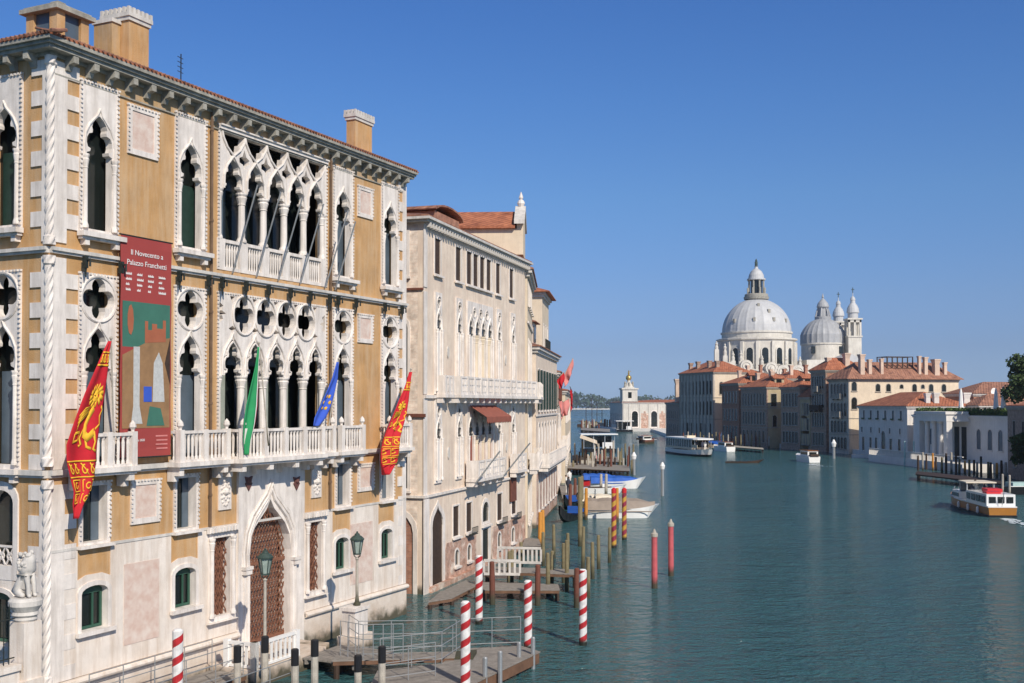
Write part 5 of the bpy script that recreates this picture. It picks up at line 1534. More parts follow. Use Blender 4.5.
# last hotel buildings on the left bank
L5 = Plane((4.5, 109.0), (5.6, 125.0))
h5 = building('pink_hotel', 'narrow pink hotel front with faded flags and awnings at the end of the left bank', 'hotel', (4.5, 109.0), L5.ang, L5.L, 12, 12.0, wall='barbaro',
              front=row(lin(.8, 15, 6), 9, 11.4, 1.0, sh='wood_red') + row(lin(.8, 15, 6), 5, 8, 1.0, 'arch') + row(lin(.8, 15, 6), 1, 3.4, 1.2, 'arch'), rh=1.6, roofm='tile_old')
slabbal(h5, 1, 15, 4.6, 1.0, .9)
L6 = Plane((6.1, 126.0), (9.4, 176.0))
h6 = building('white_hotel', 'low white hotel front far down the left bank above the restaurant terrace', 'hotel', (6.1, 126.0), L6.ang, L6.L, 14, 10.4, wall='cream',
              front=row(lin(.8, 40, 9), 7, 9.4, 1.2) + row(lin(.8, 40, 9), 2, 5, 1.4, 'arch'), rh=1.5, roofm='tile')
def simple_flag(label, base, tip, drop, wd, m, group):
    t = thing('flag', label, 'flag', base, 0, group)
    b = Vector(base); tp = Vector(tip) - b
    MB().tube([(0, 0, 0), tuple(tp)], .04, 6).build('pole', 'wood_pale', t)
    vs = []; fs = []; nu, nv = 8, 12
    for j in range(nv + 1):
        for i in range(nu + 1):
            u, v = i / nu, j / nv
            p = tp * (1 - u * wd) + Vector((0, 0, -v * drop * (1 - .3 * u)))
            p += Vector((.12 * sin(v * 5 + u * 4), .18 * sin(u * 9 + v * 3), 0)) * (.3 + v)
            vs.append(tuple(p))
    for j in range(nv):
        for i in range(nu): fs.append((j * (nu + 1) + i, j * (nu + 1) + i + 1, (j + 1) * (nu + 1) + i + 1, (j + 1) * (nu + 1) + i))
    o = MB().add(vs, fs).build('flag_cloth', m, t, smooth=True); o.modifiers.new('t', 'SOLIDIFY').thickness = .02
p0 = ony(556, 383, 112); p1 = ony(573, 358, 112)
simple_flag('large faded pink flag slanting out over the left bank', (4.9, 112, p0.z), tuple(p1), 1.6, .75, 'flagpink', 'flags far along the left bank')
p0 = ony(559, 392, 118); p1 = ony(572, 391, 118)
simple_flag('bright red flag hanging at the end of the left bank facades', (6.2, 118, p0.z + .6), tuple(p1), 2.3, .55, 'flagred', 'flags far along the left bank')
p1 = ony(563, 402, 104)
simple_flag('dull red flag hanging low beside the shuttered house', (4.3, 103, p1.z + .3), tuple(p1), 1.8, .6, 'flagpink', 'flags far along the left bank')
for (px, py, Y, bx, dr, lab, mm) in ((569, 398, 109, 4.4, 1.7, 'small faded flag halfway down the row of flags on the left bank', 'flagpink'), (564, 372, 100, 3.9, 1.3, 'small red flag high on the left bank above the shuttered house', 'flagred')):
    q = ony(px, py, Y); simple_flag(lab, (bx, Y, q.z - .9), tuple(q), dr, .7, mm, 'flags far along the left bank')
# slanting poles from the beige palace
for i, (x0, y0, x1, y1, lab) in enumerate(((475, 484, 500, 451, 'bare slanting flagpole from the lower balcony of the beige palace'), (503.5, 476, 530, 443, 'bare slanting flagpole further along the beige palace'))):
    a, z = BP.at(x0, y0, .85); b = BP.w(a, .85, z)
    tp = ony(x1, y1, b.y - .3); t = thing('flagpole', lab, 'flagpole', tuple(b), 0, 'bare flagpoles of the beige palace')
    MB().tube([(0, 0, 0), tuple(tp - b)], .04, 6).build('pole', 'steel', t)
hb = MB(); a = bs(521); hb.add([(a, -.12, 5.6), (a + 1.2, -.12, 5.6), (a + 1.2, -.14, 3.2), (a, -.14, 3.2)], [(0, 1, 2, 3)]); o = hb.build('hanging_banner', 'wood_red', bar); o.modifiers.new('t', 'SOLIDIFY').thickness = .04
o.location.x -= 2.6

# ------------------------------------------------------------ timber jetties and mooring posts in front of the beige palace
def wp(px, py, z=0): P = onz(px, py, z); return (P.x, P.y)
deck('grey plank quay at the corner of the beige palace', [wp(428, 602, .35), wp(452, 598, .35), wp(478, 585, .35), wp(466, 580, .35), wp(440, 592, .35)], .35)
deck('long brown timber jetty in front of the beige palace door', [wp(482, 590, .5), wp(560, 590, .5), wp(558, 584, .5), wp(482, 582, .5)], .5)
deck('upper timber jetty between the olive posts', [wp(484, 571, .9), wp(580, 574.5, .9), wp(578, 569.5, .9), wp(484, 566, .9)], .9)
deck('small brown landing at the brick corner beyond the beige palace', [wp(522, 546, .6), wp(541, 546, .6), wp(539, 539, .6), wp(525, 537, .6)], .6)
def bal_white(label, pa, pb, zf, h):
    A1, B1 = pa, pb
    t = thing('white_balustrade', label, 'balustrade', (A1[0], A1[1], zf), atan2(B1[1] - A1[1], B1[0] - A1[0]), 'white balustrades on the timber jetties')
    L = sqrt((B1[0] - A1[0]) ** 2 + (B1[1] - A1[1]) ** 2)
    b = MB(); b.box(0, L, -.06, .06, h - .12, h); b.box(0, L, -.06, .06, 0, .12)
    n = int(L / .22)
    for i in range(n + 1): b.box(L * i / n - .05, L * i / n + .05, -.04, .04, .12, h - .12)
    b.build('rail', 'istria_grey', t)
bal_white('white balustrade on the near timber jetty, beside the candy pole', wp(484, 575, .9), wp(520, 575.5, .9), .9, .75)
bal_white('white balustrade further back between the olive posts', wp(498, 563, .9), wp(541, 564, .9), .9, .85)
def post(px, yb, yt, m, r, lab, group, top=None, lean=0):
    P = onz(px, yb, 0); zt = ony(px, yt, P.y).z
    o = MB().lathe(0, 0, [(r * 1.05, -1.2), (r, zt * .5), (r * .88, zt - .04), (r * .6, zt)], 10).build('mooring_post', m)
    o.location = (P.x, P.y, 0); o.rotation_euler = (rnd.uniform(-.012, .012), rnd.uniform(-.015, .015), rnd.uniform(0, 6))
    tag(o, lab, 'mooring post', group)
    return o
ol = [(508.9, 591.6, 551), (511.7, 585, 549.7), (521, 579.7, 542), (548.2, 594.8, 553), (551.7, 588, 550.7), (563.7, 583, 543), (567, 591.6, 540), (543.5, 566, 532), (554, 558, 524.5), (583, 568, 526.5), (588, 598, 557), (592.7, 578.7, 542), (598.7, 569, 535), (609.5, 562.6, 527), (568, 566, 533), (613.7, 548, 520)]
ol.sort()
for i, (px, yb, yt) in enumerate(ol):
    post(px, yb, yt, 'wood_olive', .10, '%s from the left of the slim olive posts before the beige palace' % ORD[i], 'olive oak mooring posts before the beige palace')
for i, (px, yb, yt) in enumerate([(492.4, 604.4, 561.5), (537.5, 605.5, 564.7), (576.8, 607.7, 568)]):
    post(px, yb, yt, 'wood_red', .13, ['left', 'middle', 'right'][i] + ' one of the three reddish brown posts before the beige palace', 'reddish brown mooring posts')
for i, (px, yb, yt) in enumerate([(540, 548, 512), (543, 543, 510), (586, 520, 488), (617, 522, 488)]):
    post(px, yb, yt, 'wood_orange', .14, ['left one of the orange pair by the brick corner', 'right one of the orange pair by the brick corner', 'orange post at the stern of the covered grey boat', 'orange post behind the gold striped poles'][i], 'orange mooring posts')
for i, (px, yb, yt) in enumerate([(580.3, 546, 477), (582, 512, 476), (601, 492, 474), (606, 496, 474), (575, 500, 478), (570, 512, 484)]):
    post(px, yb, yt, 'wood_pale' if i in (2, 3) else 'wood_red' if i in (4, 5) else 'wood_olive', .15, ['tall thin dark post left of the covered boat', 'tall post behind the tall thin dark one', 'left pale post by the blue covered boat', 'right pale post by the blue covered boat', 'dark red post at the gondola station', 'nearer dark red post at the gondola station'][i], 'tall posts around the covered boats')
for i, (px, yb, yt) in enumerate([(613.9, 548, 487.6), (624.3, 539.9, 487.6)]):
    P = onz(px, yb, 0); zt = ony(px, yt, P.y).z
    t = thing('spiral_mooring_pole', ['left', 'right'][i] + ' gold and dark red spiral pole at the bow of the grey covered boat', 'mooring pole', (P.x, P.y, 0), i, 'gold and red spiral poles')
    MB().lathe(0, 0, [(.17, -1.2), (.15, zt - .35)], 12).build('shaft', 'gold_red', t); MB().lathe(0, 0, [(.16, zt - .35), (.16, zt - .1), (.05, zt)], 12).build('cap', 'red', t)
for i, (px, yb, yt) in enumerate([(654.5, 588, 529), (671, 576, 519)]):
    P = onz(px, yb, 0); zt = ony(px, yt, P.y).z
    t = thing('red_mooring_pole', ['nearer left', 'further right'][i] + ' one of the two faded red poles alone in mid canal', 'mooring pole', (P.x, P.y, 0), 0, 'faded red poles in mid canal')
    MB().lathe(0, 0, [(.155, -1.2), (.14, zt - .38)], 12).build('shaft', 'pinkred', t); MB().lathe(0, 0, [(.17, zt - .379), (.17, zt - .22), (.10, zt - .18), (.03, zt)], 12).build('cap', 'wood_pale', t)
def beacon(px, yb, yt, lab):
    P = onz(px, yb, 0); zt = ony(px, yt, P.y).z; r = P.y * .0011
    t = thing('channel_light', lab, 'channel light', (P.x, P.y, 0), 0, 'white topped channel lights')
    MB().lathe(0, 0, [(r * 1.4, -1.2), (r * 1.2, zt - 6 * r)], 8).build('post', 'steel', t); MB().lathe(0, 0, [(r * 1.6, zt - 6 * r), (r * 2.2, zt - 3 * r), (r * 1.8, zt - 2.5 * r), (r * .5, zt)], 10).build('light_head', 'white', t)
beacon(662.5, 496, 462, 'white topped channel light in open water right of the blue boat')
beacon(634, 475, 452, 'white topped channel light at the end of the crowded pier')
beacon(833.8, 458.5, 439.5, 'white topped channel light before the tall cream palace')
beacon(722.5, 444, 432, 'white topped channel light by the far right bank moorings')

# ------------------------------------------------------------ boats
def hull(mb, L, B, H, bow=.35, sheer=.35, stern=.8, n=14, draft=.25, x0=0):
    """bow at +x"""
    rows = []
    for i in range(n + 1):
        t = i / n; x = x0 - L / 2 + L * t
        f = stern + (1 - stern) * min(1, t / .3) if t < 1 - bow else cos(((t - (1 - bow)) / bow) * pi / 2) ** .75
        b = B / 2 * max(f, .02); z = H + sheer * max(0, (t - .4) / .6) ** 2
        rk = .9 * max(0, (t - .7) / .3) ** 2 * min(1, L / 6)
        rows.append([(x, -b, z), (x - rk, -b * .9, .0), (x - rk * 1.4, -b * .5, -draft), (x - rk * 1.4, b * .5, -draft), (x - rk, b * .9, .0), (x, b, z)])
    vs = [p for r in rows for p in r]; fs = []
    for i in range(n):
        for k in range(5): fs.append((i * 6 + k, i * 6 + k + 1, (i + 1) * 6 + k + 1, (i + 1) * 6 + k))
        fs.append((i * 6 + 5, i * 6, (i + 1) * 6, (i + 1) * 6 + 5))
    fs.append(tuple(range(6))); fs.append(tuple(n * 6 + k for k in range(6)))
    mb.add(vs, fs); return mb
def boat(name, label, cat, px, py, ang, group=None, z=0):
    P = onz(px, py, 0); return thing(name, label, cat, (P.x, P.y, z), ang, group)
def person(label, P, ang, h=1.7, top='cloth_white', sit=False, group=None, parent=None):
    t = thing('person', label, 'person', P, ang, group)
    s = h / 1.75
    if sit: V = [(0, 0, .1), (0, 0, .35), (0, 0, .58), (0, 0, .72), (.02, 0, .86), (0, .1, .08), (.38, .12, .12), (.4, .12, -.28), (0, -.1, .08), (.38, -.12, .12), (.4, -.12, -.28), (0, .2, .55), (.1, .25, .28), (.3, .2, .22), (0, -.2, .55), (.1, -.25, .28), (.3, -.2, .22)]
    else: V = [(0, 0, .95), (0, 0, 1.2), (0, 0, 1.42), (0, 0, 1.53), (.02, 0, 1.66), (0, .1, .88), (.02, .11, .48), (0, .11, .05), (0, -.1, .88), (.06, -.11, .48), (0, -.11, .05), (0, .2, 1.38), (.03, .25, 1.1), (.12, .23, .86), (0, -.2, 1.38), (.03, -.25, 1.1), (.12, -.23, .86)]
    E = [(0, 1), (1, 2), (2, 3), (3, 4), (0, 5), (5, 6), (6, 7), (0, 8), (8, 9), (9, 10), (2, 11), (11, 12), (12, 13), (2, 14), (14, 15), (15, 16)]
    R_ = [.15, .14, .15, .06, .11, .1, .07, .05, .1, .07, .05, .07, .045, .035, .07, .045, .035]
    V = [(x * s, y * s, z * s) for x, y, z in V]
    skinned('body', V, E, [r * s for r in R_], top, t)
    hd = V[4]; MB().ball((hd[0] + .01, 0, hd[2] + .02), .105 * s, 10, 7).build('head', 'skin', t, smooth=True)
    MB().ball((hd[0] - .02, 0, hd[2] + .05), .112 * s, 8, 6, (1, 1, .9)).build('hair', 'wood_dark', t, smooth=True)
    return t
# the covered grey-brown motor cruiser
b = boat('covered_cruiser', 'white cruiser under a grey brown cover moored behind the gold striped poles', 'motorboat', 622, 517, 0.02)
hull(MB(), 6.0, 2.3, .72, sheer=.35).build('hull', 'white_boat', b)
m = MB(); hull(m, 6.06, 2.36, .16, sheer=.5); o = MB()
vs = []; fs = []
for i in range(13):
    t = i / 12; x = -2.95 + 5.6 * t; f = 1 if t < .55 else cos((t - .55) / .45 * pi / 2) ** .7; f = max(f, .06); hz = .78 + .35 * max(0, (t - .4) / .6) ** 2 + .0
    ht = (.75 if t < .6 else .75 * (1 - (t - .6) / .4) + .08) + .06 * sin(i * 2.2)
    vs += [(x, -1.2 * f, hz - .12), (x, -.75 * f, hz + ht * .75), (x, 0, hz + ht), (x, .75 * f, hz + ht * .75), (x, 1.2 * f, hz - .12)]
for i in range(12):
    for k in range(4): fs.append((i * 5 + k, i * 5 + k + 1, (i + 1) * 5 + k + 1, (i + 1) * 5 + k))
    fs.append((i * 5 + 4, i * 5, (i + 1) * 5, (i + 1) * 5 + 4))
fs += [(0, 1, 2, 3, 4), tuple(60 + k for k in range(5))]
MB().add(vs, fs).build('boat_cover', 'beige_tarp', b)
MB().box(-3.0, 2.2, -1.17, -1.14, .5, .58).build('rub_rail', 'beige_tarp', b)
COVER = (vs, fs)
b2 = boat('covered_boat', 'small boat with a cream canvas cover left of the grey cruiser', 'motorboat', 599, 511, .1)
hull(MB(), 3.6, 1.9, .7).build('hull', 'black_hull', b2)
MB().add([(x * .6, y * .8, z * .62 + .35 + .15) for x, y, z in vs], fs).build('boat_cover', 'cream_tarp', b2)
b3 = boat('blue_covered_boat', 'motorboat under a bright blue cover moored at the near side of the crowded pier', 'motorboat', 618, 488, -.02)
hull(MB(), 6.0, 2.2, .75, sheer=.5).build('hull', 'white_boat', b3)
MB().add([(x, y * .95, z * .85) for x, y, z in vs], fs).build('boat_cover', 'blue_tarp', b3)
b4 = boat('blue_covered_boat', 'second boat with blue and red cover left of the bright blue one', 'motorboat', 600, 485, 0.05)
hull(MB(), 4.0, 2.0, .7).build('hull', 'red', b4)
MB().add([(x * .65, y * .88, z * .75 + .15) for x, y, z in vs], fs).build('boat_cover', 'blue_tarp', b4)
b5 = boat('open_boat', 'open white boat moored between the blue covered and the grey covered boats', 'motorboat', 604, 493, 0.0)
hull(MB(), 4.6, 1.7, .55).build('hull', 'white_boat', b5); MB().box(-1.6, .8, -.6, .6, .56, .62).build('deck', 'wood_dark', b5); MB().box(-.2, .3, -.5, .5, .62, .95).build('console', 'white_boat', b5)
# gondolas on the left
def gondola(lab, px, py, ang):
    g = boat('gondola', lab, 'gondola', px, py, ang, 'black gondolas by the left bank')
    vs = []; fs = []; n = 16
    for i in range(n + 1):
        t = i / n; x = -4.6 + 9.2 * t; f = sin(pi * min(max(t, .02), .98)) ** .8; z = .42 + .95 * abs(2 * t - 1) ** 4
        vs += [(x, -.7 * f, z), (x, -.45 * f, z * .25 - .18 + .6 * abs(2 * t - 1) ** 6), (x, .45 * f, z * .25 - .18 + .6 * abs(2 * t - 1) ** 6), (x, .7 * f, z)]
    for i in range(n):
        for k in range(3): fs.append((i * 4 + k, i * 4 + k + 1, (i + 1) * 4 + k + 1, (i + 1) * 4 + k))
        fs.append((i * 4 + 3, i * 4, (i + 1) * 4, (i + 1) * 4 + 3))
    MB().add(vs, fs).build('hull', 'black_hull', g)
    MB().panel([(4.5, 1.2), (4.75, 1.3), (4.8, 1.9), (4.55, 2.0), (4.6, 1.8), (4.4, 1.75), (4.6, 1.65), (4.4, 1.6), (4.6, 1.5), (4.4, 1.42)], [], -.02, .02).build('prow_iron', 'steel', g)
    m = MB(); m.box(-1.2, .6, -.45, .45, .5, .75); m.box(-1.3, -1.1, -.45, .45, .5, 1.05); m.build('seat', 'blue_tarp', g)
gondola('black gondola with blue seats nosing out left of the cream covered boat', 573, 506, 1.35)
gondola('black gondola beside the tall thin dark post', 578, 518, 1.2)
# ------------------------------------------------------------ right bank
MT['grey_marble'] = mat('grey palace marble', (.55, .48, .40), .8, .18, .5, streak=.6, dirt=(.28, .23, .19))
MT['old_gold'] = mat('dull yellow stucco', (.42, .34, .21), .85, .15, .5, streak=.4, dirt=(.25, .21, .16))
MT['white_stucco'] = mat('white stucco', (.72, .67, .62), .85, .10, .5, streak=.5, dirt=(.38, .35, .32))
MT['guggen'] = mat('white cut stone', (.74, .70, .65), .75, .08, .6, streak=.3, dirt=(.46, .43, .39))
MT['chim'] = mat('pinkish chimney stucco', (.60, .45, .35), .85, .15, 1)
MT['dull'] = mat('weathered window stone', (.36, .32, .27), .85, .2, 1.0)
MT['foam'] = mat('foam', (.62, .68, .70), .6, .2, 4)
def rb(f, n):
    a = onz(*f); b = onz(*n); P = Plane((a.x, a.y), (b.x, b.y)); return (a.x, a.y), P.ang, P.L, P
def zat(px, py, P, s=0.):
    q = P.w(s, 0, 0); return CAMZ + (HOR - py) * q.y / F
def grid(W, n, tiers, w, st='rect', **k):
    out = []
    for i, (z0, z1) in enumerate(tiers): out += row(lin(.6, W - .6, n), z0, z1, w, st if isinstance(st, str) else st[i], **k)
    return out
A1, g1, W1, P1 = rb((680, 441), (714, 443.5))
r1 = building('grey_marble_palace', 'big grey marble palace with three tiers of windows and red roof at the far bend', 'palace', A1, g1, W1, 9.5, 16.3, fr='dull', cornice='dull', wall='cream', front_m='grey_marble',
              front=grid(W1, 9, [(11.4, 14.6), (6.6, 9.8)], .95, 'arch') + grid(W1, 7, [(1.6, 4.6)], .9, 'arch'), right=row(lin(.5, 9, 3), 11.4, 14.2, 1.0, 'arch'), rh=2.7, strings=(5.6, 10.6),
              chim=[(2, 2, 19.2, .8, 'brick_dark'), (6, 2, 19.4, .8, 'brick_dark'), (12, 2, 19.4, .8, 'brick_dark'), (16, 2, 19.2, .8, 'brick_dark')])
A2, g2, W2, P2 = rb((722, 444.4), (739, 446))
building('red_brick_house', 'red brick house with lit orange side wall next to the grey marble palace', 'house', A2, g2, W2, 10, 13.4, fr='dull', cornice='dull', dorm=[(8, 3, 2.0)], wall='brick_red', front=grid(W2, 5, [(9.4, 11.8), (5.6, 8), (1.8, 4.2)], .9), right=row([2, 4.5], 9, 12, .9, 'arch'), rh=2.2,
         chim=[(3, 3, 16.6, .7, 'chim')])
A3, g3, W3, P3 = rb((741, 446.2), (767, 448.2))
building('brick_gothic_palace', 'dark brick gothic palace with pointed windows left of the orange roofed house', 'palace', A3, g3, W3, 9, 12.4, fr='dull', cornice='dull', dorm=[(9, 2.5, 2.2)], wall='old_gold', front_m='brick_dark', front=grid(W3, 8, [(8.8, 11.4), (4.9, 7.6)], .8, 'goth') + grid(W3, 6, [(1.2, 3.6)], .9, 'arch'),
         right=row([1.6], 8.6, 11.2, 1.3) + row([1.8], 4.4, 6.8, .9, 'arch'), rh=2.6, chim=[(2, 3, 15.8, .7, 'chim'), (8, 3, 16.0, .8, 'chim')], strings=(4.2, 8.2))
A4, g4, W4, P4 = rb((781, 449), (800, 450.3))
building('brown_canal_house', 'brown canal house under an orange roof with open balconied centre', 'house', A4, g4, W4, 8, 12.2, fr='dull', cornice='dull', dorm=[(4, 2, 1.8)], wall='brick_dark', front=grid(W4, 5, [(8.6, 11.2), (4.9, 7.4), (1.4, 3.6)], .9), rh=2.0)
A4b, g4b, W4b, P4b = rb((800.3, 450.3), (810.5, 451))
building('yellow_canal_house', 'narrow dull yellow house lower than its neighbours on the right bank', 'house', A4b, g4b, W4b, 12, 10.2, fr='dull', cornice='dull', wall='old_gold', front=grid(W4b, 3, [(7, 9.2), (4, 6.2), (1.2, 3.2)], .9), rh=2.2)
A5, g5, W5, P5 = rb((811, 451), (826, 452.2))
b5_ = building('tall_brown_palace', 'tall dark brown palace with dark balcony standing above its neighbours on the right bank', 'palace', A5, g5, W5, 8.5, 15.3, fr='dull', cornice='dull', wall='brick_red', front_m='brick_dark', front=grid(W5, 5, [(12, 14.4), (8.4, 11), (4.8, 7.4)], .9, 'arch') + grid(W5, 4, [(1.2, 3.6)], .9), rh=2.4,
               chim=[(W5 - 1, 5, 18.8, 1.0, 'chim'), (W5 - 2.5, 2, 18.0, .8, 'chim')])
slabbal(b5_, 1, W5 - 1, 8.0, .9, .9, m_='wood_dark')
A6, g6, W6, P6 = rb((829, 452.6), (849, 454.2))
sx6 = lambda px: (px - 849) * 200 / 1100 * 1.07
zz6 = lambda py: 9 + (404.5 - py) * 202 / 1100
side6 = [dict(a=sx6(854.7), z0=zz6(391), z1=zz6(382), w=1.0, st='arch'), dict(a=sx6(854.7), z0=zz6(409), z1=zz6(397.5), w=1.1, st='arch')]
side6 += [dict(a=sx6(p), z0=zz6(391.5), z1=zz6(384), w=.9, st='arch') for p in (879.8, 891, 919, 937, 951)]
side6 += [dict(a=sx6(p), z0=zz6(388.5), z1=zz6(384.5), w=.72, st='arch', sill=False) for p in (905, 928)]
ch6 = []
for px, py, w in ((864.8, 357, 1.15), (873.3, 362, .85), (886, 361, .75), (926.7, 358, .7), (933.3, 359, .9), (944.8, 361, 1.35), (954.7, 364, .8)):
    ch6.append((W6 - .7, sx6(px), 9.4 + (404.5 - py) * 203 / 1100, w * .75, 'chim'))
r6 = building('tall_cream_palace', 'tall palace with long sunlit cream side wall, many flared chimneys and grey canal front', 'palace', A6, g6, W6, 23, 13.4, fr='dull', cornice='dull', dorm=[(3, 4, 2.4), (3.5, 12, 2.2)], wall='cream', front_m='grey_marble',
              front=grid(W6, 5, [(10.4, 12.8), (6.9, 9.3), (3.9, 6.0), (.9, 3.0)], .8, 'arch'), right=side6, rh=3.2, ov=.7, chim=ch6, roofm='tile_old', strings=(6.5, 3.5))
alt = thing('roof_terrace', 'dark timber roof terrace frame on top of the tall cream palace', 'roof terrace', tuple(P6.w(W6 - 3.5, -sx6(910), 15.2)), g6)
al = MB()
for i in range(6):
    for yy in (-1.6, 1.6): al.box(yy - .08, yy + .08, -2.7 + i * 1.08 - .08, -2.7 + i * 1.08 + .08, 0, 2.7)
for zz in (1.4, 2.6):
    for yy in (-1.6, 1.6): al.box(yy - .07, yy + .07, -2.8, 2.8, zz, zz + .12)
    al.box(-1.6, 1.6, -2.8, -2.68, zz, zz + .12); al.box(-1.6, 1.6, 2.68, 2.8, zz, zz + .12)
al.box(-1.7, 1.7, -2.8, 2.8, .5, .6); al.build('timber_frame', 'wood_dark', alt)
for o_, bl in ((b5_, 12.0),): slabbal(o_, 2, W5 - 2, 11.6, .7, .9, m_='dull')
slabbal(r6, 2, W6 - 2, 6.8, .7, .9, m_='dull'); slabbal(r6, 2, W6 - 2, 10.2, .6, .8, m_='dull')
A7, g7, W7, P7 = rb((859, 455.6), (907.5, 461.2))
fr7 = row(lin(.8, W7 - .8, 6), 6.5, 8.0, .8, fl=True) + row([W7 * k for k in (.07, .27, .45, .66, .86)], 4.2, 5.1, .55) + row([W7 * k for k in (.1, .26, .38, .68, .85)], 1.0, 3.4, .95) + [dict(a=W7 * .53, z0=.5, z1=4.6, w=1.5, st='arch')]
r7 = building('white_canal_house', 'white canal house with wide orange tiled roof and flower boxes before the cream palace', 'house', A7, g7, W7, 10.5, 8.5, wall='white_stucco', front=fr7, right=[dict(a=1.6, z0=6.2, z1=7.8, w=1.0)], rh=2.3, ov=.4,
              chim=[(W7 - 1.0, 3.8, 10.8, .7, 'white_stucco'), (W7 - 1, 5.2, 10.9, .8, 'white_stucco'), (W7 - 1, 10.2, 10.9, 1.0, 'white_stucco')])
# low white palace with terrace
G0 = (62.9, 172.5); G1 = (65.6, 141.5); GP = Plane(G0, G1); GL = GP.L
fr8 = row([2.0, 4.0, 6.0], 3.0, 5.4, .85, 'arch', pane='curtain') + row([GL - 11, GL - 8, GL - 5.3, GL - 2.3], 2.8, 5.6, 1.15, 'arch', pane='curtain')
r8 = building('low_white_palace', 'low white stone palace with columned porch and hedge along its flat roof', 'palace', G0, GP.ang, GL, 16, 7.2, wall='guggen', front=fr8, right=row([3, 7, 11], 3, 5.4, 1.1, 'arch'), roof='flat', cornice='guggen', ch=.25)
m = MB(); px0, px1 = 8.2, 17.6
m.box(px0, px1, -3.4, -.002, 6.6, 7.6); m.box(px0 - .2, px1 + .2, -3.6, -.26, 7.601, 8.0); po = m.build('porch', 'guggen', r8)
for i in range(5):
    x = px0 + .5 + (px1 - px0 - 1.0) * i / 4; m = MB(); m.box(x - .45, x + .45, -3.35, -2.5, .9, 6.599) if i in (0, 4) else column(m, x, -2.9, .9, 6.599, .36, 10); m.build('column', 'guggen', po)
for i in range(4):
    x = px0 + .5 + (px1 - px0 - 1.0) * (i + .5) / 4
    m = MB(); m.box(x - .7, x + .7, -.04, -.003, 1.2, 5.8); m.build('dark_opening', 'glass', po)
tf = thing('palace_terrace', 'white stone waterside terrace with balustrade in front of the low white palace', 'terrace', (G0[0], G0[1], 0), GP.ang)
m = MB(); m.box(-3, GL - 4, -6.0, -.05, -1, 1.1); m.build('terrace_base', 'guggen', tf)
b = MB(); b.box(-3, GL - 4, -6.0, -5.8, 2.0, 2.12)
for i in range(70): b.box(-3 + i * .37, -2.88 + i * .37, -5.95, -5.85, 1.1, 2.0)
b.build('balustrade', 'guggen', tf)
hedge = MB(); rr = random.Random(5)
def leaves(mb, n, fn, s0, s1, rr):
    for _ in range(n):
        x, y, z = fn(rr); s = rr.uniform(s0, s1)
        a = Vector((rr.gauss(0, 1), rr.gauss(0, 1), rr.gauss(0, 1))).normalized(); b = a.orthogonal().normalized()
        c = a.cross(b); k = rr.uniform(.5, .9)
        P = Vector((x, y, z))
        mb.add([tuple(P + b * s), tuple(P + c * s * k), tuple(P - b * s), tuple(P - c * s * k)], [(0, 1, 2, 3)])
leaves(hedge, 5200, lambda r_: (r_.uniform(0.3, GL - .3), r_.uniform(.1, 1.2), 7.35 + r_.uniform(0, 1) ** .8 * (1.0 + .2 * sin(r_.uniform(0, 30)))), .08, .2, rr)
MT['hedge'] = mat('hedge foliage', (.07, .13, .03), .7, .4, 1.2, col2=(.11, .18, .04))
hd = hedge.build('hedge_foliage', 'hedge'); hT = thing('roof_hedge', 'green clipped hedge along the flat roof edge of the low white palace', 'hedge', (G0[0], G0[1], 0), GP.ang); hd.parent = hT
MB().box(.2, GL - .2, .3, 1.0, 7.42, 8.0).build('hedge_core', 'leaf', hT)
for i, (px, yt) in enumerate(((961, 388), (996, 388), (1003.5, 386))):
    Y = (160, 152, 149)[i]; p = ony(px, 410, Y); zt = ony(px, yt, Y).z
    t = thing('closed_parasol', ['closed white parasol on the flat roof, alone at the left', 'closed white parasol left of the roof pair beside the satellite dishes', 'closed white parasol right of the roof pair, nearest the tree'][i], 'parasol', (p.x, Y, 7.5), 0, 'closed white parasols on the flat roof')
    MB().lathe(0, 0, [(.05, 0), (.05, zt - 7.6), (.02, zt - 7.5)], 6).build('pole', 'wood_pale', t)
    MB().lathe(0, 0, [(.42, .9), (.36, 1.3), (.22, zt - 8.2), (.08, zt - 7.55)], 8).build('canopy', 'white', t)
building('red_house_behind', 'terracotta coloured house with tiled roof rising behind the low white palace', 'house', (76.0, 193.0), radians(-82), 9, 14, 10.6, wall='brick_red', right=row([2.5, 5.5, 9], 8.2, 9.6, 1.0), rh=2.0, roofm='tile_old')
building('rear_roofs_house', 'lower red roofed house with white dormer row between the red house and the hedge', 'house', (72.5, 178.0), radians(-84), 6, 16, 8.6, wall='chim', right=row([9, 10.4, 11.8], 7.2, 8.2, .8), rh=1.8, roofm='tile_old')
for i, px in enumerate((992.5, 1000.5)):
    p = ony(px, 393, 176)
    t = thing('satellite_dish', ['left', 'right'][i] + ' one of two white satellite dishes on the roof of the red house', 'satellite dish', (p.x, 176, p.z - 2.4), -1.2 + .4 * i, 'white satellite dishes')
    MB().tube([(0, 0, 0), (0, 0, 2.4)], .06, 6).build('mast', 'steel', t)
    MB(lambda q: (q[2] + .1, q[0], q[1] + 2.6)).lathe(0, 0, [(.02, 0), (.3, .03), (.5, .1), (.62, .2), (.5, .14), (.02, .05)], 14).build('dish', 'white', t, smooth=True)
A9, g9, W9, P9 = rb((1008, 477.5), (1075, 494))
r9 = building('dark_brick_house', 'dark brown brick house at the right edge of the view beside the low white palace', 'house', A9, g9, W9, 10, 8.6, fr='dull', cornice='dull', wall='brick_dark', front=row(lin(1, W9 - 1, 6), 5, 7, .9) + row(lin(1, W9 - 1, 5), 1.5, 3.6, 1.0, 'arch'), rh=.8, ov=.2)
A0, g0, W0, P0 = rb((666, 438.5), (679, 440.6))
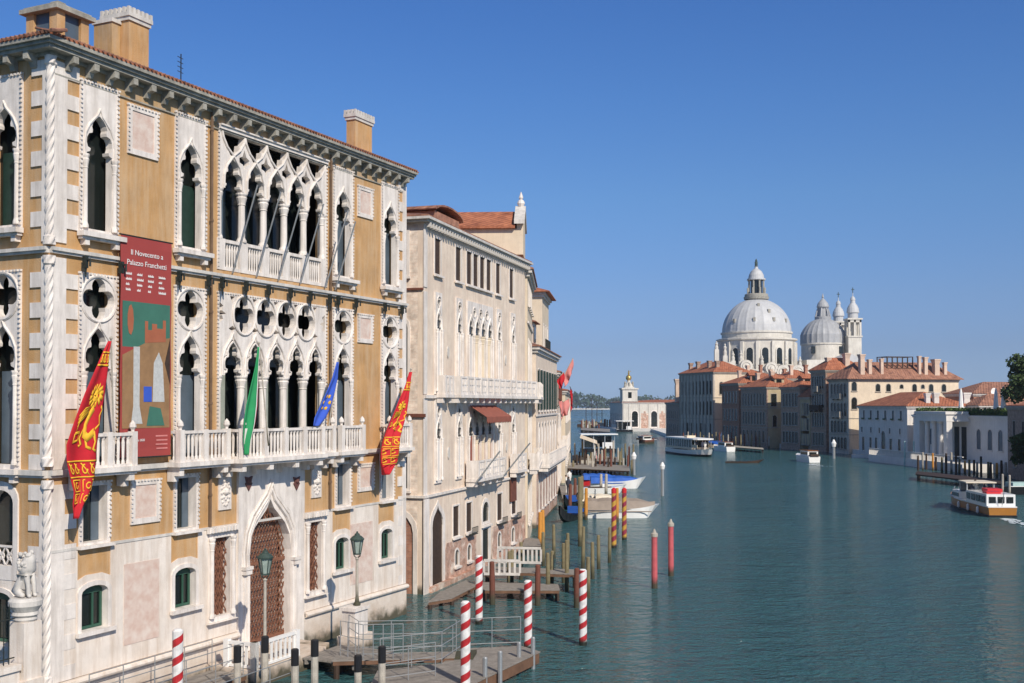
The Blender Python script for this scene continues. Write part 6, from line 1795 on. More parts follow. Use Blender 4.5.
building('dark_far_house', 'dark house in shade between the grey marble palace and the white customs house', 'house', A0, g0, W0, 14, 9.2, fr='dull', cornice='dull', wall='brick_dark', front=grid(W0, 6, [(5.4, 7.4), (1.8, 4)], 1.0), rh=1.6, roofm='tile_old',
         chim=[(W0 - 6, 1, 15.5, 1.4, 'chim')])

for k in range(11):
    m = MB(); m.box(k * W1 / 10 * .98 + .0, k * W1 / 10 * .98 + .3, -.2, -.002, .5, 16.0); m.build('pilaster', 'dull', r1)
for nm_, lab_, px_, Y_, w_, d_, h_, wl_ in (('rear_house', 'orange brick house peeping up between the brick gothic palace and the church', 772, 262, 9, 10, 14.2, 'brick_red'), ('rear_house', 'pale pink house with red roof tucked behind the brown canal house', 795, 245, 8, 9, 14.6, 'chim'), ('rear_house', 'small cream house with red roof behind the red brick house', 749, 285, 9, 9, 16.0, 'cream')):
    q = ony(px_, 380, Y_)
    building(nm_, lab_, 'house', (q.x - 4, Y_ + 8), radians(-74), w_, d_, h_, wall=wl_, fr='dull', cornice='dull', right=row([2, 4.5, 7], h_ - 2.6, h_ - .9, .9), front=row([2, 4.5, 6.8], h_ - 2.6, h_ - .9, .9), rh=2.0, chim=[(w_ - 1.5, 2, h_ + 3.2, .7, 'chim'), (w_ - 2, 6, h_ + 3.4, .7, 'brick_red')], group='houses behind the right bank palaces')
# customs house with tower and gilded ball
DW = 27.0
dx = (622.6 - 512) / 1100 * 373
DPl = Plane((dx - 1.9, 373 + 27), (dx, 373))
dg = building('customs_house', 'low white customs house with small square tower and golden ball on the far point', 'customs house', (dx - 1.9, 400), DPl.ang, DPl.L, 46, 9.5, wall='salute',
              front=row(lin(1, 26, 6), 2, 6, 1.8, 'arch'), right=[dict(a=4.2, z0=1.4, z1=6.8, w=2.1, st='arch', t=.3), dict(a=10.8, z0=1.4, z1=6.8, w=2.1, st='arch', t=.3)], rh=.9, ov=.4, roofm='tile')
TR = RIGHT(DPl.L)
for a, w in ((7.6, 2.9), (13.6, 2.4)):
    m = MB(TR); m.box(a - w / 2, a + w / 2, -.06, -.002, .6, 6.0); m.build('brick_panel', 'brick_patch', dg)
    m = MB(TR); m.panel(circ(a, 6.4, .4, 10), [], -.08, -.002); m.build('medallion', 'brick_patch', dg)
for a in (.5, 2.3, 6.0, 9.1, 12.3, 15.0): 
    m = MB(TR); m.box(a - .28, a + .28, -.16, -.061, 0, 9.2); m.build('pilaster', 'salute', dg)
m = MB(TR); m.box(0, 5.1, .0, 5.1, 9.7, 14.1); tw = m.build('tower', 'salute', dg)
m = MB(TR); m.box(-.35, 5.45, -.35, 5.45, 14.101, 14.6); m.box(-.2, 5.3, -.2, 5.3, 10.0, 10.3); m.build('tower_cornice', 'salute', tw)
m = MB(TR); m.box(1.9, 3.1, -.06, -.002, 11.2, 13.2); m.build('tower_window', 'glass', tw)
m = MB(TR); m.lathe(2.55, 2.55, [(2.3, 14.601), (1.5, 15.2), (1.2, 15.9), (.6, 16.6), (.5, 17.2)], 8); m.build('plinth', 'salute', tw)
m = MB(TR)
for sg in (-1, 1):
    m.lathe(2.55 + sg * 1.3, 2.2, [(.35, 14.602), (.45, 15.4), (.3, 16.0), (.38, 16.4), (.15, 16.9)], 8); m.lathe(2.55, 2.55 + sg * 1.2, [(.35, 14.602), (.4, 15.4), (.3, 16.2), (.1, 16.8)], 8)
m.build('carrying_figures', 'stone_grey', tw)
m = MB(TR); m.ball((2.55, 2.55, 18.1), 1.0, 16, 10); m.build('golden_ball', 'gold', tw, smooth=True)
m = MB(TR); m.lathe(2.55, 2.55, [(.25, 19.05), (.35, 19.6), (.2, 20.1), (.22, 20.4), (.05, 20.7)], 8); m.tube([(2.55, 2.55, 20.0), (3.4, 2.55, 20.5)], .08, 5); m.build('weathervane_figure', 'gold', tw)
struct('stone_quay', MB().prism_xy([(dx - 6, 405), (dx - 2.5, 369), (dx + 12, 365), (dx + 14, 300), (70, 300), (90, 430), (dx + 4, 430)], -1, .95), 'guggen')
struct('right_bank_ground', MB().prism_xy([(42.5, 300), (46.0, 268), (48.6, 252), (52.0, 238), (57, 222), (61.0, 205), (63.4, 186), (64.0, 170), (66.4, 142), (63.5, 134), (60.5, 110), (62, 60), (260, 60), (260, 600), (60, 600)], -1, .9), 'guggen')
struct('left_bank_ground', MB().prism_xy([(-3.6, 56.5), (.2, 70), (1.0, 79.5), (1.4, 80.5), (3.5, 98), (3.9, 108), (5.0, 125), (8.9, 176), (6, 190), (-120, 190), (-120, 62), (-8, 60)], -1, .3), 'guggen')

# ------------------------------------------------------------ the domed church
SC = ony(756.5, 340, 420.0); sx0, sy0 = SC.x, 420.0
zy = lambda py: 9 + (404.5 - py) * 420 / 1100.
ch = thing('domed_church', 'great white domed baroque church with smaller dome and two bell towers beyond the right bank', 'church', (sx0, sy0, 0), 0)
m = MB(); m.lathe(0, 0, [(19, 0), (19, 20.5), (19.6, 20.7), (19.6, 21.3), (14.4, 22.3)], 8, pi / 8); m.build('lower_octagon', 'salute', ch)
m = MB(); m.lathe(0, 0, [(14.4, 19), (14.4, zy(342)), (15.2, zy(341)), (15.2, zy(339.5)), (14.0, zy(339))], 16, pi / 16); dr_ = m.build('drum', 'salute', ch)
for i in range(16):
    a = 2 * pi * i / 16
    T = (lambda a: (lambda p: (cos(a) * (14.0 - p[1]) - sin(a) * p[0], sin(a) * (14.0 - p[1]) + cos(a) * p[0], p[2])))(a)
    m = MB(T); m.panel(archpoly(0, 3.2, zy(366), zy(348), 10), [archpoly(0, 2.4, zy(366) + .3, zy(349.3), 10)], -.45, .2); f = m.build('drum_window', 'salute', dr_)
    m = MB(T); m.panel(archpoly(0, 2.42, zy(366) + .3, zy(349.3), 10), [], -.28, -.2); m.build('pane', 'glass', f)
    a2 = a + pi / 16; T2 = (lambda a: (lambda p: (cos(a) * (14.4 - p[1]) - sin(a) * p[0], sin(a) * (14.4 - p[1]) + cos(a) * p[0], p[2])))(a2)
    m = MB(T2); m.box(-.55, .55, -.7, .2, 19, zy(343)); m.build('pilaster', 'salute', dr_)
m = MB(); m.lathe(0, 0, [(13.1, zy(339.2)), (13.1, zy(334.5)), (13.5, zy(334.2)), (13.5, zy(332.6)), (12.8, zy(332.4))], 40); m.build('attic_ring', 'salute', ch)
prof = [(12.85 * cos(t) ** 1.0, zy(332.5) + (zy(298.5) - zy(332.5)) * sin(t)) for t in [i / 14 * (pi / 2 - .28) for i in range(15)]]
vs = []; fs = []; n = 96
for r_, z in prof:
    for i in range(n): rr_ = r_ * (1 + (.012 if i % 4 == 0 else 0)); vs.append((rr_ * cos(2 * pi * i / n), rr_ * sin(2 * pi * i / n), z))
for j in range(len(prof) - 1):
    for i in range(n): fs.append((j * n + i, j * n + (i + 1) % n, (j + 1) * n + (i + 1) % n, (j + 1) * n + i))
dm_ = MB().add(vs, fs).build('main_dome', 'lead', ch)
for az, el in ((-1.85, .32), (-1.25, .32), (-.75, .3), (-2.5, .3), (-1.7, .85), (-1.35, .6)):
    r_ = 12.85 * cos(el); z = zy(332.5) + 13 * sin(el) * .98; m = MB(); m.box(r_ - .6, r_ + .5, -.45, .45, z - .5, z + .9); o = m.build('dome_dormer', 'stone_grey', dm_); o.rotation_euler.z = az
m = MB(); m.lathe(0, 0, [(4.6, zy(299.5)), (4.8, zy(297)), (4.4, zy(296.8)), (4.4, zy(294.5)), (4.2, zy(294))], 24); lb = m.build('lantern_base', 'stone_grey', ch)
m = MB(); m.lathe(0, 0, [(2.2, zy(294.5)), (2.2, zy(280))], 12); m.build('lantern_core', 'glass', lb)
for i in range(8):
    a = 2 * pi * i / 8 + .2; m = MB(); column(m, 2.9 * cos(a), 2.9 * sin(a), zy(294), zy(280), .38, 8); m.box(3.4 * cos(a) - .3, 3.4 * cos(a) + .3, 3.4 * sin(a) - .3, 3.4 * sin(a) + .3, zy(294), zy(288)); m.build('lantern_column', 'stone_grey', lb)
m = MB(); m.lathe(0, 0, [(3.5, zy(280)), (3.5, zy(278.6)), (3.0, zy(278.4)), (2.8, zy(275)), (2.0, zy(271)), (.8, zy(268.5)), (.5, zy(266.5)), (.9, zy(266))], 24); m.build('lantern_cap', 'lead', lb)
m = MB(); m.lathe(0, 0, [(.5, zy(266)), (.6, zy(263.5)), (.35, zy(261.5)), (.45, zy(260.5)), (.1, zy(258.5))], 8); m.box(-.7, .7, -.1, .1, zy(262.2), zy(261.6)); m.build('finial_statue', 'verdigris', lb)
def scroll(px, py, Yd, r, m_='salute'):
    p = ony(px, py, Yd); o = MB(lambda q: (q[0], -q[2], q[1])); vs = []
    o.lathe(0, 0, [(r, -1.2), (r, 1.2)], 24); o.lathe(0, 0, [(r * .72, 1.1), (r * .72, 1.25), (r * .62, 1.5), (r * .5, 1.22)], 20); o.lathe(0, 0, [(r * .3, 1.15), (r * .25, 1.7), (.05, 1.75)], 12)
    q = o.build('scroll_buttress', m_, ch); q.location = (p.x - sx0, Yd - sy0, p.z); return q
for px, py, r in ((783, 372, 2.6), (797.5, 372, 2.6), (771, 368, 2.2), (746, 366, 2.2), (730, 368, 2.2)): scroll(px, py, 402.0, r)
for i, (px, py, h) in enumerate(((717, 357, 5.5), (725, 352, 4.5), (716.5, 347, 3), (741, 358, 4), (786, 363, 4), (762, 362, 3.5), (800, 364, 4), (733, 358, 3.5))):
    p = ony(px, py, 405.0); m = MB(); m.box(-.8, .8, -.8, .8, -7, -.001); m.lathe(0, 0, [(.6, 0), (.7, h * .3), (.45, h * .5), (.65, h * .68), (.25, h * .8), (.38, h * .9), (.05, h)], 8)
    o = m.build('roof_statue', 'salute', ch); o.location = (p.x - sx0, 405.0 - sy0, p.z - h * .3)
# lower blocks joining the domes
m = MB(); m.box(16, 34, -12, 16, 0, zy(361)); m.build('choir', 'salute', ch)
m = MB(); x0_ = ony(800, 360, 425).x - sx0
m.add([(x0_ + 5, -13, zy(366)), (x0_ + 22, -13, zy(366)), (x0_ + 14, -13, zy(355)), (x0_ + 5, 0, zy(366)), (x0_ + 22, 0, zy(366)), (x0_ + 14, 0, zy(355))], [(0, 1, 2), (3, 4, 5), (0, 2, 5, 3), (1, 2, 5, 4), (0, 1, 4, 3)]); m.build('gable', 'lead', ch)
S2 = ony(823, 340, 445.0); q0 = (S2.x - sx0, 25.0); zs = lambda py: 9 + (404.5 - py) * 445 / 1100.
m = MB(); m.lathe(*q0, [(8.6, 0), (8.6, zs(345.5)), (9.0, zs(345)), (9.0, zs(343.6))], 32); d2 = m.build('small_drum', 'salute', ch)
for px, pyy in ((813.5, 350), (841, 350)):
    p = ony(px, pyy, 437.5); m = MB(); m.box(-.7, .7, -.6, .6, -1.4, 1.5); o = m.build('drum_window', 'glass', d2); o.location = (p.x - sx0, 437.9 - sy0 , p.z)
prof = [(8.75 * min(1, cos(t) * 1.06), zs(343.8) + (zs(318) - zs(343.8)) * sin(t)) for t in [i / 12 * (pi / 2 - .15) for i in range(13)]]
vs = []; fs = []; n = 72
for r_, z in prof:
    for i in range(n): rr_ = r_ * (1 + (.025 if i % 3 == 0 else 0)); vs.append((q0[0] + rr_ * cos(2 * pi * i / n), q0[1] + rr_ * sin(2 * pi * i / n), z))
for j in range(len(prof) - 1):
    for i in range(n): fs.append((j * n + i, j * n + (i + 1) % n, (j + 1) * n + (i + 1) % n, (j + 1) * n + i))
MB().add(vs, fs).build('small_dome', 'lead_dark', ch)
m = MB(); m.lathe(*q0, [(3.2, zs(319.5)), (3.3, zs(317)), (1.9, zs(316)), (1.8, zs(308)), (2.4, zs(307.5)), (2.5, zs(306.5)), (2.0, zs(303)), (1.0, zs(300)), (.3, zs(298)), (.5, zs(297)), (.1, zs(293.5))], 16); sl_ = m.build('small_lantern', 'lead_dark', ch)
for i in range(6):
    a = i * pi / 3; m = MB(); m.tube([(q0[0] + 3.0 * cos(a), q0[1] + 3.0 * sin(a), zs(317.5)), (q0[0] + 2.4 * cos(a), q0[1] + 2.4 * sin(a), zs(311)), (q0[0] + 1.8 * cos(a), q0[1] + 1.8 * sin(a), zs(307.5))], .35, 5); m.build('lantern_rib', 'lead_dark', sl_)
def belfry(px, Yd, hw, ytop_body, ybody, lab):
    p = ony(px, 340, Yd); zt = lambda py: 9 + (404.5 - py) * Yd / 1100.
    X, Yl = p.x - sx0, Yd - sy0
    m = MB(); m.box(X - hw, X + hw, Yl - hw, Yl + hw, 0, zt(ybody)); m.box(X - hw - .3, X + hw + .3, Yl - hw - .3, Yl + hw + .3, zt(ybody) - .6, zt(ybody) - .01); tb = m.build('bell_tower', 'salute', ch)
    m = MB(); z0, z1 = zt(ybody) + .001, zt(ytop_body)
    for sa in (-1, 0, 1): m.box(X + sa * hw * .86 - hw * .14, X + sa * hw * .86 + hw * .14, Yl - hw, Yl - hw * .7, z0, z1)
    for sa in (-1, 0, 1): m.box(X - hw, X - hw * .7, Yl + sa * hw * .86 - hw * .139, Yl + sa * hw * .86 + hw * .139, z0 , z1 - .01)
    for sa in (-1, 0, 1): m.box(X + hw * .7, X + hw, Yl + sa * hw * .86 - hw * .139, Yl + sa * hw * .86 + hw * .139, z0, z1 - .01)
    m.box(X - hw * .65, X + hw * .65, Yl + hw * .5, Yl + hw * .8, z0, z1 - .02)
    m.box(X - hw, X + hw, Yl - hw * 1.0, Yl + hw, z1 - 1.0, z1 + .0); m.box(X - hw - .4, X + hw + .4, Yl - hw - .4, Yl + hw + .4, z1 + .001, z1 + .6); m.build('belfry', 'salute', tb)
    z = z1 + .6
    m = MB(); m.lathe(X, Yl, [(hw * .78, z), (hw * .78, z + 2.2), (hw * .95, z + 2.3), (hw * .92, z + 2.9), (hw * .86, z + 4.0), (hw * .66, z + 5.2), (hw * .38, z + 6.2), (hw * .34, z + 7.2), (hw * .42, z + 7.4), (hw * .30, z + 8.4), (.18, z + 9.0), (.16, z + 10.2)], 16); m.build('tower_cupola', 'lead', tb)
    m = MB(); m.tube([(X, Yl, z + 10.1), (X, Yl, z + 12.4)], .16, 5); m.box(X - .6, X + .6, Yl - .1, Yl + .1, z + 11.4, z + 11.7); m.build('cross', 'verdigris', tb)
belfry(853, 438, 2.6, 320, 336, '')
belfry(838.5, 462, 2.6, 323, 336, '')
SC_ = None

# ------------------------------------------------------------ trees
def tree(label, X, Y, zb, zc, rx, rz, n, trunk_r=.3, group=None, seed=1, leaf=.28):
    rr = random.Random(seed)
    t = thing('leafy_tree', label, 'tree', (X, Y, zb), 0, group)
    tr = MB(); tr.tube([(0, 0, -.5), (.1, .1, (zc - zb) * .5), (0, 0, zc - zb)], [trunk_r, trunk_r * .8, trunk_r * .4], 8)
    cl = []
    for k in range(26):
        a = rr.uniform(0, 2 * pi); e = rr.uniform(-.7, 1.0); d = rr.uniform(.35, .85)
        c = (rx * d * cos(a) * sqrt(max(0, 1 - e * e * .6)), rx * d * sin(a) * sqrt(max(0, 1 - e * e * .6)), zc - zb + rz * .85 * e * d)
        cl.append((c, rr.uniform(.20, .42) * rx))
        if k < 9: tr.tube([(0, 0, (zc - zb) * rr.uniform(.45, .8)), tuple(x * .6 + (0 if i < 2 else (zc - zb) * .3) for i, x in enumerate(c)), c], [trunk_r * .4, trunk_r * .25, .03], 5)
    tr.build('trunk', 'bark', t)
    lf = MB()
    def fn(r_):
        c, R_ = cl[r_.randrange(len(cl))]
        v = Vector((r_.gauss(0, 1), r_.gauss(0, 1), r_.gauss(0, 1))).normalized() * R_ * r_.uniform(.5, 1.08)
        return (c[0] + v.x, c[1] + v.y, c[2] + v.z * .8)
    leaves(lf, n, fn, leaf * .5, leaf, rr)
    lf.build('crown', 'leaf', t); return t
q = ony(1037, 380, 146)
tree('leafy green tree above the dark brick house at the right edge', q.x, 146, .9, 12.2, 4.0, 4.4, 9000, .35, seed=4, leaf=.3)
q = ony(1018, 470, 131)
tree('dark low tree hanging over the water at the right edge', 59.8, 126.5, .3, 4.0, 2.4, 3.2, 6000, .2, seed=8, leaf=.26)
# far wooded island, one mass
rr = random.Random(9); fw = MB()
for k in range(11000):
    x = rr.uniform(-300, 640); d = rr.uniform(0, 60)
    top = 25 + 4 * sin(x * .021) + 3 * sin(x * .057 + 1) + 1.6 * sin(x * .13) + 1.2 * sin(x * .31) + (6 if 355 < x < 430 else 0)
    z = rr.uniform(0, 1) ** .7 * top; s = rr.uniform(1.6, 4.2)
    if z > top - 4 and rr.random() < .5: continue
    c = Vector((x, 2000 + d - z * .3, z + 1))
    v = [Vector((rr.gauss(0, 1), rr.gauss(0, 1), rr.gauss(0, 1))).normalized() * s for _ in range(4)]
    fw.add([tuple(c + p) for p in v], [(0, 1, 2), (0, 1, 3), (0, 2, 3), (1, 2, 3)])
struct('far_wood', fw, 'leaf_far', 'stuff')
struct('far_shore', MB().box(-500, 800, 1985, 2300, -1, 1.6), 'guggen')
# ------------------------------------------------------------ right bank moorings
rr = random.Random(21)
k = 0; lst = []
for i in range(22):
    px = 684 + i * 4.0 + rr.uniform(-1, 1); yb = 444.6 + (px - 684) / 84 * 3.2 + rr.uniform(-.2, .9); lst.append((px, yb, yb - rr.uniform(10, 14)))
for i, (px, yb, yt) in enumerate(lst):
    post(px, yb, yt, 'wood_pale' if i % 5 == 1 else 'wood_red' if i % 3 == 0 else 'wood_olive', .16, '%s from the left among posts lining the grey marble palace' % ORD[i], 'mooring posts along the far right bank')
lst = []
for i in range(20):
    px = 918 + i * 4.6 + rr.uniform(-1.4, 1.4); yb = 469.5 + (px - 918) / 92 * 11 + rr.uniform(-1.5, 1.5); lst.append((px, yb, yb - rr.uniform(13, 21)))
lst.sort()
for i, (px, yb, yt) in enumerate(lst):
    post(px, yb, yt, 'wood_pale' if i % 6 == 1 else 'wood_orange' if i % 7 == 3 else 'wood_olive' if i % 2 else 'wood_dark', .15, '%s from the left among posts below the low white palace' % ORD[i], 'mooring posts before the low white palace')
for i, (px, yb, yt, mm) in enumerate(((904.8, 465.7, 441, 'teal'), (914, 466, 441, 'teal'))):
    post(px, yb, yt, mm, .14, ['left', 'right'][i] + ' one of two tall pale teal posts at the corner of the white terrace', 'pale teal mooring posts')
for i, (px, yb, yt) in enumerate(((1002.5, 495, 474), (1009.5, 497, 475))):
    post(px, yb, yt, 'wood_pale', .12, ['left', 'right'][i] + ' one of two pale posts behind the yellow water taxi', 'pale posts behind the yellow water taxi')
deck('white timber jetty with posts before the brick gothic palace', [wp(733, 447, .7), wp(764, 449.5, .7), wp(763, 447.8, .7), wp(734, 445.4, .7)], .7, m='wood_pale')
MT['wood_grey2'] = MT['wood_grey']
deck('dark timber jetty below the low white palace terrace', [wp(915, 474, .8), wp(1003, 484, .8), wp(1004, 480, .8), wp(917, 471, .8)], .8, m='wood_dark')
m = MB(); 

# crowded pier, floating stop and terrace on the left
deck('long timber pier crowded with posts across the left of the canal', [wp(566, 468, .9), wp(630, 471, .9), wp(629, 465.5, .9), wp(566, 462.5, .9)], .9)
deck('second timber pier just behind the crowded one', [wp(572, 460, .9), wp(622, 462, .9), wp(620, 457, .9), wp(572, 455, .9)], .9)
lst = []
for i in range(34):
    px = 569 + i * 1.95 + rr.uniform(-.8, .8); back = i % 2; yb = (465 if back else 472.5) + rr.uniform(-1.5, 1.5); lst.append((px, yb, yb - rr.uniform(13, 24)))
lst.sort()
for i, (px, yb, yt) in enumerate(lst):
    nm = ORD[i] if i < 30 else ['thirty-first', 'thirty-second', 'thirty-third', 'thirty-fourth'][i - 30]
    post(px, yb, yt, ('wood_red', 'wood_pale', 'wood_olive', 'wood_dark')[rr.randrange(4)], .14, '%s from the left among the posts crowding the timber piers' % nm, 'posts of the crowded timber piers')
def stop(label, px, py, ang, L, B, hgt, wall='glass'):
    s_ = boat('floating_stop', label, 'boat stop', px, py, ang, 'floating boat stops')
    MB().box(-L / 2, L / 2, -B / 2, B / 2, -.3, .7).build('pontoon', 'black_hull', s_)
    m = MB(); m.box(-L / 2 - .3, L / 2 + .3, -B / 2 - .3, B / 2 + .3, hgt, hgt + .22); m.build('roof', 'white_boat', s_)
    for x in (-L / 2 + .3, -L / 6, L / 6, L / 2 - .3):
        for y in (-B / 2 + .2, B / 2 - .2): MB().box(x - .07, x + .07, y - .07, y + .07, .7, hgt).build('post', 'steel', s_)
    MB().box(-L / 2 + .5, -L * .05, -B / 2 + .3, -B / 2 + .35, .9, hgt - .5).build('glass_screen', 'glass', s_)
    MB().box(L * .1, L / 2 - .5, -B / 2 + .3, -B / 2 + .36, .75, 1.9).build('sign_panel', 'white', s_)
    MB().box(-L / 2 + .4, L / 2 - .4, B / 2 - .4, B / 2 - .35, .9, hgt - .3).build('rear_screen', 'glass', s_)
    return s_
stop('floating stop with flat white roof behind the crowded pier', 598, 452, .05, 6.4, 4.0, 3.3)
stop('floating stop with white roof in front of the white customs house', 624, 431.8, .05, 5.2, 4.0, 3.5)
stop('small boat stop at the quay right of the customs house arches', 651, 430.5, .05, 7.0, 3.5, 2.6)
# masts and moored craft before the point
for i, (px, yb, yt) in enumerate(((586, 427, 405), (592, 428, 398), (597, 428, 404), (602, 429, 410))):
    P = onz(px, yb); zt = ony(px, yt, P.y).z
    t = thing('sailing_boat', '%s mast from the left among the boats moored before the far point' % ORD[i], 'sailing boat', (P.x, P.y, 0), .3 * i, 'masted boats before the far point')
    hull(MB(), 7, 2.2, 1.2).build('hull', ('wood_dark', 'white_boat', 'wood_red', 'white_boat')[i], t); MB().box(-2, .8, -.7, .7, 1.2, 2.2).build('cabin', 'wood_pale', t)
    MB().tube([(0, 0, 1), (0, 0, zt)], .12, 6).build('mast', 'wood_dark', t); MB().tube([(0, 0, 2.2), (-3.2, 0, 2.4)], .14, 6).build('boom', 'wood_dark', t)
lst = []
for i in range(16):
    px = 581 + i * 1.9 + rr.uniform(-.7, .7); yb = 429 + rr.uniform(-1, 2.0); lst.append((px, yb, yb - rr.uniform(6, 11)))
lst.sort()
for i, (px, yb, yt) in enumerate(lst): post(px, yb, yt, ('wood_red', 'wood_pale', 'wood_olive')[i % 3], .28, '%s from the left among the piles before the far point' % ORD[i], 'piles before the far point')
deck('timber piles platform before the far point', [wp(581, 430, .9), wp(610, 432, .9), wp(610, 429, .9), wp(581, 427.5, .9)], .9)
# restaurant terrace with awning
tt = thing('restaurant_terrace', 'waterside restaurant terrace on piles with striped cream awnings at the end of the left bank', 'terrace', (9.6, 160, 0), 1.50)
m = MB(); m.box(-4, 12, -2.6, -.3, .6, 1.0); m.build('deck', 'wood_pale', tt)
for i in range(8):
    m = MB(); m.lathe(-3.7 + i * 2.2, -2.4, [(.12, -1), (.12, .6)], 6); m.build('pile', 'wood_dark', tt)
    m = MB(); m.lathe(-3.7 + i * 2.2, -2.4, [(.06, 1.0), (.06, 3.6)], 6); m.build('awning_post', 'white', tt)
m = MB(); m.add([(-4, -2.8, 3.4), (12, -2.8, 3.4), (12, -.3, 4.3), (-4, -.3, 4.3), (-4, -2.8, 3.1), (12, -2.8, 3.1)], [(0, 1, 2, 3), (0, 1, 5, 4)]); o = m.build('awning', 'cream', tt); o.modifiers.new('t', 'SOLIDIFY').thickness = .04
m = MB(); m.box(-4, 12, -2.6, -2.54, 1.1, 1.9); m.build('parapet', 'white', tt)
for i in range(5): 
    m = MB(); m.box(-3 + i * 3, -1.8 + i * 3, -2.7, -2.62, 1.2, 1.75); m.build('flower_box', 'leaf' if i % 2 else 'flagpink', tt)
for i, (x, y) in enumerate(((5.2, 106), (5.3, 103.5), (6.0, 115.0))):
    p = Vector((x, y, .3))
    person(['person in white standing at the gondola station on the left bank', 'person in dark clothes at the gondola station on the left bank', 'person in white on the quay below the pink hotel'][i], (x, y, .45), 1.0 * i, 1.72, ['cloth_white', 'cloth_dark', 'cloth_white'][i], group='people on the left bank')
deck('timber gondola station deck along the left bank', [(4.6, 100.5), (6.6, 100.5), (7.2, 117), (5.0, 117)], .45)
for i, (px, Y) in enumerate(((934, 167), (938, 166), (931, 168))):
    p = ony(px, 450, Y)
    person(['person in white on the stone terrace, middle of three', 'person in dark clothes on the stone terrace, right of three', 'person in dark clothes on the stone terrace, left of three'][i], (p.x, Y, 1.1), i, 1.7, ['cloth_white', 'cloth_dark', 'cloth_dark'][i], group='people on the stone terrace')

# ------------------------------------------------------------ boats under way
def wake(name, px, py, ang, L, W, seed):
    rr = random.Random(seed); P = onz(px, py); o = MB()
    for k in range(46):
        t = rr.random() ** 1.3; x = -L * t; y = rr.uniform(-1, 1) * W * (.25 + .75 * t); s = rr.uniform(.12, .42) * (1.1 - t)
        n = 7; o.add([(x + s * 2.2 * cos(2 * pi * i / n) * rr.uniform(.6, 1), y + s * sin(2 * pi * i / n) * rr.uniform(.5, 1), .02 + .001 * (k % 9)) for i in range(n)], [tuple(range(n))])
    b = o.build('foam_wake', 'foam'); b['kind'] = 'stuff'; b.location = (P.x, P.y, 0); b.rotation_euler.z = ang
# yellow and white passenger launch
pa = onz(1003, 517.5); pb = onz(953.5, 503.5); dv = pb - pa; ang = atan2(dv.y, dv.x); Lb = dv.length + .6
mid = (pa + pb) / 2
lb_ = thing('water_launch', 'yellow hulled white passenger launch with red boxes on its roof heading up the canal', 'launch', (mid.x, mid.y, -.25), ang)
Lb = 12.4; B = 2.4
MT['yellow_hull'] = mat('orange brown hull paint', (.38, .155, .02), .35, .1, 2, coat=.2)
hull(MB(), Lb, B, 1.0, sheer=.45, stern=.92, n=18).build('hull', 'yellow_hull', lb_)
m = MB(); m.prism_xy([(-Lb / 2 + .05, -B / 2 * .94), (2.4, -B / 2 * .97), (4.6, -.6), (5.4, 0), (4.6, .6), (2.4, B / 2 * .97), (-Lb / 2 + .05, B / 2 * .94)], 1.02, 1.12); m.build('gunwale', 'white_boat', lb_)
hb_ = MB(); hull(hb_, Lb + .02, B + .06, .42, sheer=.1, stern=.92, n=18, draft=.3); hb_.build('waterline', 'black_hull', lb_)
m = MB(); m.prism_xy([(-5.8, -1.12), (-1.0, -1.2), (-1.0, 1.2), (-5.8, 1.12)], 1.121, 2.05); cb = m.build('rear_cabin', 'white_boat', lb_)
for sg in (-1, 1):
    for k in range(4): MB().box(-5.5 + k * 1.15, -4.6 + k * 1.15, sg * 1.19 - .02, sg * 1.19 + .02, 1.35, 1.88).build('window', 'glass', cb)
for k in range(3): MB().box(-5.84, -5.80, -.95 + k * .68, -.42 + k * .68, 1.35, 1.85).build('window', 'glass', cb)
m = MB(); m.prism_xy([(.9, -1.15), (3.4, -.95), (4.0, -.5), (4.0, .5), (3.4, .95), (.9, 1.15)], 1.121, 1.75); fb = m.build('front_cabin', 'white_boat', lb_)
for sg in (-1, 1): MB().box(1.1, 3.0, sg * 1.12 - .03, sg * 1.12 + .03, 1.3, 1.6).build('window', 'glass', fb)
m = MB(); m.prism_xy([(-1.2, -1.25), (1.3, -1.1), (1.6, 0), (1.3, 1.1), (-1.2, 1.25)], 2.62, 2.72); m.build('canopy', 'cream_tarp', lb_)
for x, y in ((-1.0, -1.1), (-1.0, 1.1), (1.1, -1.0), (1.1, 1.0)): MB().box(x - .04, x + .04, y - .04, y + .04, 1.1, 2.62).build('canopy_post', 'steel', lb_)
m = MB(); m.box(-3.6, -2.2, -.9, .3, 2.051, 2.32); m.build('red_box', 'red', lb_)
m = MB(); m.box(-5.2, -4.2, -.2, .9, 2.051, 2.22); m.build('red_box', 'red', lb_)
m = MB(); m.add([(1.15, -1.0, 1.75), (1.15, 1.0, 1.75), (.85, .9, 2.55), (.85, -.9, 2.55)], [(0, 1, 2, 3)]); o = m.build('windscreen', 'curtain', fb); o.modifiers.new('t', 'SOLIDIFY').thickness = .03
dp = Vector((cos(ang) * .3 + mid.x, sin(ang) * .3 + mid.y, .75)); person('driver in white shirt under the canopy of the yellow launch', tuple(dp), ang, 1.75, 'cloth_white')
m = MB()
for sg in (-1, 1):
    m.tube([(1.8, sg * 1.0, 1.75), (3.6, sg * .75, 1.85), (5.3, sg * .15, 1.9)], .025, 5)
    for x, y in ((1.8, 1.0), (3.0, .85), (4.2, .6), (5.3, .15)): m.tube([(x, sg * y, 1.1), (x, sg * y, 1.85)], .02, 4)
m.build('bow_rail', 'steel', lb_)
for k in range(3):
    for sg in (-1, 1): MB().lathe(-4 + k * 2.4, sg * 1.24, [(.02, .35), (.12, .45), (.12, .85), (.02, .95)], 8).build('fender', 'white', lb_)
m = MB(); m.tube([(-6.0, 0, 1.1), (-6.5, 0, 2.3)], .03, 5); m.build('flagstaff', 'steel', lb_)
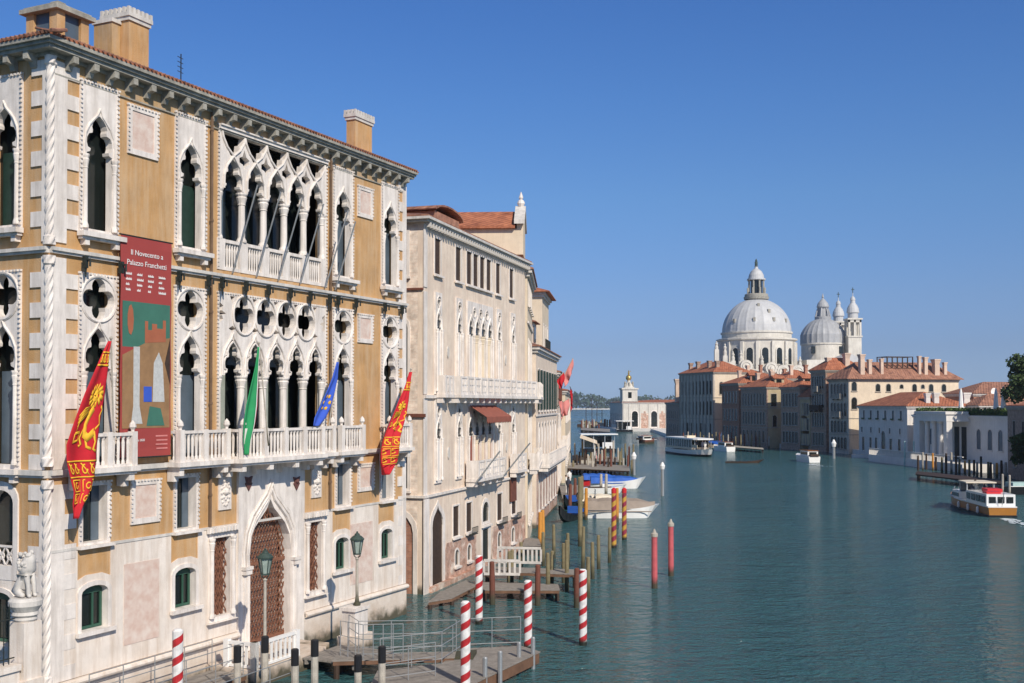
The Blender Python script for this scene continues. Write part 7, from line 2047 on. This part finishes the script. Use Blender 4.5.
for k, (x, y) in enumerate(((-.6, .6), (.1, -.7))):
    q = Matrix.Rotation(ang, 4, 'Z') @ Vector((x, y, 0)); person(['passenger in dark clothes under the canopy of the yellow launch, left', 'passenger in dark clothes under the canopy of the yellow launch, right'][k], (mid.x + q.x, mid.y + q.y, .75), ang + k, 1.6, 'cloth_dark')
wake('foam', 1006, 519, ang, 9, 1.4, 3)
# waterbus
pa = onz(665, 452.5); pb = onz(703, 457.2); dv = pb - pa; ang = atan2(dv.y, dv.x); mid = (pa + pb) / 2; mid.x += 1.2
vp = thing('waterbus', 'cream and white waterbus with long flat white roof in mid canal', 'waterbus', (mid.x, mid.y, 0), ang)
Lv = 18.0; B = 3.8
hull(MB(), Lv, B, .95, bow=.22, sheer=.35, stern=.75, n=18).build('hull', 'white_boat', vp)
hb_ = MB(); hull(hb_, Lv + .02, B + .06, .3, bow=.22, sheer=.1, stern=.75, n=18, draft=.3); hb_.build('waterline', 'black_hull', vp)
m = MB(); m.box(-8.0, 4.8, -1.6, 1.6, 1.151, 1.5); cb = m.build('cabin_wall', 'cream', vp)
m = MB(); m.box(-7.9, 4.7, -1.55, 1.55, 1.501, 2.85); m.build('cabin_glass', 'glass', vp)
for k in range(12):
    for sg in (-1, 1): MB().box(-7.9 + k * 1.14, -7.81 + k * 1.14, sg * 1.58 - .03, sg * 1.58 + .03, 1.5, 2.86).build('window_post', 'white_boat', vp)
m = MB(); m.prism_xy([(-8.4, -1.6), (6.4, -1.9), (7.0, -1.3), (7.0, 1.3), (6.4, 1.9), (-8.4, 1.6)], 2.861, 3.1); m.build('roof', 'white', vp)
m = MB(); m.box(-.6, .8, -.8, .8, 3.101, 3.45); m.build('wheelhouse_top', 'cream', vp)
for x, y in ((6.2, -1.5), (6.2, 1.5), (5.0, -1.6), (5.0, 1.6)): MB().box(x - .05, x + .05, y - .05, y + .05, 1.15, 2.86).build('roof_post', 'steel', vp)
for sg in (-1, 1): MB().box(4.9, 7.4, sg * 1.5 - .03, sg * 1.5 + .03, 1.5, 2.0).build('rail_panel', 'cream', vp)
for k, x in enumerate((5.4, 6.0, 6.5)):
    q = Matrix.Rotation(ang, 4, 'Z') @ Vector((x, (-.9, .5, -.2)[k], 0)); person(['passenger in dark clothes on the open end of the waterbus, nearest the cabin', 'passenger in white on the open end of the waterbus', 'passenger in dark clothes at the very end of the waterbus'][k], (mid.x + q.x, mid.y + q.y, 1.0), ang, 1.7, ['cloth_dark', 'cloth_white', 'cloth_dark'][k])
# small wooden taxis
def taxi(label, px, py, ang, hullm='varnish', L=7.5, wk=None):
    t = boat('water_taxi', label, 'water taxi', px, py, ang, 'small motor taxis on the canal'); B = 2.1
    hull(MB(), L, B, .85, sheer=.35, stern=.9).build('hull', hullm, t)
    MB().prism_xy([(-L / 2 + .1, -.95), (1.4, -.98), (2.6, -.55), (2.6, .55), (1.4, .98), (-L / 2 + .1, .95)], .86, .93).build('deck', 'white_boat', t)
    c = MB().prism_xy([(-2.6, -.85), (.2, -.85), (.5, 0), (.2, .85), (-2.6, .85)], .931, 1.75).build('cabin', 'white_boat', t)
    for sg in (-1, 1): MB().box(-2.4, 0, sg * .86 - .02, sg * .86 + .02, 1.2, 1.6).build('window', 'glass', c)
    MB().box(-2.63, -2.6, -.6, .6, 1.0, 1.6).build('window', 'glass', c)
    MB().box(-2.7, .6, -.9, .9, 1.751, 1.85).build('roof', 'varnish', c)
    m = MB(); m.box(-3.4, -2.8, -.7, .7, .94, 1.3); m.build('seat', 'red' if hullm == 'varnish' else 'wood_dark', t)
    if wk: wake('foam', wk[0], wk[1], wk[2], wk[3], 1.2, int(px))
taxi('white and brown water taxi alone in mid canal before the tall cream palace', 806, 461.5, 1.72, 'white_boat', L=6.5, wk=(810, 464.5, 1.75, 7))
taxi('white water taxi right behind the waterbus', 722.5, 451, 1.85, 'white_boat', 7)
taxi('dark red motorboat leaving foam in front of the customs house', 648, 443.5, .75, 'wood_red', 4.4, wk=(645, 444, .15, 8))
b = boat('moored_skiff', 'low white skiff moored at the steps of the white canal house', 'boat', 867, 457.6, -.25)
hull(MB(), 5.0, 1.5, .5).build('hull', 'white_boat', b); MB().box(-1.6, .6, -.5, .5, .51, .56).build('deck', 'cream_tarp', b)
for i, (px, py) in enumerate(((712, 446.2), (718, 446.8))):
    b = boat('covered_skiff', ['left blue covered skiff behind the waterbus moorings', 'right blue covered skiff behind the waterbus moorings', 'low white skiff tied to the white jetty'][i], 'boat', px, py, 2.6, 'skiffs at the right bank moorings')
    hull(MB(), 5.5, 1.6, .7).build('hull', 'black_hull' if i < 2 else 'white_boat', b); MB().add([(x * .9, y * .75, z * .7 + .1) for x, y, z in COVER[0]], COVER[1]).build('boat_cover', 'blue_tarp' if i < 2 else 'cream_tarp', b)
b = boat('dark_barge', 'dark barge with pale rim at the right edge behind the yellow launch', 'barge', 1030, 494, .1)
hull(MB(), 6, 2, .8).build('hull', 'black_hull', b); MB().box(-2.8, 1.4, -.98, -.9, .81, .88).build('rim', 'white_boat', b); MB().box(-2.2, 1.2, -.7, .7, .81, 1.2).build('hold_cover', 'teal', b)
# low racing hull in mid canal
b = boat('low_rowing_boat', 'long low dark rowing boat lying flat in mid canal right of the waterbus', 'rowing boat', 745, 463, -.05)
hull(MB(), 6, .9, .25, bow=.45, stern=.3).build('hull', 'wood_dark', b)
m = MB()
for k in range(4): m.box(-2 + k * 1.2, -1.85 + k * 1.2, -.36, .36, .24, .3)
m.build('thwart', 'wood_red', b)

# ------------------------------------------------------------ light summer haze over the water
hz = MB().box(-700, 900, -30, 2350, -3, 85).build('haze', 'black'); hz['kind'] = 'stuff'
hm = bpy.data.materials.new('haze air'); hm.use_nodes = True; hm.node_tree.nodes.clear()
ho = hm.node_tree.nodes.new('ShaderNodeOutputMaterial'); hv_ = hm.node_tree.nodes.new('ShaderNodeVolumePrincipled')
hv_.inputs['Color'].default_value = (.80, .87, 1.0, 1); hv_.inputs['Density'].default_value = .00014; hv_.inputs['Anisotropy'].default_value = .2
hm.node_tree.links.new(hv_.outputs[0], ho.inputs['Volume'])
hz.data.materials.clear(); hz.data.materials.append(hm)
